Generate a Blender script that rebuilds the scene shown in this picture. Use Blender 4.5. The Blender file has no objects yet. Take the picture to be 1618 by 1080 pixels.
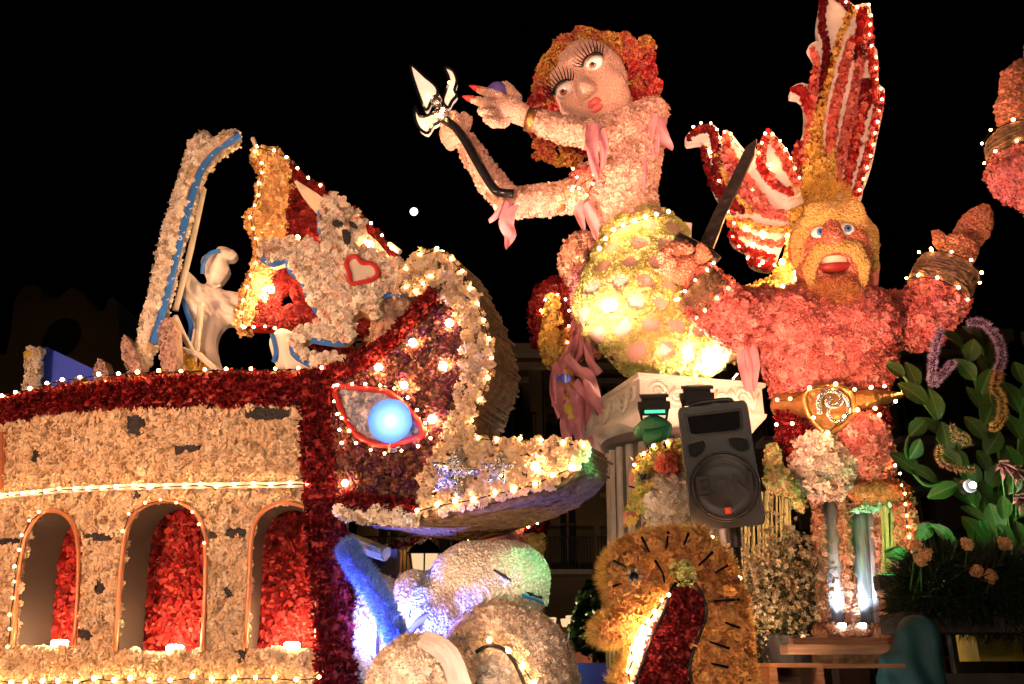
import bpy, math, random
import numpy as np
from mathutils import Vector, Matrix
from mathutils.geometry import delaunay_2d_cdt

# ------------------------------------------------------------------ camera, sky, moonlight, exposure
SC = bpy.context.scene
FPX, PITCH, CAMZ = 1438.2, math.radians(20.0), 1.6
CP, SP = math.cos(PITCH), math.sin(PITCH)
cam = bpy.data.cameras.new('camera'); cam.sensor_width = 36.0; cam.lens = 32.0
cam.clip_start = 0.05; cam.clip_end = 6000.0
camo = bpy.data.objects.new('camera', cam); SC.collection.objects.link(camo)
camo.location = (0, 0, CAMZ); camo.rotation_euler = (math.radians(90) + PITCH, 0, 0)
SC.camera = camo
world = bpy.data.worlds.new('World'); SC.world = world; world.use_nodes = True
_wn = world.node_tree.nodes; _wl = world.node_tree.links
_sky = _wn.new('ShaderNodeTexSky'); _sky.sky_type = 'NISHITA'; _sky.sun_disc = False
_sky.sun_elevation = math.radians(-6); _sky.sun_rotation = math.radians(200)
_wl.new(_sky.outputs[0], _wn['Background'].inputs[0]); _wn['Background'].inputs[1].default_value = 0.02
moonl = bpy.data.lights.new('moonlight', 'SUN'); moonl.energy = 0.01; moonl.angle = math.radians(0.5); moonl.color = (0.8, 0.9, 1)
moono = bpy.data.objects.new('moonlight', moonl); SC.collection.objects.link(moono)
moono.rotation_euler = (math.radians(65), 0, math.radians(160))
SC.view_settings.view_transform = 'Standard'; SC.view_settings.look = 'None'
SC.view_settings.exposure = 1.35; SC.view_settings.gamma = 1.0; SC.view_settings.use_curve_mapping = False
SC.cycles.use_denoising = True
SC.cycles.max_bounces = 6; SC.cycles.diffuse_bounces = 3; SC.cycles.glossy_bounces = 3; SC.cycles.transmission_bounces = 4
SC.cycles.caustics_reflective = False; SC.cycles.caustics_refractive = False
SC.cycles.sample_clamp_indirect = 4.0
try: SC.cycles.use_light_tree = True
except Exception: pass

random.seed(7); np.random.seed(7)
A = np.array

# ------------------------------------------------------------------ geometry helpers
def ray(x, y):
    u = (540 - y) / FPX
    return A([(x - 809) / FPX, CP - u * SP, SP + u * CP])
CAM = A([0, 0, CAMZ])
def P(x, y, Y):                      # the world point seen at photo pixel (x, y) standing Y metres ahead
    d = ray(x, y); return CAM + d * (Y / d[1])
def pxm(p):                          # metres per photo pixel at a world point
    p = A(p) - CAM; return (p[1] * CP + p[2] * SP) / FPX
def nrm(v):
    v = A(v, float); return v / np.linalg.norm(v)
class Pl:                            # an upright (or tilted) plane that a flat panel is cut in
    def __init__(s, x, y, Y, n=(0, -1, 0)):
        s.o = P(x, y, Y); s.n = nrm(n)
        s.u = nrm(np.cross(A([0, 0, 1.]), s.n)); s.v = np.cross(s.n, s.u)
    def hit(s, x, y, off=0.0):
        d = ray(x, y); t = np.dot(s.o + s.n * off - CAM, s.n) / np.dot(d, s.n)
        return CAM + d * t
    def uv(s, x, y):
        p = s.hit(x, y) - s.o; return (float(np.dot(p, s.u)), float(np.dot(p, s.v)))
    def w(s, uv, off=0.0):
        return s.o + s.u * uv[0] + s.v * uv[1] + s.n * off
def cr(pts, n=4, closed=False):      # Catmull-Rom smoothing
    pts = [A(p, float) for p in pts]; out = []; N = len(pts)
    for i in range(N if closed else N - 1):
        g = (lambda k: pts[k % N]) if closed else (lambda k: pts[min(max(k, 0), N - 1)])
        p0, p1, p2, p3 = g(i - 1), g(i), g(i + 1), g(i + 2)
        for k in range(n):
            t = k / n
            out.append(0.5 * (2 * p1 + (p2 - p0) * t + (2 * p0 - 5 * p1 + 4 * p2 - p3) * t * t + (3 * p1 - p0 - 3 * p2 + p3) * t ** 3))
    if not closed: out.append(pts[-1])
    return out
def inpoly(pts, poly):
    pts = np.atleast_2d(A(pts, float)); x, y = pts[:, 0], pts[:, 1]; ins = np.zeros(len(pts), bool)
    q = A(poly, float); j = len(q) - 1
    for i in range(len(q)):
        c = ((q[i, 1] > y) != (q[j, 1] > y))
        with np.errstate(divide='ignore', invalid='ignore'):
            c &= x < (q[j, 0] - q[i, 0]) * (y - q[i, 1]) / (q[j, 1] - q[i, 1]) + q[i, 0]
        ins ^= c; j = i
    return ins
def fill(outer, holes=(), step=None):  # triangulate a 2-D polygon with holes
    vs = []; ed = []
    for lp in [outer] + list(holes):
        b = len(vs); n = len(lp); vs += [Vector((float(p[0]), float(p[1]))) for p in lp]
        ed += [(b + i, b + (i + 1) % n) for i in range(n)]
    if step:
        q = A(outer); lo, hi = q.min(0), q.max(0)
        gx, gy = np.meshgrid(np.arange(lo[0] + step / 2, hi[0], step), np.arange(lo[1] + step / 2, hi[1], step))
        g = np.c_[gx.ravel(), gy.ravel()]; m = inpoly(g, outer)
        for h in holes: m &= ~inpoly(g, h)
        vs += [Vector((float(p[0]), float(p[1]))) for p in g[m]]
    r = delaunay_2d_cdt(vs, ed, [], 0, 1e-5)
    V = A([(v.x, v.y) for v in r[0]]); T = A([f for f in r[2] if len(f) == 3])
    c = V[T].mean(1); m = inpoly(c, outer)
    for h in holes: m &= ~inpoly(c, h)
    T = T[m]
    a, b, cc = V[T[:, 0]], V[T[:, 1]], V[T[:, 2]]
    s = (b[:, 0] - a[:, 0]) * (cc[:, 1] - a[:, 1]) - (b[:, 1] - a[:, 1]) * (cc[:, 0] - a[:, 0])
    T[s < 0] = T[s < 0][:, ::-1]
    return V, T[np.abs(s) > 1e-10]
class MB:                            # collects vertices and faces of ONE mesh
    def __init__(s): s.v = []; s.f = []
    def add(s, V, F):
        b = len(s.v); s.v += [tuple(map(float, p)) for p in V]; s.f += [tuple(int(i) + b for i in f) for f in F]; return s
    def box(s, c, sz, R=None):
        c = A(c, float); h = A(sz, float) / 2; R = np.eye(3) if R is None else R
        V = [c + R @ (h * A(k)) for k in ((-1,-1,-1),(1,-1,-1),(1,1,-1),(-1,1,-1),(-1,-1,1),(1,-1,1),(1,1,1),(-1,1,1))]
        return s.add(V, [(0,3,2,1),(4,5,6,7),(0,1,5,4),(1,2,6,5),(2,3,7,6),(3,0,4,7)])
    def tube(s, pts, r, seg=8, closed=False, flat=1.0):
        pts = [A(p, float) for p in pts]; n = len(pts); R = [r] * n if np.isscalar(r) else list(r)
        up = A([0.13, 0.31, 0.94]); V = []; F = []
        for i in range(n):
            a = pts[(i - 1) % n] if (closed or i > 0) else pts[i]; b = pts[(i + 1) % n] if (closed or i < n - 1) else pts[i]
            t = nrm(b - a + 1e-9); x = up - t * np.dot(up, t)
            if np.linalg.norm(x) < .05: x = np.cross(t, A([1., 0, 0]))
            x = nrm(x); y = np.cross(t, x); up = x
            for k in range(seg):
                q = 2 * math.pi * k / seg; V.append(pts[i] + R[i] * (x * math.cos(q) * flat + y * math.sin(q)))
        m = n if closed else n - 1
        for i in range(m):
            for k in range(seg):
                j = (i + 1) % n; F.append((i*seg+k, i*seg+(k+1) % seg, j*seg+(k+1) % seg, j*seg+k))
        if not closed: F.append(tuple(range(seg))[::-1]); F.append(tuple((n-1)*seg + k for k in range(seg)))
        return s.add(V, F)
    def ball(s, c, r, R=None, nu=14, nv=9):
        c = A(c, float); r = A([r]*3 if np.isscalar(r) else r, float); R = np.eye(3) if R is None else R
        V = [c + R @ (r * A([0, 0, 1]))]; F = []
        for i in range(1, nv):
            a = math.pi * i / nv
            for k in range(nu):
                q = 2 * math.pi * k / nu; V.append(c + R @ (r * A([math.sin(a)*math.cos(q), math.sin(a)*math.sin(q), math.cos(a)])))
        V.append(c - R @ (r * A([0, 0, 1]))); L = len(V) - 1
        for k in range(nu):
            F.append((0, 1 + k, 1 + (k+1) % nu)); F.append((L, 1 + (nv-2)*nu + (k+1) % nu, 1 + (nv-2)*nu + k))
            for i in range(nv - 2): F.append((1+i*nu+k, 1+(i+1)*nu+k, 1+(i+1)*nu+(k+1) % nu, 1+i*nu+(k+1) % nu))
        return s.add(V, F)
    def lathe(s, c, prof, seg=24, R=None, fl=None):   # prof: (radius, height) pairs; fl(k) scales the radius (flutes)
        c = A(c, float); R = np.eye(3) if R is None else R; V = []; F = []
        for r, h in prof:
            for k in range(seg):
                q = 2 * math.pi * k / seg; rr = r * (fl(k) if fl else 1); V.append(c + R @ A([rr*math.cos(q), rr*math.sin(q), h]))
        for i in range(len(prof) - 1):
            for k in range(seg): F.append((i*seg+k, i*seg+(k+1) % seg, (i+1)*seg+(k+1) % seg, (i+1)*seg+k))
        F.append(tuple(range(seg))[::-1]); F.append(tuple((len(prof)-1)*seg + k for k in range(seg)))
        return s.add(V, F)
    def tris(s):
        V = A(s.v); T = []
        for f in s.f:
            for k in range(1, len(f) - 1): T.append((f[0], f[k], f[k+1]))
        return V, A(T)
# ------------------------------------------------------------------ object helpers
def par(o, p):
    o.parent = p; o.matrix_parent_inverse = p.matrix_basis.inverted()
def tag(o, label, cat, group=None):
    o['label'] = label; o['category'] = cat
    if group: o['group'] = group
    return o
def thing(name, label, cat, loc, group=None):
    o = bpy.data.objects.new(name, None); SC.collection.objects.link(o); o.location = tuple(map(float, loc))
    o.empty_display_size = 0.1
    return tag(o, label, cat, group)
def link(name, me, mat, parent=None, kind=None):
    if mat is not None and not me.materials: me.materials.append(mat)
    o = bpy.data.objects.new(name, me); SC.collection.objects.link(o)
    if parent is not None: par(o, parent)
    if kind: o['kind'] = kind
    return o
def build(name, mb, mat, parent=None, smooth=False, kind=None):
    me = bpy.data.meshes.new(name); me.from_pydata(mb.v, [], mb.f)
    if smooth: me.shade_smooth()
    me.update(); return link(name, me, mat, parent, kind)
def build_np(name, V, T, mat, parent=None, smooth=False, kind=None, C=None):
    V = np.ascontiguousarray(V, np.float32); T = np.ascontiguousarray(T, np.int32); k = T.shape[1]
    me = bpy.data.meshes.new(name); me.vertices.add(len(V)); me.vertices.foreach_set('co', V.ravel())
    me.loops.add(T.size); me.loops.foreach_set('vertex_index', T.ravel()); me.polygons.add(len(T))
    me.polygons.foreach_set('loop_start', np.arange(0, T.size, k, dtype=np.int32))
    try: me.polygons.foreach_set('loop_total', np.full(len(T), k, np.int32))
    except Exception: pass
    if C is not None:
        at = me.color_attributes.new('Col', 'FLOAT_COLOR', 'POINT')
        at.data.foreach_set('color', np.ascontiguousarray(np.c_[C, np.ones(len(C))], np.float32).ravel())
    me.update(calc_edges=True)
    if smooth: me.shade_smooth()
    return link(name, me, mat, parent, kind)
# ------------------------------------------------------------------ sculpted bodies: distance fields meshed with surface nets
def smin(a, b, k):
    h = np.clip(0.5 + 0.5 * (b - a) / k, 0, 1); return b * (1 - h) + a * h - k * h * (1 - h)
def cap(p0, r0, p1, r1):
    p0 = A(p0, float); p1 = A(p1, float); d = p1 - p0; L = np.dot(d, d) + 1e-12
    def f(X):
        t = np.clip(((X - p0) @ d) / L, 0, 1); return np.linalg.norm(X - p0 - t[..., None] * d, axis=-1) - (r0 + (r1 - r0) * t)
    f.lo = np.minimum(p0 - r0, p1 - r1); f.hi = np.maximum(p0 + r0, p1 + r1); return f
def ell(c, r, R=None):
    c = A(c, float); r = A(r, float); R = np.eye(3) if R is None else R
    def f(X):
        q = (X - c) @ R; k0 = np.linalg.norm(q / r, axis=-1); k1 = np.linalg.norm(q / (r * r), axis=-1) + 1e-9
        return k0 * (k0 - 1) / k1
    m = max(r); f.lo = c - m; f.hi = c + m; return f
def chain(pts, rs):
    return [cap(pts[i], rs[i], pts[i+1], rs[i+1]) for i in range(len(pts) - 1)]
def sculpt(fs, h, k=0.05, cut=()):
    lo = np.min([f.lo for f in fs], 0) - 3 * h; hi = np.max([f.hi for f in fs], 0) + 3 * h
    ax = [np.arange(lo[i], hi[i] + h, h) for i in range(3)]
    G = np.stack(np.meshgrid(*ax, indexing='ij'), -1); D = None
    for f in fs:
        d = f(G); D = d if D is None else smin(D, d, k)
    for f in cut: D = np.maximum(D, -f(G))
    ins = D < 0; n = A(D.shape) - 1
    c8 = [(i, j, l) for i in (0, 1) for j in (0, 1) for l in (0, 1)]
    sub = lambda B, o: B[o[0]:o[0]+n[0], o[1]:o[1]+n[1], o[2]:o[2]+n[2]]
    cnt = sum(sub(ins, o).astype(int) for o in c8); act = (cnt > 0) & (cnt < 8)
    acc = np.zeros(tuple(n) + (3,)); w = np.zeros(tuple(n))
    for a in range(8):
        for b in range(a + 1, 8):
            oa, ob = A(c8[a]), A(c8[b])
            if np.abs(oa - ob).sum() != 1: continue
            da, db = sub(D, oa), sub(D, ob); m = (da < 0) != (db < 0)
            t = np.where(m, da / np.where(m, da - db, 1), 0)
            acc += np.where(m[..., None], oa + t[..., None] * (ob - oa), 0); w += m
    idx = -np.ones(tuple(n), int); I = np.argwhere(act); idx[act] = np.arange(len(I))
    V = lo + (I + acc[act] / w[act][:, None]) * h; Q = []
    for axx in range(3):
        o1 = [0, 0, 0]; o1[axx] = 1; u, v = [(1, 2), (2, 0), (0, 1)][axx]
        a = ins[:-1, :-1, :-1] if False else ins[tuple(slice(0, s - 1) for s in ins.shape)]
        b = ins[tuple(slice(o1[i], ins.shape[i] - 1 + o1[i]) for i in range(3))]
        e = np.argwhere(a != b); e = e[(e[:, u] > 0) & (e[:, v] > 0)]
        if len(e) == 0: continue
        eu = np.zeros(3, int); eu[u] = 1; ev = np.zeros(3, int); ev[v] = 1
        q = np.stack([idx[tuple((e - eu - ev).T)], idx[tuple((e - ev).T)], idx[tuple(e.T)], idx[tuple((e - eu).T)]], 1)
        fl = a[tuple(e.T)]; q[~fl] = q[~fl][:, ::-1]; Q.append(q)
    Q = np.concatenate(Q); Q = Q[(Q >= 0).all(1)]
    return V, Q
def q2t(Q): return np.concatenate([Q[:, [0, 1, 2]], Q[:, [0, 2, 3]]])
# ------------------------------------------------------------------ flowers
rng = np.random.default_rng(11)
def proto_mum(rings=((7, .50, .10), (6, .40, .28), (4, .22, .40)), w=.26):
    V = []; T = []
    for n, r, z in rings:
        ph = rng.random() * 6
        for k in range(n):
            q = ph + 2 * math.pi * k / n + rng.normal() * .15; rr = r * (1 + rng.normal() * .12); zz = z + rng.normal() * .07
            d = A([math.cos(q), math.sin(q), 0]); t = A([-d[1], d[0], 0]); b = len(V); ww = w * (1 + rng.normal() * .2)
            V += [d * .05 + A([0, 0, -.05]), d * rr * .6 + t * ww * .5 + A([0, 0, zz + .06]), d * rr * .6 - t * ww * .5 + A([0, 0, zz + .02]),
                  d * rr + t * ww * .55 + A([0, 0, zz + rng.normal() * .07]), d * rr * .97 - t * ww * .55 + A([0, 0, zz + rng.normal() * .07])]
            T += [(b, b+1, b+2), (b+1, b+3, b+4), (b+1, b+4, b+2)]
    return A(V), A(T)
def proto_bead(j=.16):
    g = (1 + 5 ** .5) / 2
    V = A([(-1,g,0),(1,g,0),(-1,-g,0),(1,-g,0),(0,-1,g),(0,1,g),(0,-1,-g),(0,1,-g),(g,0,-1),(g,0,1),(-g,0,-1),(-g,0,1)]) / 1.902 * .5
    V = V * (1 + rng.normal(size=(12, 1)) * j)
    T = A([(0,11,5),(0,5,1),(0,1,7),(0,7,10),(0,10,11),(1,5,9),(5,11,4),(11,10,2),(10,7,6),(7,1,8),(3,9,4),(3,4,2),(3,2,6),(3,6,8),(3,8,9),(4,9,5),(2,4,11),(6,2,10),(8,6,7),(9,8,1)])
    return V, T
def proto_petal():
    V = A([(-.5,0,0),(-.1,.3,.12),(-.1,-.3,.12),(.35,.26,.2),(.35,-.26,.2),(.52,0,.32)]) * (1 + rng.normal(size=(6, 3)) * .12)
    return V, A([(0,2,1),(1,2,4),(1,4,3),(3,4,5)])
def proto_tuft(n=9):
    V = []; T = []
    for k in range(n):
        d = nrm(A([rng.normal(), rng.normal(), abs(rng.normal()) * .9 + .35])); t = nrm(np.cross(d, rng.normal(size=3))); b = len(V)
        V += [t * .09, -t * .09, d * .55 + t * .1, d * .55 - t * .1]; T += [(b, b+1, b+3), (b, b+3, b+2)]
    return A(V), A(T)
MUM = [proto_mum(((8, .50, .06), (7, .42, .26), (5, .27, .46)), .25) for _ in range(6)]
SMUM = [proto_mum(((6, .5, .12), (4, .28, .34)), .34) for _ in range(5)]
BEAD = [proto_bead() for _ in range(4)]
PETAL = [proto_petal() for _ in range(4)]
TUFT = [proto_tuft() for _ in range(5)]
def sample(V, T, spacing, keep=None, over=3.0):
    V = A(V, float); T = A(T); a, b, c = V[T[:, 0]], V[T[:, 1]], V[T[:, 2]]
    cr_ = np.cross(b - a, c - a); ar = np.linalg.norm(cr_, axis=1) / 2; tot = ar.sum()
    N = max(3, int(over * tot / spacing ** 2)); i = rng.choice(len(T), N, p=ar / tot)
    r1 = np.sqrt(rng.random(N)); r2 = rng.random(N)
    p = a[i] * (1 - r1)[:, None] + b[i] * (r1 * (1 - r2))[:, None] + c[i] * (r1 * r2)[:, None]
    n = cr_[i] / (2 * ar[i][:, None] + 1e-12)
    if keep is not None: m = keep(p); p, n = p[m], n[m]
    key = np.floor(p / spacing + rng.random(3)).astype(np.int64)
    _, u = np.unique(key[:, 0] * 73856093 ^ key[:, 1] * 19349663 ^ key[:, 2] * 83492791, return_index=True)
    return p[u], n[u]
def instance(p, n, size, protos, pal, wob=.35, jit=.22, out=0.0, vary=.18, spin_dir=None):
    # pal: list of (r, g, b) chosen at random, or an array with one colour per flower
    Vs = []; Ts = []; Cs = []; base = 0; N = len(p)
    if N == 0: return np.zeros((3, 3)), A([(0, 1, 2)]), np.zeros((3, 3))
    n = n + rng.normal(size=n.shape) * wob; n /= np.linalg.norm(n, axis=1)[:, None]
    t = rng.normal(size=n.shape); t -= n * (t * n).sum(1)[:, None]; t /= np.linalg.norm(t, axis=1)[:, None]
    bt = np.cross(n, t); s = (size if not np.isscalar(size) else np.full(N, size)) * (1 + rng.normal(size=N) * jit).clip(.45, 1.8)
    pal = A(pal, float); col = pal if (pal.ndim == 2 and len(pal) == N and N > 8) else pal[rng.integers(0, len(pal), N)]
    col = (col * (1 + rng.normal(size=(N, 1)) * vary)).clip(0, .95)
    which = rng.integers(0, len(protos), N)
    for k, (PV, PT) in enumerate(protos):
        m = np.where(which == k)[0]
        if len(m) == 0: continue
        L = PV[None] * s[m][:, None, None]
        W = L[..., 0:1] * t[m][:, None] + L[..., 1:2] * bt[m][:, None] + L[..., 2:3] * n[m][:, None] + (p[m] + n[m] * (out + s[m] * .25 * rng.random(len(m)) - s[m] * .08)[:, None])[:, None]
        Vs.append(W.reshape(-1, 3)); Ts.append((PT[None] + (np.arange(len(m)) * len(PV))[:, None, None]).reshape(-1, 3) + base)
        Cs.append(np.repeat(col[m], len(PV), 0)); base += len(m) * len(PV)
    return np.concatenate(Vs), np.concatenate(Ts), np.concatenate(Cs)
def flowers(name, V, T, spacing, size, protos, pal, parent, keep=None, mat=None, **kw):
    p, n = sample(V, T, spacing, keep)
    if callable(pal): pal = pal(p)
    v, t, c = instance(p, n, size, protos, pal, **kw)
    return build_np(name, v, t, mat or M['flower'], parent, False, 'stuff', c)
def fur(name, pts, nrmls, length, width, pal, parent, per=6, droop=0.0, spread=.5, mat=None):
    p = np.repeat(A(pts), per, 0); n = np.repeat(A(nrmls), per, 0)
    N = len(p); n = n + rng.normal(size=n.shape) * spread; n /= np.linalg.norm(n, axis=1)[:, None]
    L = length * (.55 + .8 * rng.random(N)); t = np.cross(n, rng.normal(size=n.shape)); t /= np.linalg.norm(t, axis=1)[:, None] + 1e-9
    p = p + rng.normal(size=p.shape) * length * .12
    V = np.stack([p - t * width / 2, p + t * width / 2, p + n * L[:, None] + rng.normal(size=p.shape) * length * .12], 1).reshape(-1, 3)
    V[2::3, 2] -= droop * L; T = np.arange(3 * N).reshape(-1, 3); pal = A(pal, float); C = np.repeat(pal[rng.integers(0, len(pal), N)], 3, 0)
    return build_np(name, V, T, mat or M['flower'], parent, False, 'stuff', C * (.8 + .4 * rng.random((len(C) // 3, 1))).repeat(3, 0))
# ------------------------------------------------------------------ materials
M = {}
def nodes(m):
    m.use_nodes = True; nt = m.node_tree; return nt, nt.nodes, nt.links, nt.nodes['Principled BSDF']
def mat(name, col, rough=.6, metal=0.0, var=.15, scale=8.0, bump=.0, bscale=40.0, spec=.4, sheen=0.0, trans=0.0, stretch=None):
    m = bpy.data.materials.new(name); nt, N, L, b = nodes(m)
    tc = N.new('ShaderNodeTexCoord'); src = tc.outputs['Object']
    if stretch:
        mp = N.new('ShaderNodeMapping'); mp.inputs['Scale'].default_value = stretch; L.new(src, mp.inputs[0]); src = mp.outputs[0]
    nz = N.new('ShaderNodeTexNoise'); nz.inputs['Scale'].default_value = scale; nz.inputs['Detail'].default_value = 5
    L.new(src, nz.inputs['Vector'])
    cr_ = N.new('ShaderNodeValToRGB'); e = cr_.color_ramp.elements
    e[0].position = .3; e[1].position = .7
    e[0].color = tuple(c * (1 - var) for c in col) + (1,); e[1].color = tuple(min(1, c * (1 + var)) for c in col) + (1,)
    L.new(nz.outputs['Fac'], cr_.inputs[0]); L.new(cr_.outputs[0], b.inputs['Base Color'])
    b.inputs['Roughness'].default_value = rough; b.inputs['Metallic'].default_value = metal; b.inputs['Specular IOR Level'].default_value = spec
    if sheen: b.inputs['Sheen Weight'].default_value = sheen
    if trans:
        tr = N.new('ShaderNodeBsdfTranslucent'); L.new(cr_.outputs[0], tr.inputs[0]); mx = N.new('ShaderNodeMixShader'); mx.inputs[0].default_value = trans
        L.new(b.outputs[0], mx.inputs[1]); L.new(tr.outputs[0], mx.inputs[2]); L.new(mx.outputs[0], N['Material Output'].inputs[0])
    if bump:
        n2 = N.new('ShaderNodeTexNoise'); n2.inputs['Scale'].default_value = bscale; n2.inputs['Detail'].default_value = 4; L.new(src, n2.inputs['Vector'])
        bp = N.new('ShaderNodeBump'); bp.inputs['Strength'].default_value = bump; bp.inputs['Distance'].default_value = .03
        L.new(n2.outputs['Fac'], bp.inputs['Height']); L.new(bp.outputs[0], b.inputs['Normal'])
    M[name] = m; return m
def glow(name, col, s):
    m = bpy.data.materials.new(name); m.use_nodes = True; N = m.node_tree.nodes; N.clear()
    e = N.new('ShaderNodeEmission'); e.inputs[0].default_value = tuple(col) + (1,); e.inputs[1].default_value = s
    o = N.new('ShaderNodeOutputMaterial'); m.node_tree.links.new(e.outputs[0], o.inputs[0]); M[name] = m; return m
def petalmat(name, trans=.22, rough=.6, bump=0.0):
    m = bpy.data.materials.new(name); nt, N, L, b = nodes(m)
    at = N.new('ShaderNodeVertexColor'); at.layer_name = 'Col'; L.new(at.outputs[0], b.inputs['Base Color'])
    b.inputs['Roughness'].default_value = rough; b.inputs['Specular IOR Level'].default_value = .25
    tr = N.new('ShaderNodeBsdfTranslucent'); L.new(at.outputs[0], tr.inputs[0]); mx = N.new('ShaderNodeMixShader'); mx.inputs[0].default_value = trans
    L.new(b.outputs[0], mx.inputs[1]); L.new(tr.outputs[0], mx.inputs[2]); L.new(mx.outputs[0], N['Material Output'].inputs[0]); M[name] = m
petalmat('flower'); petalmat('leafcol', .3, .4); petalmat('stick', 0.0, .8); petalmat('glossy', .0, .3)
WARM = (1.0, .56, .24)
glow('bulb', (1.0, .46, .16), 48.0); glow('bulb_big', (1.0, .50, .19), 85.0); glow('bulb_dim', (1.0, .50, .19), 16.0); glow('bulb_white', (1, .9, .75), 14.0)
glow('moon', (.95, .95, 1.0), 2.0); glow('lamp_glass', (1.0, .62, .32), .42); glow('led_white', (.82, .9, 1), 7.0); glow('led_green', (.1, 1, .35), .8); glow('eye_bulb', (.85, .92, 1), 22.0); glow('led_blue', (.2, .3, 1), 12.0)
mat('cream_board', (.48, .33, .19)); mat('pink_board', (.30, .10, .08)); mat('red_board', (.25, .01, .01)); mat('white_board', (.75, .70, .66), .5)
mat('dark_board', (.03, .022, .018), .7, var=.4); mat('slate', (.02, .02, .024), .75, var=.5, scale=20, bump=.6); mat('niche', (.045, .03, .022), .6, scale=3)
mat('copper', (.50, .20, .10), .4, .4); mat('tape', (.5, .46, .42), .5); mat('bark', (.14, .085, .045), .85, var=.5, scale=18, bump=.8, bscale=30)
mat('gold', (.46, .24, .085), .36, .8, bump=.5, bscale=22); mat('foil', (.7, .68, .66), .22, .9, bump=.35, bscale=25); mat('panel_lit', (.8, .72, .66), .35, trans=.5)
mat('black_plastic', (.028, .026, .027), .36, bump=.12, bscale=220); mat('black_gloss', (.008, .008, .009), .12); mat('black_metal', (.015, .015, .016), .45, .3)
mat('satin', (.72, .66, .62), .32, spec=.5, sheen=.5, scale=4, var=.06, bump=.25, bscale=7); mat('pink_cloth', (.80, .36, .42), .6, trans=.35, var=.2)
mat('blue_board', (.05, .10, .80), .5, var=.12, scale=3); mat('blue_edge', (.03, .14, .5), .3); mat('red_frame', (.42, .03, .03), .4); mat('foam_skin', (.74, .42, .32), .7, bump=.35, bscale=60)
mat('eye_white', (.82, .8, .78), .15, var=.03); mat('iris_blue', (.05, .16, .5), .15, var=.3, scale=60); mat('iris_brown', (.4, .12, .07), .15, var=.3); mat('black', (.006, .006, .007), .25)
mat('lip', (.6, .13, .12), .35, bump=.2); mat('nail', (.7, .04, .04), .2); mat('stone', (.78, .70, .60), .5, bump=.15, bscale=14, var=.08); mat('column_stone', (.5, .46, .42), .4, bump=.1, var=.12)
mat('shard', (.34, .24, .21), .85, bump=1.0, bscale=16, var=.4, scale=14); mat('wood', (.22, .11, .06), .6, stretch=(2, 30, 30), var=.35, scale=3, bump=.2)
mat('concrete', (.22, .18, .14), .8, bump=.2); mat('wall_far', (.125, .08, .04), .85, scale=.6, var=.3, bump=.1, bscale=3); mat('window_far', (.02, .02, .022), .2); mat('iron', (.012, .012, .013), .5, .4)
mat('asphalt', (.05, .05, .052), .8, bump=.3, bscale=60, scale=2); mat('leaf_green', (.05, .16, .035), .4, trans=.3, var=.3, scale=6); mat('reed', (.35, .33, .12), .6, var=.4, stretch=(40, 40, 1))
mat('teal_cloth', (.007, .055, .07), .7, bump=.4, bscale=6); mat('mouth', (.30, .03, .025), .4); mat('teeth', (.75, .62, .5), .3); mat('purple_ball', (.30, .22, .75), .35, trans=.4); mat('log', (.16, .15, .06), .8, bump=.8)
mat('yellow_crate', (.5, .38, .05), .5); mat('orange_cloth', (.62, .20, .11), .7, trans=.35); mat('red_badge', (.75, .05, .01), .4); mat('green_foam', (.015, .12, .05), .6, bump=.6, bscale=18)
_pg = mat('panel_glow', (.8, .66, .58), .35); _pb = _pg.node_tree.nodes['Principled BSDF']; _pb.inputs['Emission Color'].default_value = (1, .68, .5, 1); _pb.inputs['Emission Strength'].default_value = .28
# eye globe: a translucent blue shell round a bright bulb
_m = bpy.data.materials.new('globe'); _nt, _N, _L, _b = nodes(_m)
_b.inputs['Base Color'].default_value = (.06, .14, .5, 1); _b.inputs['Roughness'].default_value = .25; _b.inputs['Transmission Weight'].default_value = .8; _b.inputs['IOR'].default_value = 1.05
_t = _N.new('ShaderNodeBsdfTranslucent'); _t.inputs[0].default_value = (.11, .22, .72, 1); _mx = _N.new('ShaderNodeMixShader'); _mx.inputs[0].default_value = .8
_L.new(_b.outputs[0], _mx.inputs[1]); _L.new(_t.outputs[0], _mx.inputs[2]); _L.new(_mx.outputs[0], _N['Material Output'].inputs[0]); M['globe'] = _m
# palettes (real flower colours)
CREAM = [(.79, .63, .45), (.76, .59, .41), (.82, .69, .52), (.72, .54, .36)]
WHITE = [(.80, .74, .66), (.76, .68, .58), (.82, .78, .72)]
RED = [(.15, .005, .008), (.12, .004, .006), (.20, .008, .010), (.09, .003, .005)]
DRED = [(.12, .004, .008), (.16, .005, .009), (.09, .003, .006)]
CORAL = [(.74, .19, .14), (.78, .25, .18), (.68, .14, .11)]
CRED = [(.42, .018, .02), (.5, .03, .028), (.34, .012, .015)]
SALMON = [(.74, .26, .23), (.68, .21, .19), (.78, .33, .29), (.60, .16, .15)]
YELLOW = [(.78, .52, .12), (.82, .60, .18), (.70, .44, .09)]
LIME = [(.70, .68, .24), (.62, .62, .18), (.76, .74, .34)]
PLUM = [(.16, .045, .07), (.22, .07, .08), (.12, .03, .09), (.26, .10, .09), (.16, .06, .16)]
SKIN = [(.78, .52, .42), (.74, .46, .37), (.80, .57, .46)]
ORANGE = [(.62, .28, .08), (.68, .34, .11), (.55, .22, .06)]
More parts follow.
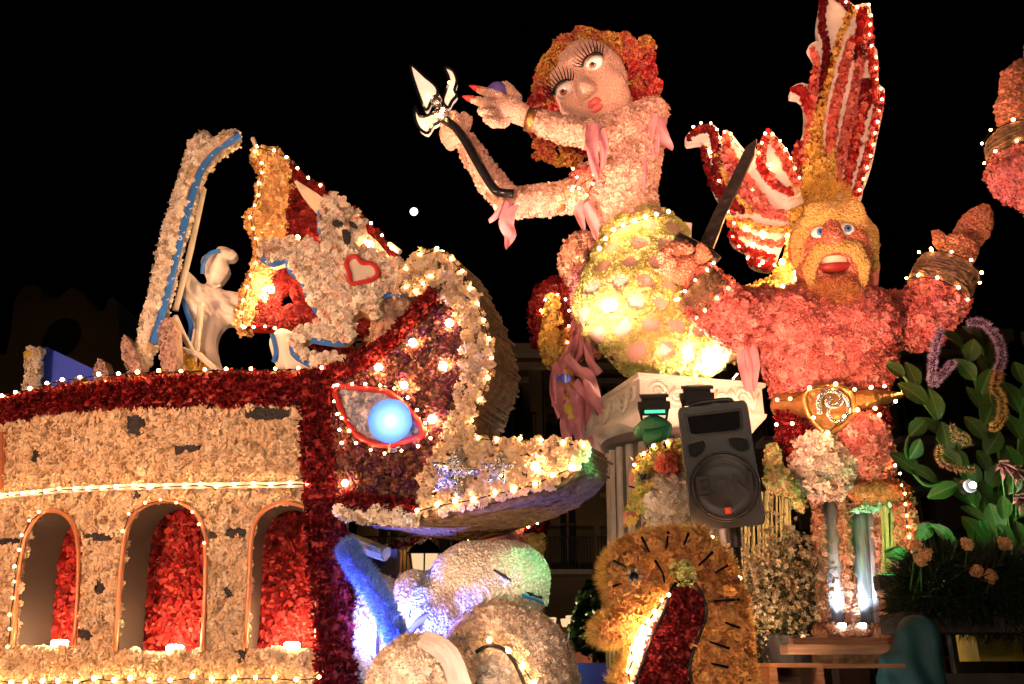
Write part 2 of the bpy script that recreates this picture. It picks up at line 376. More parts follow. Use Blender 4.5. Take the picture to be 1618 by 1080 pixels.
# ------------------------------------------------------------------ common builders
def cutout(name, px, pl, th, m, parent, holes=(), smooth=3, step=None, side=None):
    """A panel sawn to an outline in plane pl, th metres thick (towards the back). Returns object, front triangles."""
    f = (lambda q: cr([pl.uv(*p) for p in q], smooth, True)) if smooth > 1 else (lambda q: [A(pl.uv(*p)) for p in q])
    o = f(px); hs = [f(h) for h in holes]; V, T = fill(o, hs, step)
    n = len(V); W = A([pl.w(v) for v in V]); B = A([pl.w(v, -th) for v in V])
    F = [tuple(t) for t in T] + [tuple(t[::-1] + n) for t in T]; mb = MB().add(np.concatenate([W, B]), F)
    for lp in [o] + hs:
        a = A([pl.w(v) for v in lp]); b = A([pl.w(v, -th) for v in lp]); k = len(a)
        mb.add(np.concatenate([a, b]), [(i, (i+1) % k, (i+1) % k + k, i + k) for i in range(k)])
    return build(name, mb, m, parent), W, T
def sides(px, pl, th, smooth=3):
    o = cr([pl.uv(*p) for p in px], smooth, True); a = A([pl.w(v) for v in o]); b = A([pl.w(v, -th) for v in o]); k = len(a)
    c = a.mean(0); V = np.concatenate([a, b]); T = A([t for i in range(k) for t in ((i, (i+1) % k, (i+1) % k + k), (i, (i+1) % k + k, i + k))])
    return V, T, a
def edge_frame(px, pl, smooth=3, closed=True, n_each=1):   # points and outward directions along an outline
    o = cr([pl.uv(*p) for p in px], smooth * n_each, closed); o = A(o); N = len(o)
    t = np.roll(o, -1, 0) - np.roll(o, 1, 0) if closed else np.gradient(o, axis=0)
    area = np.sum(o[:, 0] * np.roll(o[:, 1], -1) - o[:, 1] * np.roll(o[:, 0], -1)); s = 1 if area > 0 else -1
    nn = np.c_[t[:, 1], -t[:, 0]] * s; nn /= np.linalg.norm(nn, axis=1)[:, None] + 1e-9
    return A([pl.w(v) for v in o]), A([pl.u * a + pl.v * b for a, b in nn])
def walk(pts, step):                 # evenly spaced points along a polyline
    pts = A(pts, float); d = np.r_[0, np.cumsum(np.linalg.norm(np.diff(pts, axis=0), axis=1))]
    n = max(1, int(round(d[-1] / step))); s = np.linspace(0, d[-1], n + 1)
    return np.stack([np.interp(s, d, pts[:, i]) for i in range(pts.shape[1])], 1)
_bm = {}
def bulb_mesh(kind, r):
    k = (kind, round(r, 4))
    if k not in _bm:
        mb = MB().ball((0, 0, 0), r * .82, nu=8, nv=6); me = bpy.data.meshes.new('bulb'); me.from_pydata(mb.v, [], mb.f); me.shade_smooth(); me.materials.append(M[kind]); _bm[k] = me
    return _bm[k]
def bulbs(parent, pts, r=.017, kind='bulb', name='bulb'):
    if kind == 'bulb_big': r *= .68
    for p in pts:
        o = bpy.data.objects.new(name, bulb_mesh(kind, r)); SC.collection.objects.link(o)
        o.location = tuple(map(float, p)); o.rotation_euler = (random.random() * 3, random.random() * 3, 0); o.scale = (random.uniform(.85, 1.15),) * 3
        par(o, parent)
def string(label, pts, r=.017, kind='bulb', step=None, wire='black', jit=.006, wr=.004):
    pts = A(pts, float); bp = walk(pts, step) if step else pts
    bp = bp + rng.normal(size=bp.shape) * jit
    t = thing('string_lights', label, 'lights', bp.min(0), 'strings of small warm bulbs on the floats')
    mb = MB().tube(bp + A([0, .012, -.006]), wr, 5) if len(bp) > 1 else MB()
    build('wire', mb, M[wire], t); bulbs(t, bp, r, kind); return t
def ribbon(pts, width, nrm_dir, wav=.02, th=.006):   # a cloth strip: pts centre line, width list
    pts = A(cr(pts, 4)); n = len(pts); W = np.interp(np.linspace(0, 1, n), np.linspace(0, 1, len(width)), width); mb = MB(); V = []
    ph = random.random() * 6; nd = nrm(nrm_dir)
    for i in range(n):
        t = nrm(pts[min(i+1, n-1)] - pts[max(i-1, 0)]); s = nrm(np.cross(t, nd))
        for k in range(5):
            a = (k - 2) / 2; V.append(pts[i] + s * a * W[i] / 2 + nd * wav * math.sin(a * 3.2 + i * .55 + ph))
    V = A(V); F = [(i*5+k, i*5+k+1, (i+1)*5+k+1, (i+1)*5+k) for i in range(n-1) for k in range(4)]
    m = len(V); mb.add(np.concatenate([V, V - nd * th]), F + [tuple(x + m for x in f[::-1]) for f in F]); return mb
def spot(name, loc, to, energy, col, size=math.radians(70), blend=.6, r=.06, parent=None):
    l = bpy.data.lights.new(name, 'SPOT'); l.energy = energy; l.color = col; l.spot_size = size; l.spot_blend = blend; l.shadow_soft_size = r
    o = bpy.data.objects.new(name, l); SC.collection.objects.link(o); o.location = tuple(map(float, loc))
    o.rotation_euler = Vector(tuple(map(float, A(to) - A(loc)))).to_track_quat('-Z', 'Y').to_euler()
    if parent: par(o, parent)
    return o
def point(name, loc, energy, col, r=.06, parent=None):
    l = bpy.data.lights.new(name, 'POINT'); l.energy = energy; l.color = col; l.shadow_soft_size = r
    o = bpy.data.objects.new(name, l); SC.collection.objects.link(o); o.location = tuple(map(float, loc))
    if parent: par(o, parent)
    return o
def basis(fwd, up=(0, 0, 1)):        # columns: right, forward, up
    f = nrm(fwd); r = nrm(np.cross(f, A(up, float))); u = np.cross(r, f); return np.stack([r, f, u], 1)
def floodlight(label, loc, to, energy, col, w=.26, ang=80, r=.08, lens='bulb_white'):
    loc = A(loc, float); R = basis(A(to) - loc); t = thing('floodlight', label, 'floodlight', loc - A([0, 0, w * .5]))
    mb = MB().box(loc - R[:, 1] * .05, (w, .09, w * .72), R)
    for k in range(7): mb.box(loc - R[:, 1] * .115 + R[:, 0] * (k - 3) * w * .13, (.008, .05, w * .66), R)
    build('housing', mb, M['black_metal'], t)
    build('bracket', MB().tube([loc + R[:, 0] * w * .55 - R[:, 1] * .05, loc + R[:, 0] * w * .55 - R[:, 2] * w * .55, loc - R[:, 0] * w * .55 - R[:, 2] * w * .55, loc - R[:, 0] * w * .55 - R[:, 1] * .05], .012, 6), M['black_metal'], t)
    build('lens', MB().box(loc + R[:, 1] * .004, (w * .84, .006, w * .55), R), M[lens], t)
    spot('flood_lamp', loc + R[:, 1] * .03, to, energy, col, math.radians(ang), .5, r, t); return t
# ================================================================== the setting
g = build('ground', MB().add([(-3000, -3000, 0), (3000, -3000, 0), (3000, 3000, 0), (-3000, 3000, 0)], [(0, 1, 2, 3)]), M['asphalt']); g['kind'] = 'structure'
c = P(654, 334, 800); mo = build('moon', MB().ball(c, 6.2 * pxm(c), nu=32, nv=20), M['moon'], smooth=True); mo['kind'] = 'structure'
# ---- the far houses of the square
def house(label, x0, x1, y0, Y, cols, rows, ztop, seedm='wall_far', sill=True, d=6.0):
    X0, X1 = P(x0, 900, Y)[0], P(x1, 900, Y)[0]; t = thing('town_house', label, 'house', ((X0 + X1) / 2, Y, 0), 'houses round the square')
    w = (X1 - X0) / cols; h = ztop / rows; hol = []
    for i in range(cols):
        for j in range(rows):
            cx = X0 + (i + .5) * w; z0 = j * h + h * .22; hol.append([(cx - w * .17, z0), (cx + w * .17, z0), (cx + w * .17, z0 + h * .55), (cx - w * .17, z0 + h * .55)])
    V, T = fill([(X0, 0), (X1, 0), (X1, ztop), (X0, ztop)], hol); n = len(V)
    mb = MB().add(np.c_[V[:, 0], np.full(n, Y), V[:, 1]], T)
    mb.add([(X0, Y, 0), (X0, Y + d, 0), (X0, Y + d, ztop), (X0, Y, ztop)], [(0, 1, 2, 3)]); mb.add([(X1, Y, 0), (X1, Y, ztop), (X1, Y + d, ztop), (X1, Y + d, 0)], [(0, 1, 2, 3)])
    mb.add([(X0, Y + d, 0), (X1, Y + d, 0), (X1, Y + d, ztop), (X0, Y + d, ztop)], [(0, 1, 2, 3)])
    for q in hol:   # reveals
        mb.add([(x, yy, z) for yy in (Y, Y + .3) for x, z in q], [(i, (i+1) % 4, (i+1) % 4 + 4, i + 4) for i in range(4)])
    build('wall', mb, M[seedm], t)
    co = build('cornice', MB().box(((X0 + X1) / 2, Y - .2, ztop + .15), (X1 - X0 + .5, .8, .32)).box(((X0 + X1) / 2, Y - .1, ztop - .25), (X1 - X0 + .2, .3, .16)), M['concrete'], t)
    for k, q in enumerate(hol):
        j = k % rows; wn = build('window', MB().add([(x, Y + .26, z) for x, z in q], [(0, 1, 2, 3)]), M['window_far'], t)
        cx = (q[0][0] + q[1][0]) / 2; ww = q[1][0] - q[0][0]
        build('frame', MB().box((cx, Y + .23, (q[0][1] + q[2][1]) / 2), (.07, .05, q[2][1] - q[0][1])).box((cx, Y + .22, q[0][1] * .35 + q[2][1] * .65), (ww, .05, .07)), M['wood'], wn)
        build('sill', MB().box((cx, Y - .08, q[0][1] - .06), (ww + .3, .3, .1)), M['concrete'], wn); build('lintel', MB().box((cx, Y - .05, q[2][1] + .14), (ww + .36, .2, .14)), M['concrete'], wn)
        if sill and j in (1, 2):
            b = MB().box((cx, Y - .45, q[0][1] - .2), (ww + .8, .9, .14)); bal = build('balcony', b, M['concrete'], t); rl = MB()
            for xx in np.linspace(cx - ww / 2 - .36, cx + ww / 2 + .36, 14): rl.box((xx, Y - .86, q[0][1] + .33), (.03, .03, .95))
            rl.box((cx, Y - .86, q[0][1] + .82), (ww + .8, .05, .05)); build('railing', rl, M['iron'], bal)
    return t
house('ochre house front with balconies behind the beak and lantern', 560, 860, 0, 26, 3, 3, 10.5)
house('dim ochre house with shuttered windows between beak and fluted column', 862, 1085, 0, 29, 3, 3, 11.5)
house('dark brown house front behind the strongman and climbing leaves', 1090, 1640, 0, 24, 5, 3, 10.2)
# ---- dark ornate church gable far left
t = thing('church', 'dark baroque gable barely showing above the blue panel', 'church', P(90, 600, 45) * A([1, 1, 0]))
pl = Pl(90, 500, 45)
cutout('gable', [(-30, 1080), (-30, 600), (10, 560), (22, 480), (40, 450), (62, 452), (66, 468), (90, 470), (112, 455), (130, 462), (150, 490), (166, 488), (172, 470), (186, 475), (188, 505), (192, 560), (215, 620), (215, 1080)], pl, 4.0, M['wall_far'], t, smooth=2)
build('round_window', MB().lathe(P(95, 540, 44.8), [(.9, 0), (.9, .12), (.7, .12), (.7, .02)], 20, basis((0, 0, 1), (0, -1, 0))), M['window_far'], t)
floodlight('small added floodlight on the ground before the far church', (-24, 34, .6), (-22.5, 45, 12), 420, (1, .62, .28), .4, 90, .2)  # added lamp, no such source seen, so the dark gable shows faintly
# ---- street lanterns
def lantern(label, x, y, Y, wpx, energy=120):
    c = P(x, y, Y); s = wpx * pxm(c); t = thing('street_lantern', label, 'street lamp', (c[0], c[1], 0))
    h = s * 1.15; R = np.eye(3)
    def ring(z, r): return [(c[0] + sx * r, c[1] + sy * r, z) for sx, sy in ((-1, -1), (1, -1), (1, 1), (-1, 1))]
    g = MB().add(ring(c[2] - h * .5, s * .33) + ring(c[2] + h * .5, s * .5), [(i, (i+1) % 4, (i+1) % 4 + 4, i + 4) for i in range(4)] + [(3, 2, 1, 0)])
    build('glass', g, M['lamp_glass'], t); fr = MB()
    for i in range(4): fr.tube([g.v[i], g.v[i + 4]], s * .045, 6)
    fr.tube([A(g.v[0]) * .5 + A(g.v[1]) * .5 - A([0, .01, 0]), A(g.v[4]) * .5 + A(g.v[5]) * .5 - A([0, .01, 0])], s * .03, 6); fr.tube([g.v[0], g.v[1]], s * .035, 6)
    build('frame', fr, M['iron'], t)
    build('roof', MB().add(ring(c[2] + h * .5, s * .62) + ring(c[2] + h * .72, s * .42) + ring(c[2] + h * 1.0, s * .10) + ring(c[2] + h * 1.3, s * .07), [(k*4+i, k*4+(i+1) % 4, k*4+(i+1) % 4 + 4, k*4+i + 4) for k in range(3) for i in range(4)] + [(12, 13, 14, 15), (3, 2, 1, 0)]), M['iron'], t)
    build('post', MB().tube([(c[0], c[1], 0), (c[0], c[1], .6), (c[0], c[1], .7), (c[0], c[1], c[2] - h * .5)], [.16, .14, .07, .05], 10), M['iron'], t)
    point('lantern_light', c - A([0, s * .3, h * .7]), energy, (1, .7, .42), .2, t); return t
lantern('lit square lantern glowing between beak and white flower domes', 672, 904, 12.0, 46, 40)
t = thing('street_lamp', 'branched iron lamp with three glowing tulip globes in the background', 'street lamp', P(899, 1060, 24) * A([1, 1, 0]))
base = P(897, 1060, 24)[0]
build('post', MB().tube([(base, 24, 0), (base, 24, .8), (base, 24, 2.2), P(899, 1000, 24)], [.2, .14, .08, .06], 10), M['iron'], t)
for gx, gy in ((873, 982), (892, 984), (900, 979), (913, 981)):
    c = P(gx, gy, 24 + (gx % 3) * .2); r = 6 * pxm(c)
    build('arm', MB().tube(cr([P(898, 1006, 24), P((gx + 898) / 2, 1004, 24), c - A([0, 0, r])], 4), .03, 6), M['iron'], t)
    build('globe', MB().lathe(c, [(r * .5, -r), (r * .8, -r * .5), (r, r * .5), (r * 1.05, r), (r * .6, r * 1.1)], 12), M['lamp_glass'], t, True)
point('street_lamp_light', P(897, 985, 22.6), 90, (1, .72, .45), .3, t)
# ---- shop awning/tents lit at the far end, small fir
t = thing('market_tent', 'pink canvas stall roof lit by the tulip lamp', 'tent', P(890, 1050, 27) * A([1, 1, 0]))
mb = MB(); a, b, c_, d = P(862, 1030, 25.5), P(945, 1030, 25.5), P(925, 985, 26.5), P(878, 985, 26.5); lo = A([0, 0, 1.4])
mb.add([a, b, c_, d, a - lo, b - lo], [(0, 1, 2, 3), (0, 4, 5, 1)]); build('canvas', mb, M['orange_cloth'], t)
t = thing('small_tree', 'small dark clipped tree beside the tulip lamp', 'tree', P(937, 1060, 22) * A([1, 1, 0]))
c = P(938, 975, 22); build('trunk', MB().tube([(c[0], 22, 0), c], [.09, .05], 8), M['bark'], t)
V, Q = sculpt([ell(c, (.38, .38, .75)), ell(c - A([0, 0, .3]), (.5, .5, .5))], .08, .1)
flowers('crown', V, q2t(Q), .09, .2, PETAL, [(.03, .07, .02), (.05, .09, .03)], t, mat=M['leafcol'], wob=.9)
# two small lit windows bulbs on the ochre house
for lb, x, y in (('round wall lamp on the ochre house, left of a pair', 625, 878), ('round wall lamp on the ochre house, right of a pair', 653, 872)):
    c = P(x, y, 25.7); o = thing('wall_lamp', lb, 'lamp', c); build('globe', MB().ball(c, .075), M['bulb_dim'], o, True); build('bracket', MB().box(c + A([0, .14, .0]), (.08, .3, .08)), M['iron'], o)
# added flood lamps on posts out of view, to light the floats
def added_post_flood(label, x, y, z, to, e, col, ang=95):
    t = floodlight(label, (x, y, z), to, e, col, .5, ang, .22)
    build('post', MB().tube([(x, y - .06, 0), (x, y - .06, .5), (x, y - .06, z - .25)], [.12, .06, .05], 10), M['iron'], t)
added_post_flood('added floodlight on a post left of the viewer', -5.6, 1.6, 1.9, (-2.2, 7.2, 3.6), 1050, (1.0, .48, .25), 75)  # added lamp out of view that lights the arched wall
added_post_flood('narrow added floodlight on a post left of the viewer aimed at the heart figure', -2.6, -.6, 2.4, (-2.3, 7.4, 5.4), 560, (1.0, .48, .27), 26)  # added for the heart figure and banner, out of view
def added_ground_flood(label, loc, to, e, col, ang=60):
    t = floodlight(label, loc, to, e, col, .3, ang, .1); loc = A(loc, float)
    build('stand', MB().tube([loc * A([1, 1, 0]), loc - A([0, 0, .2])], [.05, .03], 8), M['iron'], t)
floodlight('warm added floodlight clamped behind the beak, aimed at the mermaid', P(815, 735, 6.95), (.9, 7.9, 7.2), 560, (1.0, .56, .38), .2, 58, .07)  # added lamp, unseen behind the beak, lights the mermaid from below left
added_post_flood('narrow added floodlight on a post behind the viewer aimed at the mermaid', -1.6, -1.0, 2.6, (.85, 8.0, 7.5), 1000, (1.0, .52, .35), 25)  # added front light for the mermaid's face and torso, unseen
added_post_flood('narrow added floodlight on a post behind the viewer aimed at the flame crest', 1.1, -1.4, 2.6, (2.85, 8.2, 7.5), 1700, (1.0, .44, .27), 24)  # added to brighten the crest, unseen behind the viewer
floodlight('reddish added floodlight hidden behind the loudspeaker, aimed at the strongman', P(1142, 730, 5.5), (2.75, 7.9, 5.5), 310, (1.0, .38, .24), .2, 74, .07)  # added key light for the strongman, kept unseen by the loudspeaker
added_ground_flood('reddish added floodlight on the ground below the strongman', (1.75, 6.6, 1.3), (2.9, 8.1, 6.0), 150, (1.0, .44, .27), 84)  # added lamp below the view, lifts the strongman from beneath
added_post_flood('dim added floodlight on a tall post behind the viewer', 1.2, -2.2, 3.4, (1.2, 7.0, 3.5), 230, (1.0, .66, .42), 80)  # added soft fill for the dim foreground, unseen
added_ground_flood('warm added floodlight on the ground before the white flower domes', (-.7, 4.2, 1.0), (-.25, 6.9, 2.1), 95, (1.0, .66, .46), 40)  # added below the view to brighten the domes
added_ground_flood('small added warm floodlight on the ground before the orange seahorse', (.5, 3.4, 1.0), (.95, 4.4, 2.0), 10, (1.0, .60, .32), 60)  # invented lamp under the view that lifts the seahorse
added_ground_flood('small added warm floodlight on the ground before the blossom bush', (1.45, 5.3, 1.2), (1.92, 6.2, 2.3), 26, (1.0, .62, .36), 38)  # extra lamp added under the view for the blossoms
# ================================================================== left float: amphitheatre wall
def circ3(a, b, c):
    ax, ay = a; bx, by = b; cx, cy = c; d = 2 * (ax*(by-cy) + bx*(cy-ay) + cx*(ay-by))
    ux = ((ax*ax+ay*ay)*(by-cy) + (bx*bx+by*by)*(cy-ay) + (cx*cx+cy*cy)*(ay-by)) / d
    uy = ((ax*ax+ay*ay)*(cx-bx) + (bx*bx+by*by)*(ax-cx) + (cx*cx+cy*cy)*(bx-ax)) / d
    return A([ux, uy]), math.hypot(ax-ux, ay-uy)
WC, WR = circ3((-1.55, 6.85), (-2.83, 6.93), (-4.45, 7.62))
def wsz(x, y, off=0.0):              # photo pixel -> (arc length, height) on the curved wall
    d = ray(x, y); R = WR + off; a = d[0]**2 + d[1]**2; b = -2 * (d[0]*WC[0] + d[1]*WC[1]); c = WC @ WC - R*R
    q = b*b - 4*a*c; t = (-b - math.sqrt(max(q, 0))) / (2*a); p = CAM + d * t
    return A([math.atan2(p[0]-WC[0], -(p[1]-WC[1])) * WR, p[2]])
def wp(sz, off=0.0):
    s = sz[0] / WR; R = WR + off; return A([WC[0] + R*math.sin(s), WC[1] - R*math.cos(s), sz[1]])
wpx = lambda x, y, off=0.0: wp(wsz(x, y, off), off)
TOPZ = wsz(500, 596)[1]
WALL = thing('amphitheatre_wall', 'curved cream flower wall with three arches and dark red border', 'float wall', (wp((wsz(300, 800)[0], 0))[0], 7.0, 0))
ARCH = [[(28, 1020), (33, 950), (40, 890), (52, 840), (70, 815), (90, 808), (112, 816), (126, 840), (131, 880), (129, 950), (124, 1020)],
        [(188, 1028), (194, 930), (200, 870), (208, 830), (228, 803), (262, 793), (298, 800), (320, 822), (328, 860), (328, 940), (324, 1028)],
        [(390, 1024), (396, 930), (400, 850), (412, 815), (440, 797), (465, 797), (485, 805), (497, 830), (500, 880), (502, 1024)]]
PATCH = [[(203, 658), (214, 656), (229, 657), (229, 686), (216, 689), (204, 684)], [(388, 646), (420, 643), (456, 645), (457, 662), (420, 664), (389, 661)],
         [(277, 704), (290, 706), (300, 702), (317, 703), (316, 717), (296, 714), (279, 719)], [(53, 703), (63, 702), (64, 732), (50, 730), (50, 722), (56, 720)],
         [(137, 844), (158, 841), (180, 842), (178, 853), (158, 856), (138, 851)], [(0, 851), (20, 850), (38, 849), (38, 858), (18, 862), (0, 862)],
         [(153, 922), (160, 915), (168, 918), (166, 934), (157, 940), (152, 934)], [(126, 994), (138, 989), (148, 996), (148, 1010), (134, 1013), (126, 1006)],
         [(210, 776), (222, 775), (222, 789), (210, 789)], [(333, 839), (342, 838), (343, 850), (334, 851)], [(357, 838), (372, 832), (388, 836), (388, 848), (372, 852), (358, 847)],
         [(355, 930), (362, 924), (372, 934), (368, 944), (356, 945)], [(373, 1028), (388, 1024), (391, 1040), (378, 1048)], [(110, 758), (123, 757), (123, 764), (111, 764)]]
LOWR = [(-60, 690), (0, 668), (100, 650), (180, 641), (250, 640), (380, 637), (483, 637)]
def wloop(q, n=3): return cr([wsz(*p) for p in q], n, True)
sR0, sL = wsz(495, 700)[0], wsz(-140, 800)[0]
outer = [(sL, 1.0), (wsz(520, 1080)[0], 1.0), tuple(wsz(507, 900)), tuple(wsz(498, 700)), (wsz(498, 620)[0], TOPZ - .05), (sL, TOPZ - .05)]
arches = [cr([wsz(*p) for p in a], 3) for a in ARCH]
V, T = fill(outer, arches, .15); n = len(V)
front = A([wp(v) for v in V]); back = A([wp(v, -.5) for v in V])
mb = MB().add(front, T); mb.add([wp(outer[k], o) for o in (0, -.5) for k in range(6)], [(i, (i+1) % 6, (i+1) % 6 + 6, i + 6) for i in range(6)])
build('wall_core', mb, M['cream_board'], WALL)
pat2 = [(lambda h: h.mean(0) + (h - h.mean(0)) * A([1.03, 1.03]) + np.sign(h - h.mean(0)) * .008)(A([wsz(*p) for p in q])) for q in PATCH]
lowr = A([wsz(*p) for p in LOWR]); o_ = np.argsort(lowr[:, 0]); lowr = lowr[o_]
def insz(p):
    d = p[:, :2] - WC; return np.c_[np.arctan2(d[:, 0], -d[:, 1]) * WR, p[:, 2]]
def keepw(p):
    q = insz(p); m = q[:, 1] < np.interp(q[:, 0], lowr[:, 0], lowr[:, 1])
    for h in pat2: m &= ~inpoly(q, h)
    for h in arches:
        c = A(h).mean(0); m &= ~inpoly((q - c) / 1.03 + c, h)
    return m
flowers('cream_flowers', front, T, .034, .062, MUM, CREAM, WALL, keepw, out=.006, wob=.5, vary=.06)
for q in PATCH:
    lp = A([wsz(*p) for p in q]); v, t_ = fill(lp); k = len(lp)
    mb = MB().add([wp(x, .018) for x in v], t_); mb.add([wp(x, o) for o in (.018, -.01) for x in lp], [(i, (i+1) % k, (i+1) % k + k, i + k) for i in range(k)])
    build('slate_patch', mb, M['slate'], WALL)
# border of dark red flowers: top band and right-hand upright
topr = [(-60, 665), (0, 642), (60, 622), (120, 607), (180, 599), (250, 596), (380, 593), (500, 594)]
def band(name, pl_sz, off, pal, seg=.08, sp=.036, size=.075):
    v, t_ = fill(pl_sz, (), seg); W = A([wp(x, off) for x in v]); k = len(pl_sz)
    mb = MB().add(W, t_); mb.add([wp(x, o) for o in (off, -.3) for x in pl_sz], [(i, (i+1) % k, (i+1) % k + k, i + k) for i in range(k)])
    b = build(name, mb, M['red_board'], WALL); V2, T2 = mb.tris(); 
    flowers('red_flowers', V2, T2, sp, size, TUFT, pal, b, lambda p: np.linalg.norm(p[:, :2] - WC, axis=1) > WR - .06, wob=.5, vary=.3)
top = [(s, TOPZ) for s in np.linspace(sL, wsz(515, 600)[0], 12)]
band('top_border', [tuple(x) for x in lowr[::1]] + [(wsz(495, 636)[0], wsz(495, 637)[1])] + top[::-1] if False else top + [tuple(x) for x in lowr[::-1]], .07, RED)
up = [wsz(480, 602), wsz(484, 700), wsz(490, 800), wsz(499, 920), wsz(508, 1085)]; up2 = [wsz(521, 600), wsz(527, 700), wsz(536, 800), wsz(547, 920), wsz(560, 1085)]
band('side_border', [tuple(x) for x in up[::-1]] + [tuple(x) for x in up2], .10, DRED + RED[:2])
build('top_rail', MB().tube([wp((s, TOPZ + .012), .04) for s in np.linspace(sL, wsz(520, 600)[0], 30)], .022, 6), M['copper'], WALL)
# niches behind the arches
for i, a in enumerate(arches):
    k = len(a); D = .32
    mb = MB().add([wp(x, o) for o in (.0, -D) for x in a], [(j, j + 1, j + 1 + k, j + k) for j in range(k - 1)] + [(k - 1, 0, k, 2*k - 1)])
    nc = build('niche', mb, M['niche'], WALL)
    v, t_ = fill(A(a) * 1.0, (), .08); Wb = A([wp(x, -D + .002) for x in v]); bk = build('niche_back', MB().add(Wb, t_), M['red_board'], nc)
    flowers('red_petals', Wb, t_, .019, .050, PETAL, [(.25, .010, .011), (.32, .017, .015), (.19, .007, .009), (.42, .045, .032)], nc, wob=.8, out=.01, vary=.25)
    build('arch_frame', MB().tube([wp(x, .045) for x in a], .017, 8), M['copper'], WALL, True)
    cx = a[0] * .38 + a[-1] * .62; lp = wp(cx + A([0, .03]), -.05)
    l = build('niche_lamp', MB().lathe(lp, [(.055, -.03), (.06, 0), (.045, .012), (.01, .014)], 14), M['bulb_big'], WALL)
    point('niche_light', lp + A([0, 0, .06]), 6.5, (1, .72, .45), .04, WALL)
# small window at the left edge
fr = [wsz(-40, 690), wsz(14, 688), wsz(12, 772), wsz(-40, 776)]
wd = build('window', MB().add([wp(x, .03) for x in fr], [(0, 3, 2, 1)]), M['window_far'], WALL)
build('frame', MB().tube([wp(x, .05) for x in fr], .03, 6, True), M['copper'], wd)
# white tape under the middle string
tp = [wsz(x, y) for x, y in ((-60, 795), (0, 787), (60, 781), (120, 776), (200, 772), (300, 770), (400, 769), (488, 768))]
mb = MB(); q = A(cr(tp, 4)); k = len(q)
mb.add([wp(x + A([0, dz]), .07) for dz in (-.022, .022) for x in q] + [wp(x + A([0, dz]), .03) for dz in (-.022, .022) for x in q], [(i, i+1, i+1+k, i+k) for i in range(k-1)] + [(i+k, i+1+k, i+1+3*k, i+3*k) for i in range(k-1)])
build('tape', mb, M['tape'], WALL)
string('string of warm bulbs along the white tape above the arches', [wp(x, .10) for x in q], .015, step=.135)
string('string of warm bulbs along the top edge of the arched wall', [wp(x, .10) for x in cr([wsz(*p) for p in [(-30, 652), (0, 639), (60, 619), (120, 604), (180, 596), (250, 592), (380, 589), (512, 588)]], 4)], .016, step=.19)
string('string of warm bulbs along the foot of the arched wall', [wp(x, .09) for x in cr([wsz(*p) for p in [(-30, 1078), (100, 1074), (250, 1073), (400, 1071), (505, 1068)]], 4)], .018, step=.15)
string('string of warm bulbs round the leftmost arch', [wp(x, .08) for x in arches[0][:14]], .012, 'bulb_dim', step=.12)
string('string of warm bulbs round the middle arch', [wp(x, .085) for x in arches[1][8:-6]], .011, 'bulb_dim', step=.13)
# float deck behind the wall
dk = MB(); ss = np.linspace(sL, sR0, 14); 
dk.add([wp((s, z), o) for z in (TOPZ - .12, TOPZ - .06) for o in (-.3, -3.2) for s in ss], [(i, i+1, i+1+14, i+14) for i in range(13)] + [(28+i, 28+i+14, 28+i+15, 28+i+1) for i in range(13)])
build('deck', dk, M['dark_board'], WALL)
R0 = wp((wsz(520, 1080)[0], 0), -.02); 
build('end_wall', MB().add([wp((sR0 + .1, z), o) for z in (0, TOPZ - .1) for o in (-.05, -3.0)], [(0, 1, 3, 2)]), M['dark_board'], WALL)
# ---- stone shards on the wall top
for px_, Y, lb in (([(112, 606), (118, 596), (125, 592), (131, 606)], 7.5, 'smallest grey stone shard, beside the blue panel'),
                   ([(149, 600), (148, 582), (156, 566), (164, 570), (175, 598)], 7.45, 'short pointed grey stone shard right of the blue panel'),
                   ([(205, 594), (196, 570), (190, 548), (196, 528), (204, 538), (216, 560), (227, 592)], 7.4, 'leaning grey stone shard at the foot of the tall pole'),
                   ([(256, 590), (252, 545), (250, 520), (258, 506), (270, 502), (277, 520), (279, 590)], 7.3, 'tallest upright grey stone shard right of the tall pole')):
    t = thing('stone_shard', lb, 'stone', P(px_[0][0], px_[0][1], Y), 'stone shards on the wall top')
    pl = Pl(px_[0][0], px_[0][1], Y, (-.25, -1, 0)); o, V, T = cutout('slab', px_, pl, .10, M['shard'], t, smooth=1)
    flowers('moss', V, T, .03, .03, BEAD, [(.40, .27, .25), (.30, .2, .19), (.22, .15, .14)], t)
# ---- blue panel with post
t = thing('blue_panel', 'plain blue slanted board behind the wall, far left', 'panel', P(62, 622, 8.6)); pl = Pl(62, 600, 8.6)
cutout('board', [(61, 625), (63, 560), (72, 547), (148, 583), (150, 606), (100, 640)], pl, .05, M['blue_board'], t, smooth=1)
t = thing('flower_post', 'short white flower post left of the blue panel', 'post', P(52, 625, 8.45))
a = [P(50, 660, 8.45), P(52, 600, 8.45), P(56, 552, 8.45)]; mb = MB().tube(a, .055, 8); build('core', mb, M['cream_board'], t)
V, T = mb.tris(); flowers('white_flowers', V, T, .035, .06, SMUM, WHITE, t)
build('flower_knob', MB().ball(P(45, 560, 8.4), .045), M['yellow_crate'], t, True)
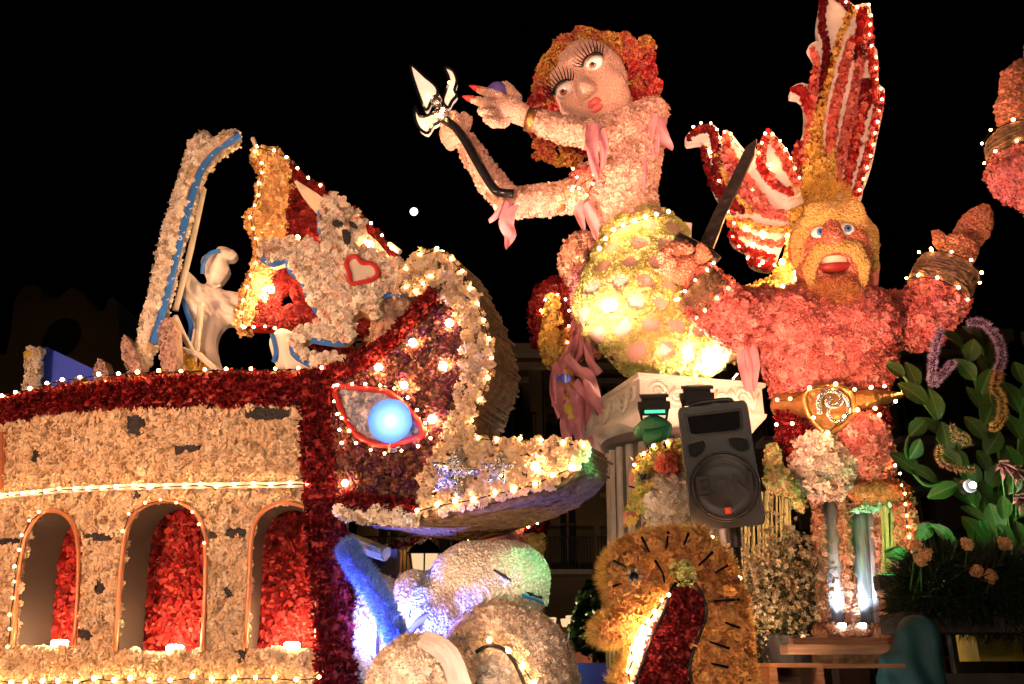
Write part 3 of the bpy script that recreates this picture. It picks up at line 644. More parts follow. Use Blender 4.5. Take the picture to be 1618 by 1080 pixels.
# ---- tall forked flower pole with blue edge
t = thing('forked_pole', 'tall leaning forked pole of white flowers with blue edge', 'flower pole', P(226, 590, 7.55)); Y = 7.55
cen = [(224, 572), (236, 530), (250, 480), (262, 430), (275, 375), (290, 320), (305, 275), (328, 245), (352, 228), (372, 216)]
rs = [.060, .068, .075, .08, .085, .085, .085, .075, .07, .05]
cp_ = A(cr([P(x, y, Y) for x, y in cen], 3)); rr = np.interp(np.linspace(0, 1, len(cp_)), np.linspace(0, 1, len(rs)), rs)
fk = A(cr([P(300, 285, Y), P(306, 255, Y), P(314, 230, Y - .02), P(322, 218, Y - .02)], 3))
fs = chain(cp_, rr) + chain(fk, np.linspace(.07, .05, len(fk))); V, Q = sculpt(fs, .03, .03); build_np('pole_core', V, Q, M['cream_board'], t, True)
bx = A([.8, -.45, .1]); bx /= np.linalg.norm(bx)
edge = cp_[2:] + bx * (rr[2:, None] * 1.02)
flowers('white_flowers', V, q2t(Q), .034, .062, SMUM, WHITE, t, lambda p: np.min(np.linalg.norm(p[:, None] - edge[None], axis=2), 1) > .055)
build('blue_edge', MB().tube(edge, .045, 6, flat=.7), M['blue_edge'], t)
for i in range(2, len(edge) - 1, 2): build('edge_tie', MB().tube([edge[i] - A([.03, 0, .01]), edge[i] + A([.045, -.02, .015])], .008, 5), M['tape'], t)
pk = P(277, 500, 7.65)
build('prop', MB().tube([P(322, 298, 7.65), P(300, 400, 7.65), P(277, 490, 7.65)], .028, 8), M['tape'], t)
build('prop', MB().tube([pk, P(290, 530, 7.6), P(305, 556, 7.55)], .026, 8), M['tape'], t)
build('prop', MB().tube([P(279, 550, 7.5), P(315, 560, 7.45), P(348, 590, 7.4)], .026, 8), M['tape'], t)
# ---- satin robed figure seen from behind
def satin_figure(label, pts, Y, extra=()):
    t = thing('satin_figure', label, 'figure', P(pts[0][0], pts[0][1], Y)); return t
t = thing('satin_figure', 'hooded figure in pale satin robe behind the forked pole', 'figure', P(325, 590, 7.85))
f = lambda x, y, d=0: P(x, y, 7.85 + d); s = pxm(f(330, 480))
def satin_cut(nm, px_, pl_, th, puff=.07):      # padded satin shape: a sawn outline, puffed and gathered into folds
    o = A(cr([pl_.uv(*p) for p in px_], 3, True)); V, T = fill(o, (), .028); d = np.min(np.linalg.norm(V[:, None] - o[None], axis=2), 1)
    c = V.mean(0); ang = np.arctan2(V[:, 1] - c[1], V[:, 0] - c[0]); r = np.linalg.norm(V - c, axis=1)
    fold = np.sin(V[:, 0] * 38 + V[:, 1] * 14 + 2.2 * np.sin(V[:, 1] * 9)) * .5 + np.sin(ang * 15 + r * 9) * .6 + np.sin(V[:, 0] * 80 - V[:, 1] * 31 + 3 * np.sin(V[:, 0] * 11)) * .22
    z = puff * (1 - np.exp(-d / .05)) + fold * .045 * (1 - np.exp(-d / .04)); W = A([pl_.w(v, q) for v, q in zip(V, z)]); B = A([pl_.w(v, -th) for v in V]); n = len(V); k = len(o)
    mb = MB().add(np.concatenate([W, B]), [tuple(x) for x in T] + [tuple(x[::-1] + n) for x in T]); a = A([pl_.w(v) for v in o]); b = A([pl_.w(v, -th) for v in o])
    mb.add(np.concatenate([a, b]), [(q, (q+1) % k, (q+1) % k + k, q + k) for q in range(k)]); return build(nm, mb, M['satin'], t, True), a
SAT = [(286, 462), (284, 440), (290, 424), (304, 434), (318, 448), (327, 445), (322, 430), (317, 412), (326, 401), (338, 397), (346, 389), (360, 391), (374, 400), (368, 409), (358, 411), (362, 426), (353, 441), (346, 450), (354, 458), (372, 461), (384, 468), (381, 495), (373, 511), (358, 512), (346, 525), (341, 545), (346, 570), (352, 594), (300, 594), (291, 575), (300, 555), (302, 530), (296, 505), (289, 485)]
rb, edge_ = satin_cut('robe', SAT, Pl(330, 490, 7.85, (.1, -1, 0)), .1)
build('neck_tie', MB().tube(cr([f(326, 449, -.1), f(337, 453, -.13), f(348, 450, -.1)], 3), .014, 6), M['tape'], t)
build('trim', MB().tube(cr([f(320, 432, -.1), f(322, 415, -.13), f(332, 400, -.15), f(347, 396, -.12)], 4), .02, 6), M['blue_edge'], t)
build('trim', MB().tube(cr([f(288, 470, -.05), f(296, 495, -.12), f(302, 515, -.15), f(298, 545, -.12), f(305, 565, -.1)], 4), .022, 6), M['blue_edge'], t)
build('sash', MB().tube([f(318, 478, -.22), f(314, 520, -.2), f(306, 585, -.2)], .03, 8), M['tape'], t)
flowers('hem_flowers', *MB().ball(f(300, 578, -.15), (.12, .08, .12)).tris(), .04, .075, MUM, YELLOW, t)
# second satin robe low behind the jumping figure
t = thing('satin_drape', 'crumpled pale satin drape under the heart figure', 'drape', P(455, 590, 7.5)); f = lambda x, y, d=0: P(x, y, 7.5 + d)
V, Q = sculpt([ell(f(447, 540), (.12, .1, .12)), cap(f(455, 560), .13, f(475, 595), .17), cap(f(478, 575), .12, f(515, 590), .10)], .03, .06)
V = V + A([0, -1., 0]) * (np.sin(V[:, 0:1] * 40 + V[:, 2:3] * 13) * .012); build_np('cloth', V, Q, M['satin'], t, True)
build('trim', MB().tube(cr([f(430, 528, -.1), f(436, 555, -.12), f(432, 572, -.1)], 4), .02, 6), M['blue_edge'], t)
# ---- red and cream flower panel behind the heart figure
t = thing('flower_banner', 'red panel with scalloped cream flower edge and white insets', 'panel', P(450, 590, 7.75)); pl = Pl(480, 420, 7.75, (.18, -1, .05))
OUT = [(400, 238), (425, 236), (448, 246), (470, 268), (500, 292), (540, 318), (580, 350), (620, 392), (640, 440), (648, 500), (640, 560), (600, 590), (540, 590), (520, 560), (470, 530), (455, 525), (420, 518), (385, 516), (378, 505), (382, 470), (394, 440), (408, 400), (406, 375), (392, 345), (402, 328), (412, 312), (408, 290), (418, 282), (412, 262)]
HOL = [[(442, 470), (455, 458), (462, 470), (470, 478), (455, 484), (440, 482)], [(558, 535), (572, 530), (574, 548), (560, 552)]]
o, V, T = cutout('board', OUT, pl, .12, M['red_board'], t, HOL, smooth=2, step=.08)
CE = [(400, 238), (425, 236), (448, 246), (456, 270), (455, 310), (450, 350), (444, 385), (432, 430), (418, 460), (405, 490), (392, 515), (378, 508), (382, 470), (394, 440), (408, 400), (406, 375), (392, 345), (402, 328), (412, 312), (408, 290), (418, 282), (412, 262)]
ceuv = A(cr([pl.uv(*p) for p in CE], 2, True)); huv = [A(cr([pl.uv(*p) for p in h], 2, True)) for h in HOL]
toUV = lambda p, pl=pl: np.c_[(p - pl.o) @ pl.u, (p - pl.o) @ pl.v]
WPN = [[(465, 286), (480, 292), (520, 320), (530, 350), (520, 352), (490, 325)], [(575, 365), (600, 385), (622, 415), (630, 425), (615, 420), (590, 400)]]
wuv = [A([pl.uv(*p) for p in h]) for h in WPN]
flowers('red_flowers', V, T, .032, .06, SMUM, RED, t, lambda p: ~inpoly(toUV(p), ceuv) & ~inpoly(toUV(p), wuv[0]) & ~inpoly(toUV(p), wuv[1]), wob=.4)
pl2 = Pl(420, 380, 7.68, (.18, -1, .05)); o, V, T = cutout('scalloped_edge', CE, pl2, .16, M['cream_board'], t, smooth=2, step=.08)
Vs, Ts, _ = sides(CE, pl2, .16, 2)
flowers('cream_flowers', np.concatenate([V, Vs]), np.concatenate([T, Ts + len(V)]), .038, .072, MUM, [(.72, .44, .2), (.66, .38, .16), (.76, .52, .27)], t, wob=.5)
for h in WPN: 
    pq = Pl(480, 420, 7.70, (.18, -1, .05)); cutout('white_inset', h, pq, .03, M['panel_lit'], t, smooth=2)
build('pole_tip', MB().tube([P(412, 248, 7.7), P(399, 218, 7.7)], .022, 8), M['tape'], t)
build('pole_tip', MB().tube([P(615, 385, 7.6), P(632, 398, 7.55)], .025, 8), M['tape'], t)
# yellow cloth strip and cream flower roll low right
o, V, T = cutout('yellow_strip', [(576, 562), (590, 520), (604, 470), (615, 455), (622, 470), (612, 510), (596, 548)], Pl(600, 520, 7.35, (.1, -1, 0)), .05, M['yellow_crate'], t, smooth=2)
V, Q = sculpt([cap(P(625, 470, 7.4), .1, P(605, 535, 7.4), .1)], .03, .03); build_np('flower_roll', V, Q, M['cream_board'], t); flowers('cream_flowers', V, q2t(Q), .04, .075, MUM, SKIN, t)
big = P(428, 457, 7.6); bulbs(t, [big], .055, 'bulb_big', 'large_bulb'); bulbs(t, [P(583, 387, 7.55)], .075, 'bulb_big', 'large_bulb'); bulbs(t, [P(470, 375, 7.5)], .04, 'bulb_big', 'large_bulb')
point('panel_light', P(428, 457, 7.45), 14, WARM, .05, t); point('panel_light', P(580, 385, 7.4), 10, WARM, .05, t)
ed = [P(x, y, 7.55) for x, y in ((408, 232), (425, 233), (448, 244), (470, 266), (500, 290), (520, 303), (540, 316), (560, 333), (580, 348), (600, 366), (620, 390))]
string('string of warm bulbs down the slanted top of the red panel', ed, .015, step=.16)
string('string of warm bulbs on the scalloped cream panel edge', [pl2.hit(x, y, .06) for x, y in ((403, 240), (416, 262), (412, 290), (404, 320), (394, 344), (404, 370), (408, 398), (398, 430), (386, 466), (382, 500), (384, 514))], .012, step=.13)
string('string of warm bulbs along the foot of the red panel', [pl2.hit(x, y, .1) for x, y in ((386, 516), (410, 514), (430, 516), (450, 522))], .013, step=.1)
# ---- heart figure: thick sawn-out body covered in white flowers
t = thing('heart_figure', 'leaping white flower figure with red outlined heart on chest', 'figure', P(500, 590, 7.15)); pl = Pl(520, 470, 7.15, (0, -1, 0))
BODY = [(413, 385), (440, 378), (470, 380), (500, 384), (518, 386), (514, 372), (506, 362), (506, 348), (512, 338), (506, 322), (512, 310), (530, 306), (545, 314), (548, 326), (562, 336), (576, 352), (574, 366), (562, 378), (566, 388), (590, 396), (620, 410), (636, 418), (640, 440), (634, 462), (606, 462), (598, 482), (592, 500), (570, 490), (556, 500), (558, 520), (545, 538), (510, 536), (490, 532), (478, 540), (482, 552), (500, 556), (530, 560), (552, 572), (550, 586), (522, 582), (490, 572), (464, 555), (462, 530), (475, 516), (498, 510), (508, 500), (490, 470), (478, 440), (460, 425), (452, 408), (430, 414), (414, 404)]
o, V, T = cutout('body', BODY, pl, .16, M['cream_board'], t, smooth=2, step=.07)
# puffed relief
FACE = [[(524, 352), (532, 346), (542, 352), (534, 358)], [(550, 350), (558, 350), (566, 360), (556, 358)], [(540, 364), (546, 362), (554, 366), (552, 382), (544, 384)]]
fuv = [A([pl.uv(*p) for p in h]) for h in FACE]; HEART = [(556, 448), (552, 432), (548, 418), (553, 408), (564, 406), (572, 416), (584, 416), (594, 422), (597, 434), (588, 442), (572, 446)]
hu = A(cr([pl.uv(*p) for p in HEART], 3, True))
toUVb = lambda p, pl=pl: np.c_[(p - pl.o) @ pl.u, (p - pl.o) @ pl.v]
Vs, Ts, _ = sides(BODY, pl, .16, 2)
flowers('white_flowers', V, T, .031, .056, MUM, WHITE + WHITE + SKIN[:1], t, lambda p: ~inpoly(toUVb(p), hu) & ~inpoly(toUVb(p), fuv[0]) & ~inpoly(toUVb(p), fuv[1]) & ~inpoly(toUVb(p), fuv[2]), wob=.55, out=.02)
for nm, h in zip(('eye', 'eye', 'mouth'), FACE): cutout(nm, h, Pl(520, 470, 7.09, (0, -1, 0)), .05, M['slate'], t, smooth=2)
plh = Pl(520, 470, 7.10); cutout('heart', HEART, plh, .05, M['tape'], t); build('heart_outline', MB().tube([plh.w(x, .01) for x in cr([plh.uv(*p) for p in HEART], 3, True)], .022, 6, True), M['red_frame'], t)
for seg in ([(413, 392), (416, 406), (432, 414), (452, 408), (460, 426), (478, 442), (490, 470), (508, 500)], [(462, 530), (464, 556), (490, 573), (522, 583), (550, 588)], [(506, 330), (506, 348), (507, 362), (515, 374)], [(490, 533), (512, 538), (545, 540)], [(600, 464), (618, 462), (640, 464)]):
    build('blue_edge', MB().tube([pl.w(A(x), -.03) for x in cr([pl.uv(*p) for p in seg], 3)], .034, 6), M['blue_edge'], t)
# ================================================================== eagle-headed prow
t = PROW = thing('beaked_prow', 'giant bird head prow with blue glowing eye and starry beak', 'prow', P(560, 830, 6.9) * A([1, 1, .99])); NP = (-.38, -.93, 0)
pl = Pl(540, 700, 6.75, NP); TH = .50
SIL = [(516, 592), (560, 578), (600, 552), (640, 516), (672, 480), (690, 462), (668, 462), (645, 468), (632, 452), (640, 420), (665, 401), (690, 395), (715, 408), (735, 438), (758, 488), (774, 540), (778, 580), (766, 620), (748, 655), (750, 688), (775, 697), (850, 697), (918, 700), (925, 716), (914, 738), (870, 765), (800, 788), (730, 804), (660, 814), (600, 812), (540, 806), (530, 700)]
o, V, T = cutout('head_board', SIL, pl, TH, M['bark'], t, smooth=2, step=.08)
PUR = [(516, 592), (560, 578), (600, 552), (640, 516), (672, 480), (692, 464), (716, 490), (735, 520), (738, 560), (722, 620), (702, 690), (676, 740), (655, 800), (600, 812), (540, 806), (530, 700)]
puv = A(cr([pl.uv(*p) for p in PUR], 2, True)); uvf = lambda p, pl=pl: np.c_[(p - pl.o) @ pl.u, (p - pl.o) @ pl.v]
EYE = [(537, 616), (575, 616), (615, 622), (648, 648), (674, 686), (650, 697), (610, 705), (572, 690), (548, 655)]
euv = A(cr([pl.uv(*p) for p in EYE], 2, True))
flowers('plum_flowers', V, T, .032, .062, TUFT, PLUM + [(.3, .14, .12)], t, lambda p: inpoly(uvf(p), puv) & ~inpoly(uvf(p), euv), wob=.6, vary=.35)
flowers('cream_flowers', V, T, .036, .066, MUM, CREAM, t, lambda p: ~inpoly(uvf(p), puv), wob=.5, out=.015, vary=.1)
# bark sticks along the sawn edge
Vs, Ts, ed = sides(SIL, pl, TH, 4); stv = []; stf = []; stc = []; k = len(ed)
o2 = A(cr([pl.uv(*p) for p in SIL], 8, True)); e3 = A([pl.w(v) for v in o2]); en = np.roll(e3, -1, 0) - np.roll(e3, 1, 0); mbs = MB()
def sticks(i0, i1, along, cnt=1, pal=None):
    mb = MB()
    for i in range(i0, i1):
        a = e3[i % len(e3)]; tn = nrm(en[i % len(e3)]); on = np.cross(tn, pl.n)
        if np.dot(on, a - e3.mean(0)) < 0 and False: on = -on
        L = np.linalg.norm(e3[(i+1) % len(e3)] - a)
        if along:      # sticks lying along the outline, stacked through the thickness
            for q in range(12):
                if random.random() < .3: continue
                c = a - pl.n * (TH * (q + .5) / 12 + random.uniform(-.01, .01)) + on * random.uniform(.0, .02); l = random.uniform(.18, .45)
                mb.tube([c - tn * l * .5, c + tn * l * .5 + rng.normal(size=3) * .008], random.uniform(.008, .016), 5)
        else:          # sticks running through the thickness
            for q in range(max(2, int(L / .02))):
                c = a + tn * L * random.random() + on * random.uniform(-.004, .02)
                mb.tube([c - pl.n * -.01, c - pl.n * (TH + random.uniform(-.03, .02)) + rng.normal(size=3) * .012], random.uniform(.009, .017), 5)
    return mb
mb = sticks(8 * 6, 8 * 24, False); o = build('bark_sticks', mb, M['bark'], t, kind='stuff')
mb = MB(); tip, root = pl.uv(925, 722), pl.uv(530, 812)          # deep underside of the head: long sticks running along the beak
bot = A(cr([pl.uv(*p) for p in ((535, 810), (600, 815), (660, 817), (730, 807), (800, 791), (870, 768), (922, 732))], 4))
mb.add([pl.w(v, -.02) for v in bot] + [pl.w(v, -.02 - dd) for v, dd in zip(bot, np.linspace(1.25, .5, len(bot)))], [(i, i+1, i+1+len(bot), i+len(bot)) for i in range(len(bot)-1)])
build('underside', mb, M['dark_board'], t); mb = MB()
for k in range(640):
    u = random.random(); l = random.uniform(.12, .3); dq = random.random(); pp = []
    for uu in (max(0, u - l / 2), u, min(1, u + l / 2)):
        j = uu * (len(bot) - 1); i0 = min(int(j), len(bot) - 2); v = bot[i0] + (bot[i0+1] - bot[i0]) * (j - i0); pp.append(pl.w(v - A([0, -.004 + random.random() * .03]), -.01 - (dq + .12 * (uu - u)) * (1.25 + (.5 - 1.25) * uu)))
    mb.tube(pp, random.uniform(.009, .02), 5)
o = build('bark_sticks', mb, M['bark'], t, kind='stuff')
# red ruff along brow and under cheek, white bead row
def roll(nm, px_, pl_, off, r, pal, protos=TUFT, sp=.03, size=.06, parent=None, core='red_board'):
    c = [pl_.hit(x, y, off) for x, y in cr(px_, 4)]; mb = MB().tube(c, r, 8); b = build(nm, mb, M[core], parent); V, T = mb.tris(); flowers('florets', V, T, sp, size, protos, pal, b, wob=.5); return b
roll('brow_ruff', [(500, 592), (540, 586), (590, 560), (630, 526), (665, 487), (690, 464)], pl, .03, .05, RED, parent=t)
roll('cheek_ruff', [(541, 788), (590, 796), (640, 800), (655, 802)], pl, .05, .04, DRED, parent=t)
roll('white_ruff', [(541, 806), (590, 812), (640, 816), (656, 818)], pl, .03, .035, WHITE, MUM, .04, .08, parent=t, core='white_board')
roll('underside_trim', [(610, 868), (650, 855), (700, 838), (750, 822)], Pl(640, 862, 7.75, NP), .0, .02, RED + WHITE, SMUM, .03, .045, parent=t)
# eye
ey = build('eye_frame', MB().tube([pl.w(v, .05) for v in cr([pl.uv(*p) for p in EYE], 4, True)], .026, 8, True), M['red_frame'], t, True)
pe = Pl(540, 700, 6.72, NP); o, V, T = cutout('eye_backing', EYE, pe, .02, M['satin'], t, smooth=2, step=.06)
flowers('eye_petals', V, T, .05, .07, SMUM, [(.55, .55, .62), (.5, .5, .6)], o, out=.0)
gc = pl.hit(617, 665, .10); gr = 35 * pxm(gc)
gl = build('eye_globe', MB().ball(gc, gr, nu=28, nv=18), M['globe'], t, True); build('globe_bulb', MB().ball(gc + nrm(CAM - gc) * gr * .55, gr * .22), M['eye_bulb'], gl, True)
point('globe_light', gc + A([.1, -.42, .05]), .0, (.7, .8, 1), .03, t) if False else None
# stars
def star(lb, x, y, R, rot, plx, m):
    c = plx.hit(x, y, .09); s = R * pxm(c); V = []
    for k in range(10):
        r = s if k % 2 == 0 else s * .42; q = rot + math.pi * k / 5; V.append(c + plx.u * r * math.sin(q) + plx.v * r * math.cos(q))
    mb = MB().add([c + plx.n * .05] + V + [v - plx.n * .04 for v in V], [(0, 1 + k, 1 + (k + 1) % 10)[::-1] for k in range(10)] + [(1 + k, 1 + (k+1) % 10, 11 + (k+1) % 10, 11 + k) for k in range(10)])
    st = thing('star_ornament', lb, 'star', c - A([0, 0, s])); build('star_body', mb, M[m], st); fr = MB()
    build('rim', MB().tube(V, .010, 6, True), M['foil'], st); V2, T2 = mb.tris()
    flowers('tinsel', V2, T2, .018, .03, PETAL, [(.6, .6, .64), (.45, .46, .52), (.75, .75, .78)], st, mat=M['glossy'], wob=1.0); return st
star('large silver tinsel star at the root of the beak', 713, 748, 40, .25, pl, 'foil'); star('small silver star halfway along the beak', 786, 741, 25, .1, pl, 'foil')
BIG = [(710, 510), (652, 541), (598, 580), (700, 578), (638, 608), (683, 662), (545, 763), (846, 735), (903, 738), (787, 744)]
bulbs(t, [pl.hit(x, y, .065) for x, y in BIG[:7]], .05, 'bulb_big', 'large_bulb'); bulbs(t, [pl.hit(x, y, .075) for x, y in BIG[7:]], .036, 'bulb_big', 'large_bulb')
string('string of warm bulbs up the outer rim of the crest', [pl.hit(x, y, .04) for x, y in cr([(640, 424), (665, 401), (690, 395), (715, 408), (735, 438), (758, 488), (774, 540), (777, 580), (765, 620), (748, 655), (752, 690), (800, 694), (860, 697), (922, 702)], 3)], .014, step=.155)
string('string of warm bulbs on the back edge of the crest', [pl.hit(x, y, -TH) for x, y in cr([(700, 398), (730, 430), (762, 500), (778, 560), (770, 620)], 3)], .012, step=.2)
string('string of warm bulbs round the eye of the prow', [pl.hit(x, y, .08) for x, y in cr([(533, 608), (575, 607), (618, 613), (656, 642), (682, 690), (652, 706), (610, 715), (565, 700), (540, 660)], 3)], .012, step=.13)
string('string of warm bulbs along the lower edge of the beak', [pl.hit(x, y, .06) for x, y in cr([(660, 806), (700, 796), (740, 788), (800, 775), (860, 757), (905, 735)], 3)], .016, step=.15)
string('string of warm bulbs between beak and crest base', [pl.hit(x, y, .06) for x, y in ((640, 452), (655, 460), (668, 448), (680, 436))], .014)
string('string of warm bulbs along the front of the prow face', [pl.hit(x, y, .05) for x, y in ((527, 610), (531, 640), (536, 670), (541, 700))], .013, step=.12)
# prow support post down to the float
build('prow_post', MB().box(pl.w((-.1, 0)) * A([1, 1, 0]) + A([.35, .45, 1.25]), (.3, .2, 2.5)), M['dark_board'], t)
# log and blue plush garland below
t = thing('wood_log', 'short mossy log jutting below the beak', 'log', P(575, 885, 6.9)); build('bark', MB().tube([P(540, 852, 6.95), P(575, 862, 6.85), P(610, 875, 6.75)], [.07, .06, .055], 9), M['log'], t)
t = thing('plush_garland', 'blue fluffy garland hanging in front of white domes', 'garland', P(625, 1010, 6.5)); cpt = A(cr([P(548, 862, 6.55), P(562, 890, 6.5), P(590, 930, 6.45), (P(610, 965, 6.42)), P(628, 1010, 6.4)], 8))
mb = MB().tube(cpt, .06, 8); build('core', mb, M['blue_board'], t); V, T = mb.tris(); p_, n_ = sample(V, T, .012)
fur('fluff', p_, n_, .05, .004, [(.12, .28, .75), (.1, .2, .7), (.2, .4, .8)], t, per=5)
# ================================================================== white flower domes under the beak
t = DOME = thing('flower_creature', 'white flower-covered rounded creature with strapped drums under the beak', 'sculpture', P(760, 1080, 6.9) * A([1, 1, 0]))
def dome(nm, fs, h, pal, sp=.032, size=.055, protos=SMUM, keep=None, k=.04, vary=.12, core='white_board', jit=.22, wob=.4, out=0):
    V, Q = sculpt(fs, h, k); b = build_np(nm, V, Q, M[core], t, True); flowers('florets', V, q2t(Q), sp, size, protos, pal, b, keep, vary=vary, jit=jit, wob=wob, out=out); return V, Q
S = pxm(P(770, 930, 7.0))
hd = lambda x, y, d=0: P(x, y, 7.0 + d)
dome('head', [ell(hd(755, 930), (80*S, .42, 72*S)), ell(hd(800, 915), (68*S, .4, 58*S)), ell(hd(835, 946), (30*S, .25, 17*S)), ell(hd(700, 970), (55*S, .4, 60*S))], .04, WHITE, .0145, .023, BEAD, jit=.3)
build('mouth_line', MB().tube([hd(x, y, d) for x, y, d in ((780, 900, -.42), (800, 912, -.40), (818, 926, -.36), (838, 938, -.28), (856, 944, -.2))], [.008, .014, .016, .014, .01], 6), M['slate'], t)
build('mouth_line', MB().tube([hd(x, y, d) for x, y, d in ((826, 940, -.34), (845, 946, -.28), (858, 952, -.18))], .012, 6), M['blue_edge'], t)
dome('left_ball', [ell(P(655, 975, 7.2), (48*S, .35, 72*S)), ell(P(690, 930, 7.3), (35*S, .3, 28*S))], .04, WHITE, .0155, .025, BEAD, jit=.3)
dome('side_dome', [ell(P(590, 1010, 7.15), (62*S, .35, 100*S)), ell(P(625, 950, 7.4), (35*S, .25, 45*S))], .04, WHITE, .0165, .027, BEAD, jit=.3)
build('crack_line', MB().tube(cr([P(592, 960, 6.8), P(598, 990, 6.79), P(596, 1030, 6.79), P(602, 1065, 6.8)], 3), .012, 6), M['slate'], t)
S2 = pxm(P(790, 1060, 6.5)); c2 = P(795, 1085, 6.6)
dome('drum', [ell(c2, (118*S2, .36, 128*S2))], .04, [(.78, .64, .52), (.80, .68, .57), (.74, .58, .45)], .024, .042, SMUM, vary=.2, wob=.6)
def strap(nm, pts, w, nd, m='tape'): build(nm, ribbon(pts, [w, w], nd, .004, .012), M[m], t)
rim = [P(x, y, d) for x, y, d in ((640, 1010, 6.6), (662, 982, 6.62), (700, 963, 6.65), (760, 953, 6.68), (815, 960, 6.68), (862, 985, 6.66), (895, 1025, 6.62), (912, 1085, 6.6))]
build('drum_rim', MB().tube(cr(rim, 4), .035, 8, flat=.6), M['tape'], t, True)
sheet = [P(648, 975, 6.75), P(655, 950, 6.8), P(668, 935, 6.85), P(690, 930, 6.95)]
build('rim_trim', MB().tube(cr(sheet, 4), .014, 6), M['blue_edge'], t)
V, Q = sculpt([ell(P(672, 975, 6.85), (30*S, .1, 45*S)), ell(P(700, 955, 6.9), (35*S, .1, 25*S))], .03, .04); build_np('plain_patch', V, Q, M['white_board'], t, True)
c3 = P(664, 1095, 6.15); S3 = pxm(c3)
dome('front_drum', [ell(c3, (84*S3, .3, 86*S3))], .035, [(.76, .60, .46), (.80, .66, .53)], .025, .046, SMUM, vary=.15, wob=.6)
build('drum_strap', ribbon([P(664, 1008, 5.98), P(690, 1018, 5.9), P(712, 1040, 5.87), P(728, 1085, 5.85)], [.12, .13, .13], (0, -1, .4), .004, .014), M['tape'], t)
build('drum_rim', MB().tube(cr([P(690, 1013, 6.02), P(715, 1030, 6.0), P(735, 1060, 5.98), P(745, 1090, 5.97)], 4), .02, 6), M['tape'], t)
string('cluster of warm bulbs on the brown flower drum', [P(x, y, 6.2) for x, y in ((772, 1012), (803, 1026), (826, 1052), (845, 1080))], .022)
build('crack_line', MB().tube(cr([P(752, 1030, 6.22), P(772, 1020, 6.2), P(795, 1025, 6.2), P(815, 1050, 6.2), P(830, 1085, 6.2)], 3), .014, 6), M['slate'], t)
bulbs(t, [P(616, 990, 6.75), P(612, 1040, 6.78), P(633, 960, 6.85), P(645, 965, 6.9)], .025, 'bulb_big')
# hidden floods that colour it: blue from behind the red border, warm behind
floodlight('blue floodlight tucked behind the red upright of the arched wall', P(548, 905, 6.15) + A([0, 0, 0]), P(690, 960, 6.9), 120, (.22, .26, 1), .2, 120, .05, 'led_blue') if False else None
bl = thing('floodlight', 'blue floodlight low in front of the white flower domes', 'floodlight', P(540, 1130, 6.3)); lb_ = P(541, 1092, 6.3); Rb = basis(P(690, 875, 6.9) - lb_)
build('housing', MB().box(lb_ - Rb[:, 1] * .07, (.2, .1, .16), Rb).box(lb_ - A([0, 0, .16]), (.05, .05, .2)), M['black_metal'], bl); build('lens', MB().box(lb_ - Rb[:, 1] * .015, (.16, .004, .12), Rb), M['led_blue'], bl)
spot('flood_lamp', lb_, P(690, 875, 6.9), 270, (.09, .13, 1), math.radians(86), .5, .05, bl)
# ---- far float seen under the beak
t = thing('distant_float', 'far flower float with pink walls and beaded drum behind the beak', 'float', P(800, 900, 11.5) * A([1, 1, 0])); f = lambda x, y, d=0: P(x, y, 11.5 + d)
pl = Pl(780, 830, 11.5)
o, V, T = cutout('pink_wall', [(735, 815), (800, 800), (800, 862), (748, 868), (740, 840)], pl, .5, M['pink_board'], t, smooth=1, step=.15); flowers('pink_flowers', V, T, .06, .10, SMUM, [(.7, .35, .24), (.62, .28, .2)], o)
o, V, T = cutout('green_base', [(746, 862), (802, 860), (800, 890), (760, 890)], pl, .4, M['reed'], t, smooth=1, step=.2); flowers('green_florets', V, T, .06, .09, TUFT, LIME, o)
V, Q = sculpt([cap(f(806, 805, -.1), .12, f(806, 870, -.1), .14)], .05, .02); build_np('pink_pillar', V, Q, M['pink_board'], t); flowers('pink_florets', V, q2t(Q), .05, .08, SMUM, [(.72, .4, .42), (.6, .3, .3)], t)
c = f(833, 822, .1); build('red_drum', MB().lathe(c, [(.2, -.12), (.24, -.05), (.24, .1), (.2, .14)], 18), M['red_board'], t); flowers('red_florets', *MB().lathe(c, [(.2, -.12), (.24, -.05), (.24, .1), (.2, .14)], 18).tris(), .05, .08, SMUM, RED, t)
o, V, T = cutout('cream_base', [(822, 838), (858, 836), (860, 890), (824, 890)], Pl(840, 860, 11.6), .4, M['cream_board'], t, smooth=1, step=.2); flowers('cream_florets', V, T, .06, .08, SMUM, [(.6, .5, .22), (.5, .42, .18)], o)
string('string of bulbs round the red drum of the far float', [f(x, y, -.2) for x, y in ((816, 803), (830, 800), (848, 804), (818, 828), (834, 832), (850, 826), (846, 812))], .02)
string('string of bulbs across the pink wall of the far float', [f(x, y, -.1) for x, y in ((740, 850), (755, 856), (770, 858), (786, 856), (798, 850), (800, 815), (790, 806))], .02, 'bulb_dim')
build('chassis', MB().box((f(800, 880)[0], 11.9, .9), (1.2, .6, 1.8)), M['dark_board'], t)
# ---- blue barrier low centre
t = thing('blue_barrier', 'blue painted barrier board between drum and orange seahorse', 'barrier', P(945, 1080, 7.6) * A([1, 1, 0])); a, b = P(900, 1047, 7.6), P(1000, 1047, 7.6)
build('board', MB().box(((a[0] + b[0]) / 2, 7.62, a[2] - .3), (b[0] - a[0] + .3, .04, .6)), M['blue_board'], t); build('leg', MB().box((a[0] + .05, 7.66, (a[2] - .5) / 2), (.06, .04, a[2] - .5)), M['black_metal'], t); build('leg', MB().box((b[0] - .05, 7.66, (b[2] - .5) / 2), (.06, .04, b[2] - .5)), M['black_metal'], t)
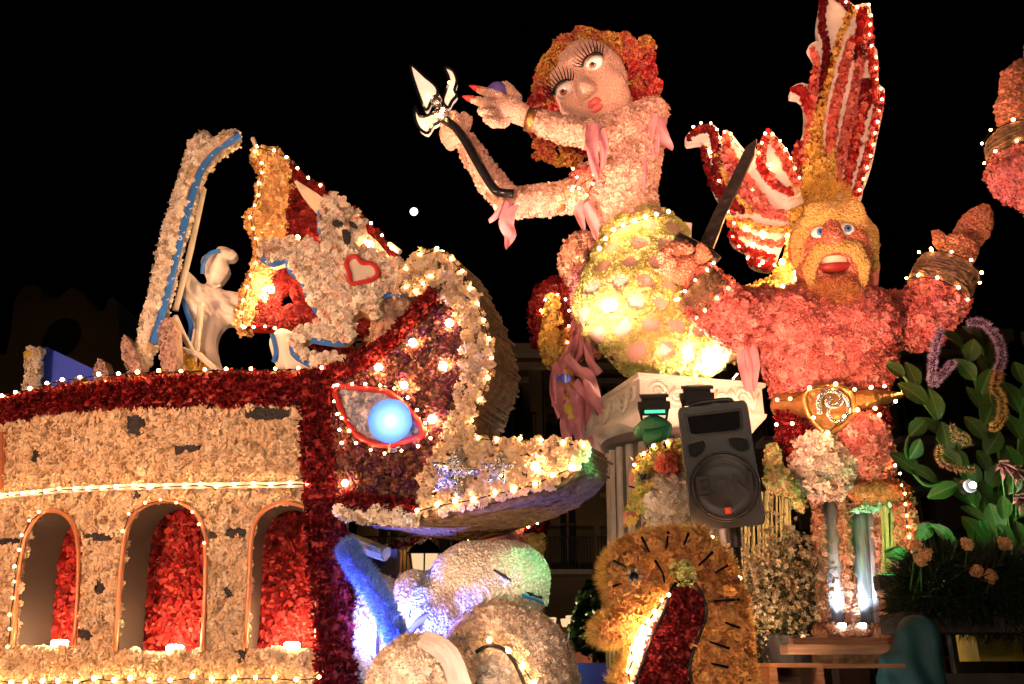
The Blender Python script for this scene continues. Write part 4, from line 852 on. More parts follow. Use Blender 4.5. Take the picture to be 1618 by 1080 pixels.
# ---- small striped pot under the seahorse snout
t = thing('reed_bundle', 'short bundle of green and gold sticks below the seahorse snout', 'sticks', P(968, 1050, 5.6)); 
for k in range(6): build('stick', MB().tube([P(961 + k*3, 1055, 5.6), P(959 + k*3.6, 1012, 5.58)], .011, 6), M['reed' if k % 2 else 'log'], t)
# ================================================================== fluted column with carved capital
COL = thing('column', 'fluted stone column with scroll-carved square capital', 'column', (1.49, 8.46, 0))
cA, cL, cR = A([1.106, 7.6]), A([-.466, 1.39]), A([1.08, .28]); CZ = 2.482 + CAMZ; cL = cL / np.linalg.norm(cL) * 1.40; cR = cR / np.linalg.norm(cR) * 1.24; CTR = cA + (cL + cR) / 2
def sq(s, z): return [tuple(CTR + (p - CTR) * s) + (z,) for p in (cA, cA + cR, cA + cR + cL, cA + cL)]
prof = [(.78, CZ - .50), (.86, CZ - .42), (.97, CZ - .33), (.985, CZ - .30), (.985, CZ - .29), (.96, CZ - .285), (.96, CZ - .045), (1.0, CZ - .04), (1.0, CZ)]
mb = MB().add([v for s, z in prof for v in sq(s, z)], [(i*4+k, i*4+(k+1) % 4, i*4+(k+1) % 4+4, i*4+k+4) for i in range(len(prof)-1) for k in range(4)] + [(3, 2, 1, 0), tuple(len(prof)*4-4+k for k in range(4))])
build('capital', mb, M['stone'], COL)
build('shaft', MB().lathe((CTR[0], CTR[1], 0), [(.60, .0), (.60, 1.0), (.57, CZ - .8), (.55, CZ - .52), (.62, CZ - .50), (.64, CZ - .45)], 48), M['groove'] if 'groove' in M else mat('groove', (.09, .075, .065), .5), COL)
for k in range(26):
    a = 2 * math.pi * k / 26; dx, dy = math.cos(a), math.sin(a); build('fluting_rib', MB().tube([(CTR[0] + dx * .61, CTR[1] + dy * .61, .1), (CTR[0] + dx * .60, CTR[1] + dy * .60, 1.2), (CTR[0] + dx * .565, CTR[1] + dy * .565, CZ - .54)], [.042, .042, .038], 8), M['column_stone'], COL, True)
def scroll(o, ax, s0, z0, R, turns, flip=1, r=.018, tail=.3, sgn=1):
    pts = []
    for k in range(30):
        q = k / 29; a = turns * 2 * math.pi * q; rad = R * (1 - .85 * q)
        pts.append((s0 + flip * rad * math.cos(a), z0 + sgn * rad * math.sin(a)))
    return pts
for ax, L, nm in ((cL / 1.4, 1.4, 'left'), (cR / 1.24, 1.24, 'right')):
    nr = A([ax[1], -ax[0]]); nr = nr if np.dot(nr, cA + ax * .7 - CTR) > 0 else -nr; zc = CZ - .165
    o0 = CTR + (cA - CTR) * .96
    def W(s, z): 
        p = o0 + ax * s * .96 + nr * .012; return A([p[0], p[1], z])
    for s0, fl, sg in ((.16, 1, 1), (.36, -1, -1), (.58, 1, 1), (.80, -1, -1), (1.02, 1, 1)) + (((1.22, -1, -1),) if L > 1.3 else ()):
        build('scroll', MB().tube([W(*q) for q in scroll(None, None, s0, zc + sg * .015, .085, 1.6, fl, sgn=sg)], np.linspace(.020, .012, 30), 6), M['stone'], COL, True)
    for s0, sg in ((.26, 1), (.47, -1), (.69, 1), (.91, -1), (1.12, 1)):
        lf = MB()
        for q in (-.5, 0, .5): lf.tube([W(s0, zc - sg * .09), W(s0 + q * .06, zc - sg * .02), W(s0 + q * .16, zc + sg * .07)], [.010, .024, .008], 6)
        build('acanthus_leaf', lf, M['stone'], COL, True)
# ================================================================== mermaid
t = MER = thing('mermaid', 'giant flower mermaid with red curls and yellow scaly tail', 'mermaid', (1.45, 8.3, CZ)); YM = 8.2
m_ = lambda x, y, d=0.0: P(x, y, YM + d)
s = pxm(m_(960, 260))
# tail
st = pxm(m_(1010, 450))
tail = [ell(m_(1022, 395), (66*st, .45, 55*st)), cap(m_(1015, 400), 72*st, m_(995, 480), 78*st), cap(m_(995, 480), 80*st, m_(1030, 530), 66*st), cap(m_(1030, 535), 62*st, m_(1100, 548, .05), 44*st), cap(m_(1100, 548, .05), 44*st, m_(1168, 552, .15), 14*st)]
V, Q = sculpt(tail, .04, .08); TL = build_np('tail', V, Q, mat('tail_skin', (.60, .40, .34), .6, bump=.3, bscale=50), t, True)
def tailkeep(p):
    q = p - CAM; d = q[:, 1] * CP + q[:, 2] * SP; x = 809 + FPX * q[:, 0] / d; y = 540 - FPX * (q[:, 2] * CP - q[:, 1] * SP) / d
    # staggered rows of bare scale spots measured on the tail surface
    a = (p[:, 0] - 1.0) / .235 + (p[:, 2] - 5) * .35; b = (p[:, 2] - 5) / .20; r = np.round(b); a = a - .5 * (r % 2)
    return ((a - np.round(a)) / .37) ** 2 + ((b - r) / .38) ** 2 > 1
flowers('scale_flowers', V, q2t(Q), .021, .038, SMUM, LIME, TL, tailkeep, out=.018, vary=.12)
# torso, shoulders, neck, arms in one body
fs = chain([m_(1000, 360), m_(985, 320), m_(988, 270), m_(1000, 225, .02)], [47*s, 47*s, 49*s, 46*s]) + [cap(m_(975, 225, .05), 36*s, m_(1022, 190, .05), 26*s), ell(m_(938, 285, -.12), (32*s, 30*s, 27*s)), ell(m_(985, 275, -.22), (30*s, 24*s, 27*s)), cap(m_(975, 215), 26*s, m_(955, 190, -.02), 22*s)]
arm1 = chain([m_(945, 300, .0), m_(905, 310, -.1), m_(860, 316, -.2), m_(806, 322, -.25)], [26*s, 22*s, 21*s, 19*s]) + chain([m_(806, 320, -.25), m_(776, 286, -.28), m_(748, 245, -.3), m_(735, 222, -.3)], [19*s, 18*s, 15*s, 13*s])
arm2 = chain([m_(1030, 178, 0), m_(985, 198, -.25), m_(936, 212, -.42)], [24*s, 22*s, 19*s]) + chain([m_(936, 212, -.42), m_(890, 204, -.45), m_(846, 190, -.45)], [19*s, 18*s, 15*s])
V, Q = sculpt(fs + arm1 + arm2, .03, .05); BD = build_np('body', V, Q, M['foam_skin'], t, True)
flowers('skin_flowers', V, q2t(Q), .028, .048, SMUM, SKIN, BD, jit=.25, vary=.1, wob=.5)
# hands: palm and five fingers
def hand(parent, wrist, palm, fing, r0, matn='foam_skin', nails=None, h=.014, fl=None, pal=None, k=.02):
    fs = [cap(wrist, r0 * 1.5, palm, r0 * 2.0)]
    for f_, rr in fing: fs += [cap(palm, r0 * 1.2, f_[0], rr * 1.1)] + chain(f_, [rr] * (len(f_) - 1) + [rr * .72])
    V, Q = sculpt(fs, h, k); hn = build_np('hand', V, Q, M[matn], parent, True)
    if pal: flowers('florets', V, q2t(Q), fl[0], fl[1], BEAD if len(fl) < 3 else fl[2], pal, hn, jit=.25, vary=.12)
    if nails:
        for i in nails:
            f_, rr = fing[i]; d = nrm(f_[-1] - f_[-2]); build('nail', MB().tube([f_[-1] - d * rr, f_[-1] + d * rr * 1.2, f_[-1] + d * rr * 2.5], [rr * .85, rr * .8, rr * .12], 8, flat=.7), M['nail'], hn, True)
    return hn
q = lambda x, y, d=-.45: m_(x, y, d)
hand(t, q(838, 188), q(808, 172), [([q(790, 153), q(772, 147, -.5), q(757, 141, -.53)], 6.5*s), ([q(786, 166), q(764, 162, -.55), q(748, 157, -.58)], 7*s), ([q(788, 180), q(771, 180, -.56), q(760, 175, -.6)], 7*s), ([q(796, 193), q(780, 194, -.54), q(768, 188, -.58)], 6.5*s), ([q(816, 154), q(806, 142, -.4), q(798, 133, -.38)], 7*s)], 9*s, nails=(0, 1), pal=SKIN, fl=(.014, .017), k=.012)
q = lambda x, y, d=-.32: m_(x, y, d)
hand(t, q(734, 226), q(722, 208), [([q(706, 202), q(704, 190, -.42), q(716, 184, -.46), q(726, 190, -.44)], 7.5*s), ([q(704, 210), q(706, 199, -.44), q(720, 196, -.48), q(732, 201, -.45)], 7.5*s), ([q(706, 219), q(708, 209, -.44), q(722, 207, -.48), q(733, 212, -.45)], 7.5*s), ([q(712, 228), q(714, 219, -.42), q(726, 217, -.46), q(735, 221, -.43)], 7*s), ([q(734, 200), q(738, 190, -.36), q(733, 182, -.40)], 7*s)], 8*s, pal=SKIN, fl=(.016, .020))
# bangles
def ringband(nm, a, b, r, m, parent, n=20): build(nm, MB().tube([A(a), A(a) * .5 + A(b) * .5, A(b)], r, n), M[m], parent, True)
ringband('wrist_bangle', m_(846, 191, -.45), m_(833, 187, -.45), 19*s, 'gold', t); ringband('arm_bangle', m_(884, 313, -.15), m_(872, 315, -.17), 24*s, 'gold', t)
# bodice of red flowers
V, Q = sculpt([ell(m_(934, 287, -.16), (31*s, 26*s, 24*s))], .025, .03); bo = build_np('bodice', V, Q, M['red_board'], t, True); flowers('red_flowers', V, q2t(Q), .032, .055, SMUM, CORAL + SALMON, bo)
string('string of warm bulbs on the red bodice of the mermaid', [m_(x, y, -.42) for x, y in ((906, 268), (912, 280), (905, 292), (916, 298), (926, 308), (936, 292), (940, 276), (905, 300))], .013)
# head in a tilted local frame
cam2w = lambda v: v[0] * A([1., 0, 0]) + v[1] * A([0, -SP, CP]) + v[2] * A([0, CP, SP])
e3 = nrm(cam2w((-.30, -.10, -.95))); e1 = cam2w((.87, .49, 0.)); e1 = nrm(e1 - e3 * np.dot(e1, e3)); e2 = np.cross(e1, e3); e2 = e2 if e2[2] > 0 else -e2
HR = 66 * s; HM = np.stack([e1, e2, e3], 1); HC = m_(914, 119, -.42) - HM @ (A([0, .16, .80]) * HR)
L = lambda a, b, c: HC + HM @ (A([a, b, c]) * HR)
hfs = [ell(L(0, .15, -.12), A([.95, 1.02, .95]) * HR, HM), ell(L(0, -.42, .12), A([.80, .86, .76]) * HR, HM), ell(L(0, -.98, .36), A([.36, .30, .34]) * HR, HM), ell(L(-.46, -.36, .46), A([.38, .38, .34]) * HR, HM), ell(L(.46, -.36, .46), A([.38, .38, .34]) * HR, HM),
       cap(L(0, .14, .74), .11 * HR, L(0, -.26, 1.04), .18 * HR), ell(L(-.1, -.28, .92), A([.12, .10, .12]) * HR, HM), ell(L(.1, -.28, .92), A([.12, .10, .12]) * HR, HM), ell(L(0, .50, .60), A([.66, .2, .25]) * HR, HM), cap(L(0, -.6, -.2), .35 * HR, m_(968, 205, -.02), 24 * s)]
V, Q = sculpt(hfs, .022, .05); hd_ = build_np('head', V, Q, M['foam_skin'], t, True)
flowers('skin_florets', V, q2t(Q), .012, .015, BEAD, SKIN, hd_, jit=.2, vary=.07)
for sx in (-1, 1):
    ex, ey_ = sx * .45, .14 + sx * .07; ec = L(ex, ey_, .74)
    ew = build('eye', MB().ball(ec, A([.24, .16, .18]) * HR, HM, 20, 12), M['eye_white'], hd_, True)
    ic = L(ex - .03, ey_ - .04, .885); build('iris', MB().ball(ic, A([.10, .10, .035]) * HR, HM, 16, 8), M['iris_brown'], ew, True); build('pupil', MB().ball(ic + HM @ A([0, 0, .03]) * HR, A([.05, .05, .02]) * HR, HM, 12, 6), M['black'], ew, True)
    build('eyelid', MB().tube([L(ex + .27 * math.cos(a), ey_ + .02 + .17 * math.sin(a), .76 + .12 * math.sin(a)) for a in np.linspace(.1, math.pi - .1, 9)], .026 * HR, 6), M['black'], ew)
    for a in np.linspace(.2, math.pi - .2, 12):
        p0 = L(ex + .27 * math.cos(a), ey_ + .02 + .17 * math.sin(a), .80 + .10 * math.sin(a)); p1 = L(ex + .38 * math.cos(a), ey_ + .06 + .32 * math.sin(a), .94); p2 = L(ex + .44 * math.cos(a), ey_ + .14 + .40 * math.sin(a), .96)
        build('eyelash', MB().tube([p0, p1, p2], [.015 * HR, .011 * HR, .003 * HR], 4), M['black'], ew)
V, Q = sculpt([cap(L(-.24, -.64, .70), .06 * HR, L(-.06, -.59, .84), .10 * HR), cap(L(.24, -.64, .70), .06 * HR, L(.06, -.59, .84), .10 * HR), cap(L(-.18, -.72, .72), .06 * HR, L(.18, -.72, .72), .06 * HR), ell(L(0, -.74, .78), A([.18, .09, .09]) * HR, HM)], .012, .012); build_np('lips', V, Q, M['lip'], hd_, True)
# curls of hair: many strands, each skinned and covered with red and orange florets
def curl(px_, r, d, pal):
    ax = A(cr([m_(x, y, d + dd) for x, y, dd in px_], 7)); n = len(ax); Ltot = np.linalg.norm(np.diff(ax, axis=0), axis=1).sum(); turns = Ltot / .24; ph = random.random() * 6; pts = []
    for i in range(n):
        t_ = nrm(ax[min(i+1, n-1)] - ax[max(i-1, 0)]); x = nrm(np.cross(t_, A([.2, .9, .3]))); y = np.cross(t_, x); a = ph + turns * 6.283 * i / n; pts.append(ax[i] + (x * math.cos(a) + y * math.sin(a)) * r * s * .55)
    rr = np.interp(np.linspace(0, 1, n), [0, .5, 1], [r * .62, r * .66, r * .34]) * s; mb = MB().tube(pts, list(rr), 8); cu = build('curl', mb, M['red_board'], t); V, T = mb.tris()
    flowers('hair_florets', V, T, .022, .040, TUFT, pal, cu, wob=.6, vary=.25)
HP = [CORAL + ORANGE, ORANGE + YELLOW, CRED + CORAL]
H = [([(965, 78, .1), (930, 62, .0), (895, 72, -.05), (875, 100, -.1)], 20), ([(905, 78, .0), (878, 95, -.05), (862, 130, -.1), (852, 165, -.1)], 19), ([(880, 105, .05), (866, 140, .0), (862, 175, 0), (850, 205, 0)], 17), ([(872, 150, .1), (868, 190, .1), (876, 225, .1), (862, 245, .1), (850, 240, .1)], 15), ([(885, 190, .15), (893, 220, .15), (905, 245, .15), (893, 258, .15), (880, 246, .12)], 15), ([(905, 195, .2), (918, 225, .2), (912, 250, .2)], 14),
     ([(950, 75, .2), (985, 68, .15), (1000, 80, .1), (985, 92, .05), (975, 82, .05)], 14), ([(990, 85, .2), (1008, 82, .2), (1018, 68, .2), (1030, 64, .2), (1028, 74, .2)], 9), ([(985, 100, .25), (1010, 105, .2), (1025, 90, .2), (1033, 105, .2), (1022, 118, .2)], 11), ([(990, 120, .3), (1015, 125, .25), (1030, 138, .2), (1022, 158, .2), (1010, 150, .2)], 12), ([(985, 140, .35), (1005, 145, .3), (1008, 165, .25), (995, 178, .2), (988, 160, .2)], 12), ([(960, 90, .35), (985, 110, .35), (995, 140, .35), (985, 170, .3)], 18), ([(930, 70, .2), (965, 85, .3), (975, 120, .4)], 22), ([(872, 120, .2), (880, 160, .25), (890, 195, .25)], 22)]
H += [([(862, 120, -.1), (852, 150, -.1), (848, 185, -.05), (846, 210, 0)], 13), ([(858, 165, .1), (856, 205, .1), (852, 232, .1)], 13), ([(895, 80, -.15), (872, 95, -.2), (860, 120, -.2)], 14), ([(1000, 95, .1), (1022, 108, .05), (1034, 128, 0), (1030, 150, 0)], 11), ([(975, 72, .1), (1000, 70, .05), (1018, 80, 0)], 11), ([(920, 62, -.1), (950, 60, -.05), (978, 72, 0)], 13), ([(990, 150, .2), (1015, 155, .15), (1020, 175, .1)], 11)]
for i, (pp, r) in enumerate(H): curl(pp, r * (1.0 if i > 5 else .92), -.12 if i > 5 else -.06, HP[i % 3])
# pink chiffon scraps
for pp, w in (([(938, 196, -.6), (934, 225, -.62), (940, 262, -.6), (944, 284, -.58)], (.14, .12, .08, .02)), ([(948, 205, -.6), (955, 235, -.6), (950, 270, -.56)], (.08, .08, .02)), ([(1028, 180, -.25), (1022, 220, -.28), (1016, 270, -.3), (1014, 305, -.3)], (.16, .12, .1, .03)), ([(1036, 185, -.2), (1044, 215, -.2), (1062, 236, -.2)], (.2, .18, .04)), ([(1030, 200, -.2), (1034, 230, -.22), (1036, 250, -.22)], (.14, .1, .03)),
              ([(806, 318, -.42), (790, 335, -.42), (772, 348, -.4)], (.08, .09, .03)), ([(810, 322, -.44), (800, 350, -.44), (806, 370, -.42), (800, 392, -.42)], (.13, .15, .12, .03)), ([(918, 318, -.2), (916, 340, -.2), (922, 362, -.2)], (.12, .1, .04)), ([(928, 320, -.22), (936, 350, -.22), (943, 378, -.22)], (.12, .12, .03))):
    build('chiffon_scrap', ribbon([m_(*p) for p in pp], w, (0, -1, .1), .025), M['pink_cloth'], t, True)
string('string of round bulbs round the waist of the mermaid', [m_(x, y, -.42 - .002 * (x - 950)) for x, y in cr([(948, 392), (956, 378), (968, 366), (982, 356), (998, 349), (1012, 346), (1036, 338), (1056, 334)], 2)], .022, step=.11)
flo = m_(1078, 575, -.75)
floodlight('small floodlight on the capital shining up the mermaid tail', A([2.05, 7.95, CZ + .06]), m_(1060, 520, -.1), 70, (1, .80, .45), .12, 120, .06)
# trident
tr = thing('trident', 'silver foil trident with three barbed points in mermaid hand', 'trident', m_(745, 235, -.5)); pt = Pl(690, 165, YM - .48, (-.1, -1, .1))
sh = [m_(698, 186, -.5), m_(718, 200, -.52), m_(735, 222, -.52), m_(752, 252, -.52), m_(775, 290, -.5), m_(788, 303, -.5), m_(812, 306, -.5)]
build('shaft', MB().tube(cr(sh, 4), .045, 10), M['black_gloss'], tr, True)
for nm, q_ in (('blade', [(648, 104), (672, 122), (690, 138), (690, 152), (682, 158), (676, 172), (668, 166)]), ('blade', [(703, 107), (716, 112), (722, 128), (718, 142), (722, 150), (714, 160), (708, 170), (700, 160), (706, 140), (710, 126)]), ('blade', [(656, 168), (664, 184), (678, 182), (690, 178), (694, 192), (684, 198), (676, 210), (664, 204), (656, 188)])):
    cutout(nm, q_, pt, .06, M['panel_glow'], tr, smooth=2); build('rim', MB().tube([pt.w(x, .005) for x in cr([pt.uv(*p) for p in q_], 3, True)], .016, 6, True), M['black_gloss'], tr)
build('boss', MB().ball(pt.hit(697, 180, .03), .075), M['foil'], tr, True); build('collar', MB().lathe(pt.hit(690, 160, .02), [(.05, -.05), (.06, 0), (.05, .05)], 12), M['foil'], tr, True)
bulbs(tr, [pt.hit(690, 182, .12), pt.hit(700, 172, .12)], .03, 'bulb_big'); bulbs(tr, [pt.hit(676, 150, .05), pt.hit(710, 130, .05), pt.hit(668, 194, .05)], .02, 'bulb_dim')
b = build('magic_ball', MB().ball(m_(786, 146, -.36), 17*s, nu=24, nv=16), M['purple_ball'], smooth=True); tag(b, 'violet glowing ball held in the raised mermaid hand', 'ball')
# silver card standing behind the tail top
t = thing('card_panel', 'small pale card standing behind the top of the scaly tail', 'panel', m_(1078, 372, .3)); cutout('card', [(1064, 348), (1093, 352), (1092, 385), (1066, 380)], Pl(1078, 366, YM + .25), .03, M['white_board'], t, smooth=1)
# ---- coral arms and chiffon left of the tail
def fl_tube(nm, px_, Y, r, pal, parent, protos=SMUM, sp=.04, size=.075, core='pink_board', flat=1.0):
    pts = A(cr([P(x, y, Y) for x, y in px_], 5)); rr = np.interp(np.linspace(0, 1, len(pts)), np.linspace(0, 1, len(r)), r); mb = MB().tube(pts, list(rr), 9, flat=flat); b = build(nm, mb, M[core], parent); V, T = mb.tris(); flowers('florets', V, T, sp, size, protos, pal, b, wob=.4); return b
t = thing('coral_branch', 'peach and pink flower coral arm rising left of the tail', 'coral', P(915, 560, 8.7)); fl_tube('arm', [(925, 560), (922, 500), (912, 450), (905, 410), (915, 385), (935, 378)], 8.7, [.12, .13, .14, .13, .10, .06], [(.76, .42, .28), (.72, .36, .26)], t); fl_tube('arm', [(930, 530), (920, 470), (915, 430)], 8.55, [.1, .1, .06], [(.7, .3, .32), (.74, .36, .36)], t)
t = thing('hooked_coral', 'red and yellow striped flower hook beside the chiffon', 'coral', P(885, 640, 8.7))
fl_tube('red_stripe', [(858, 545), (854, 500), (862, 470), (882, 460), (896, 475), (898, 510), (896, 545)], 8.7, [.06, .1, .12, .12, .12, .09, .05], RED, t); fl_tube('yellow_stripe', [(872, 470), (872, 510), (868, 545), (874, 575)], 8.58, [.05, .07, .07, .05], YELLOW, t); fl_tube('red_core', [(884, 475), (884, 520), (888, 560), (878, 590)], 8.66, [.06, .08, .06, .04], RED, t); fl_tube('yellow_stripe', [(896, 525), (894, 560), (892, 600), (888, 635)], 8.62, [.07, .08, .07, .05], YELLOW + ORANGE, t)
string('string of warm bulbs on the red striped flower hook', [P(x, y, 8.52) for x, y in ((856, 492), (862, 474), (880, 464), (893, 472), (900, 490), (899, 515), (897, 540))], .014)
t = thing('chiffon_drape', 'pink chiffon drapery with painted fish hanging left of capital', 'drape', P(905, 690, 8.5))
for pp, w, d in (([(908, 528), (899, 560), (884, 590), (878, 625), (886, 660)], (.05, .12, .16, .14, .05), 8.5), ([(898, 560), (912, 585), (930, 600), (944, 630), (948, 655)], (.07, .12, .15, .12, .05), 8.38), ([(900, 525), (910, 503), (920, 520), (916, 555), (906, 575)], (.04, .05, .06, .06, .03), 8.45), ([(925, 540), (934, 566), (948, 590)], (.06, .09, .07), 8.42),
                 ([(888, 600), (900, 635), (896, 668), (900, 704)], (.10, .15, .14, .06), 8.56), ([(900, 610), (918, 640), (914, 672), (922, 706)], (.10, .15, .13, .04), 8.62), ([(874, 575), (880, 605), (876, 640)], (.06, .1, .03), 8.47), ([(912, 600), (930, 630), (926, 660)], (.08, .1, .03), 8.5)): build('chiffon', ribbon([P(x, y, d) for x, y in pp], w, (.2, -1, .1), .05), M['pink_cloth'], t, True)
for x, w in ((935, .06), (950, .07), (964, .05)): build('chiffon_tip', ribbon([P(x - 4, 690, 8.6), P(x, 700, 8.6), P(x + 2, 715, 8.6)], (w, w, .01), (0, -1, .1), .01), M['pink_cloth'], t)
t = thing('toy_fish', 'small orange toy fish on the pink chiffon', 'toy', P(898, 652, 8.3)); build('body', MB().ball(P(898, 645, 8.3), (.05, .03, .06)), M['yellow_crate'], t, True); build('tail', MB().add([P(902, 650, 8.3), P(908, 660, 8.3), P(896, 662, 8.3), P(902, 656, 8.34)], [(0, 1, 2), (0, 3, 1), (0, 2, 3), (1, 3, 2)]), M['yellow_crate'], t)
t = thing('toy_fish', 'small blue striped toy fish on the pink chiffon', 'toy', P(893, 603, 8.3)); build('body', MB().ball(P(893, 597, 8.3), (.055, .03, .05)), M['blue_board'], t, True); build('stripe', MB().ball(P(893, 597, 8.29), (.015, .032, .05)), M['tape'], t, True); build('tail', MB().add([P(886, 597, 8.3), P(880, 590, 8.3), P(880, 604, 8.3), P(883, 597, 8.34)], [(0, 1, 2), (0, 3, 1), (0, 2, 3), (1, 3, 2)]), M['blue_board'], t)
# ---- flood lamps on brackets before the capital
def facing_flood(label, x, y, Y, wpx, hpx, led):
    c = P(x, y, Y); k = pxm(c); w, h = wpx * k, hpx * k; R = basis((-.1, -1, -.35)); t = thing('floodlight', label, 'floodlight', c - A([0, 0, h]))
    mb = MB().box(c, (w, .12, h), R); 
    for i in range(9): mb.box(c + R @ A([0, .07, 0]) + R @ A([0, 0, (i - 4) * h / 10]), (w * .95, .03, .008), R)
    mb.box(c + R @ A([0, .03, h * .52]), (w * 1.15, .16, .02), R).box(c + R @ A([w * .56, 0, 0]), (.03, .08, h * .4), R).box(c + R @ A([-w * .56, 0, 0]), (.03, .08, h * .4), R); build('housing', mb, M['black_metal'], t)
    build('bracket', MB().tube([c + R @ A([w * .6, -.02, 0]), c + R @ A([w * .5, -.02, -h * .8]), c + R @ A([-w * .5, -.02, -h * .8]), c + R @ A([-w * .6, -.02, 0])], .012, 6), M['black_metal'], t)
    if led:
        spot('flood_lamp', c + A([-w * .9, -.1, -.02]), P(850, 915, 7.0), 50, (.12, 1, .35), math.radians(34), .6, .05, t)
        for i in range(8): build('led', MB().box(c + R @ A([(i - 3.5) * w * .1, .09, -h * .28]), (.018, .012, .018), R), M['led_green'], t)
    return t
facing_flood('black floodlight with a row of green diodes below the capital', 1033, 640, 5.6, 38, 30, True); facing_flood('plain black floodlight above the loudspeaker', 1101, 626, 5.5, 40, 28, False)
t = thing('foam_knot', 'twisted green foam collar under the diode floodlight', 'foam', P(1033, 690, 5.7))
build('knot', MB().tube(cr([P(1010, 684, 5.7), P(1030, 668, 5.6), P(1050, 675, 5.65), P(1040, 688, 5.6), P(1018, 690, 5.62)], 5), .05, 9), M['green_foam'], t, True); build('stalk', MB().tube([P(1033, 655, 5.66), P(1033, 690, 5.72)], .03, 8), M['black_metal'], t)
# ================================================================== loudspeaker
c = P(1138, 735, 4.62); t = thing('loudspeaker', 'black loudspeaker with raised EON letters on a pole', 'loudspeaker', c * A([1, 1, 0]))
fwd = nrm((-.20, -1, -.24)); up0 = A([-.065, 0, 1.0]); rt = nrm(np.cross(up0, fwd)); up = np.cross(fwd, rt); RS = np.stack([rt, fwd, up], 1)   # x right, y towards viewer, z up
if rt[0] < 0: rt = -rt; RS = np.stack([rt, fwd, up], 1)
k = pxm(c); SW, SH, SD = 114 * k, 196 * k, .34
LW = lambda x, z, y=0.0: c + RS @ A([x * SW, y, z * SH])
def rrect(w, h, r, n=5):
    o = []
    for cx, cz, a0 in ((w-r, h-r, 0), (-w+r, h-r, 90), (-w+r, -h+r, 180), (w-r, -h+r, 270)):
        for i in range(n + 1): q = math.radians(a0 + 90 * i / n); o.append((cx + r * math.cos(q), cz + r * math.sin(q)))
    return o
def loft(secs, caps=True):
    mb = MB(); n = len(secs[0]); mb.add([p for s_ in secs for p in s_], [(i*n+j, i*n+(j+1) % n, (i+1)*n+(j+1) % n, (i+1)*n+j) for i in range(len(secs)-1) for j in range(n)] + ([tuple(range(n))[::-1], tuple((len(secs)-1)*n+j for j in range(n))] if caps else [])); return mb
o1 = rrect(.5, .5, .07); asp = SW / SH
def sec(sc, y, dx=0): return [LW(x * sc * (1 if z < 0 else .97), z * (1 - (1 - sc) * asp), y) for x, z in [(a, b * 1.0) for a, b in o1]]
cab = build('cabinet', loft([sec(.72, -SD), sec(.86, -SD * .6), sec(.98, -.05), sec(1.0, -.025), sec(1.0, -.008), sec(.975, 0)]), M['black_plastic'], t)
cab.data.shade_smooth() if False else None
hr = [(-.39, .43), (.39, .43), (.37, .27), (.30, .255), (-.30, .255), (-.37, .27)]
build('horn_recess', loft([[LW(x, z, .004) for x, z in hr], [LW(x * .92, .345 + (z - .345) * .86, -.0 + .0015) for x, z in hr]], False), M['black_plastic'], t)
hm = MB().add([LW(x * .92, .345 + (z - .345) * .86, .002) for x, z in hr], [(0, 1, 2, 3, 4, 5)]); build('horn_mouth', hm, M['black_gloss'], t)
build('horn_rim', MB().tube([LW(x, z, .004) for x, z in hr], .004, 6, True), M['black_plastic'], t)
for sx in (-1, 1):
    tri = [(sx * .40, .19), (sx * .40, .10), (sx * .30, .085), (sx * .18, .14), (sx * .16, .20), (sx * .22, .215)]
    pr = build('bass_port', MB().add([LW(x, z, .002) for x, z in tri], [tuple(range(6)) if sx < 0 else tuple(range(6))[::-1]]), M['black'], t); build('rim', MB().tube([LW(x, z, .004) for x, z in cr(tri, 3, True)], .004, 6, True), M['black_plastic'], pr)
    for i in range(6): x = sx * (.20 + i * .036); build('louver', MB().tube([LW(x, .20 - abs(i - 1) * .003, .005), LW(x + sx * .01, .115 - (.012 if i > 2 else -.03 + i * .012), .005)], .0025, 4), M['black_plastic'], pr)
gcz = -.17; rad = 52 * k; GR = np.stack([rt, up, fwd], 1); gc = LW(0.02, gcz, 0)
build('grille', MB().lathe(gc, [(rad, .0), (rad * .99, .010), (rad * .94, .012), (rad * .92, .006), (rad * .6, .010), (rad * .3, .012), (.002, .013)], 40, GR), M['black_plastic'], t, True)
gcirc = [gc + GR @ A([rad * 1.03 * math.cos(a), rad * 1.03 * math.sin(a), .004]) for a in np.linspace(0, 2 * math.pi, 40, endpoint=False)]; build('grille_ring', MB().tube(gcirc, .005, 6, True), M['black_plastic'], t, True)
def text3d(nm, body, size, loc, Rm, m, parent, ext=.004, bold=0.0, sx=1.0):
    cu = bpy.data.curves.new(nm, 'FONT'); cu.body = body; cu.size = size; cu.extrude = ext; cu.align_x = 'CENTER'; cu.align_y = 'CENTER'; cu.offset = bold; cu.resolution_u = 4
    o = bpy.data.objects.new(nm, cu); SC.collection.objects.link(o); bpy.context.view_layer.update(); me = bpy.data.meshes.new_from_object(o.evaluated_get(bpy.context.evaluated_depsgraph_get())); bpy.data.objects.remove(o)
    v = np.zeros(len(me.vertices) * 3, np.float32); me.vertices.foreach_get('co', v); v = v.reshape(-1, 3) * A([sx, 1, 1]); W = A(loc) + v @ Rm.T; me.vertices.foreach_set('co', W.astype(np.float32).ravel()); me.update(); return link(nm, me, M[m], parent)
text3d('raised_letters', 'EON', .125, gc + RS @ A([0, .016, .012]), GR, 'letter_plastic' if 'letter_plastic' in M else mat('letter_plastic', (.045, .042, .043), .25).name, t, .012, .004, 1.12)
bd = LW(0.02, -.36, .016); build('badge', MB().box(bd, (.032, .004, .032), RS), M['red_badge'], t); text3d('badge_letters', 'JBL', .016, bd + RS @ A([0, .0035, 0]), GR, 'tape', t, .0008)
for sx in (-1, 1):
    for sz in (-1, 1): build('screw', MB().ball(gc + GR @ A([sx * rad * .62, sz * rad * .72, .012]), .004), M['black_gloss'], t)
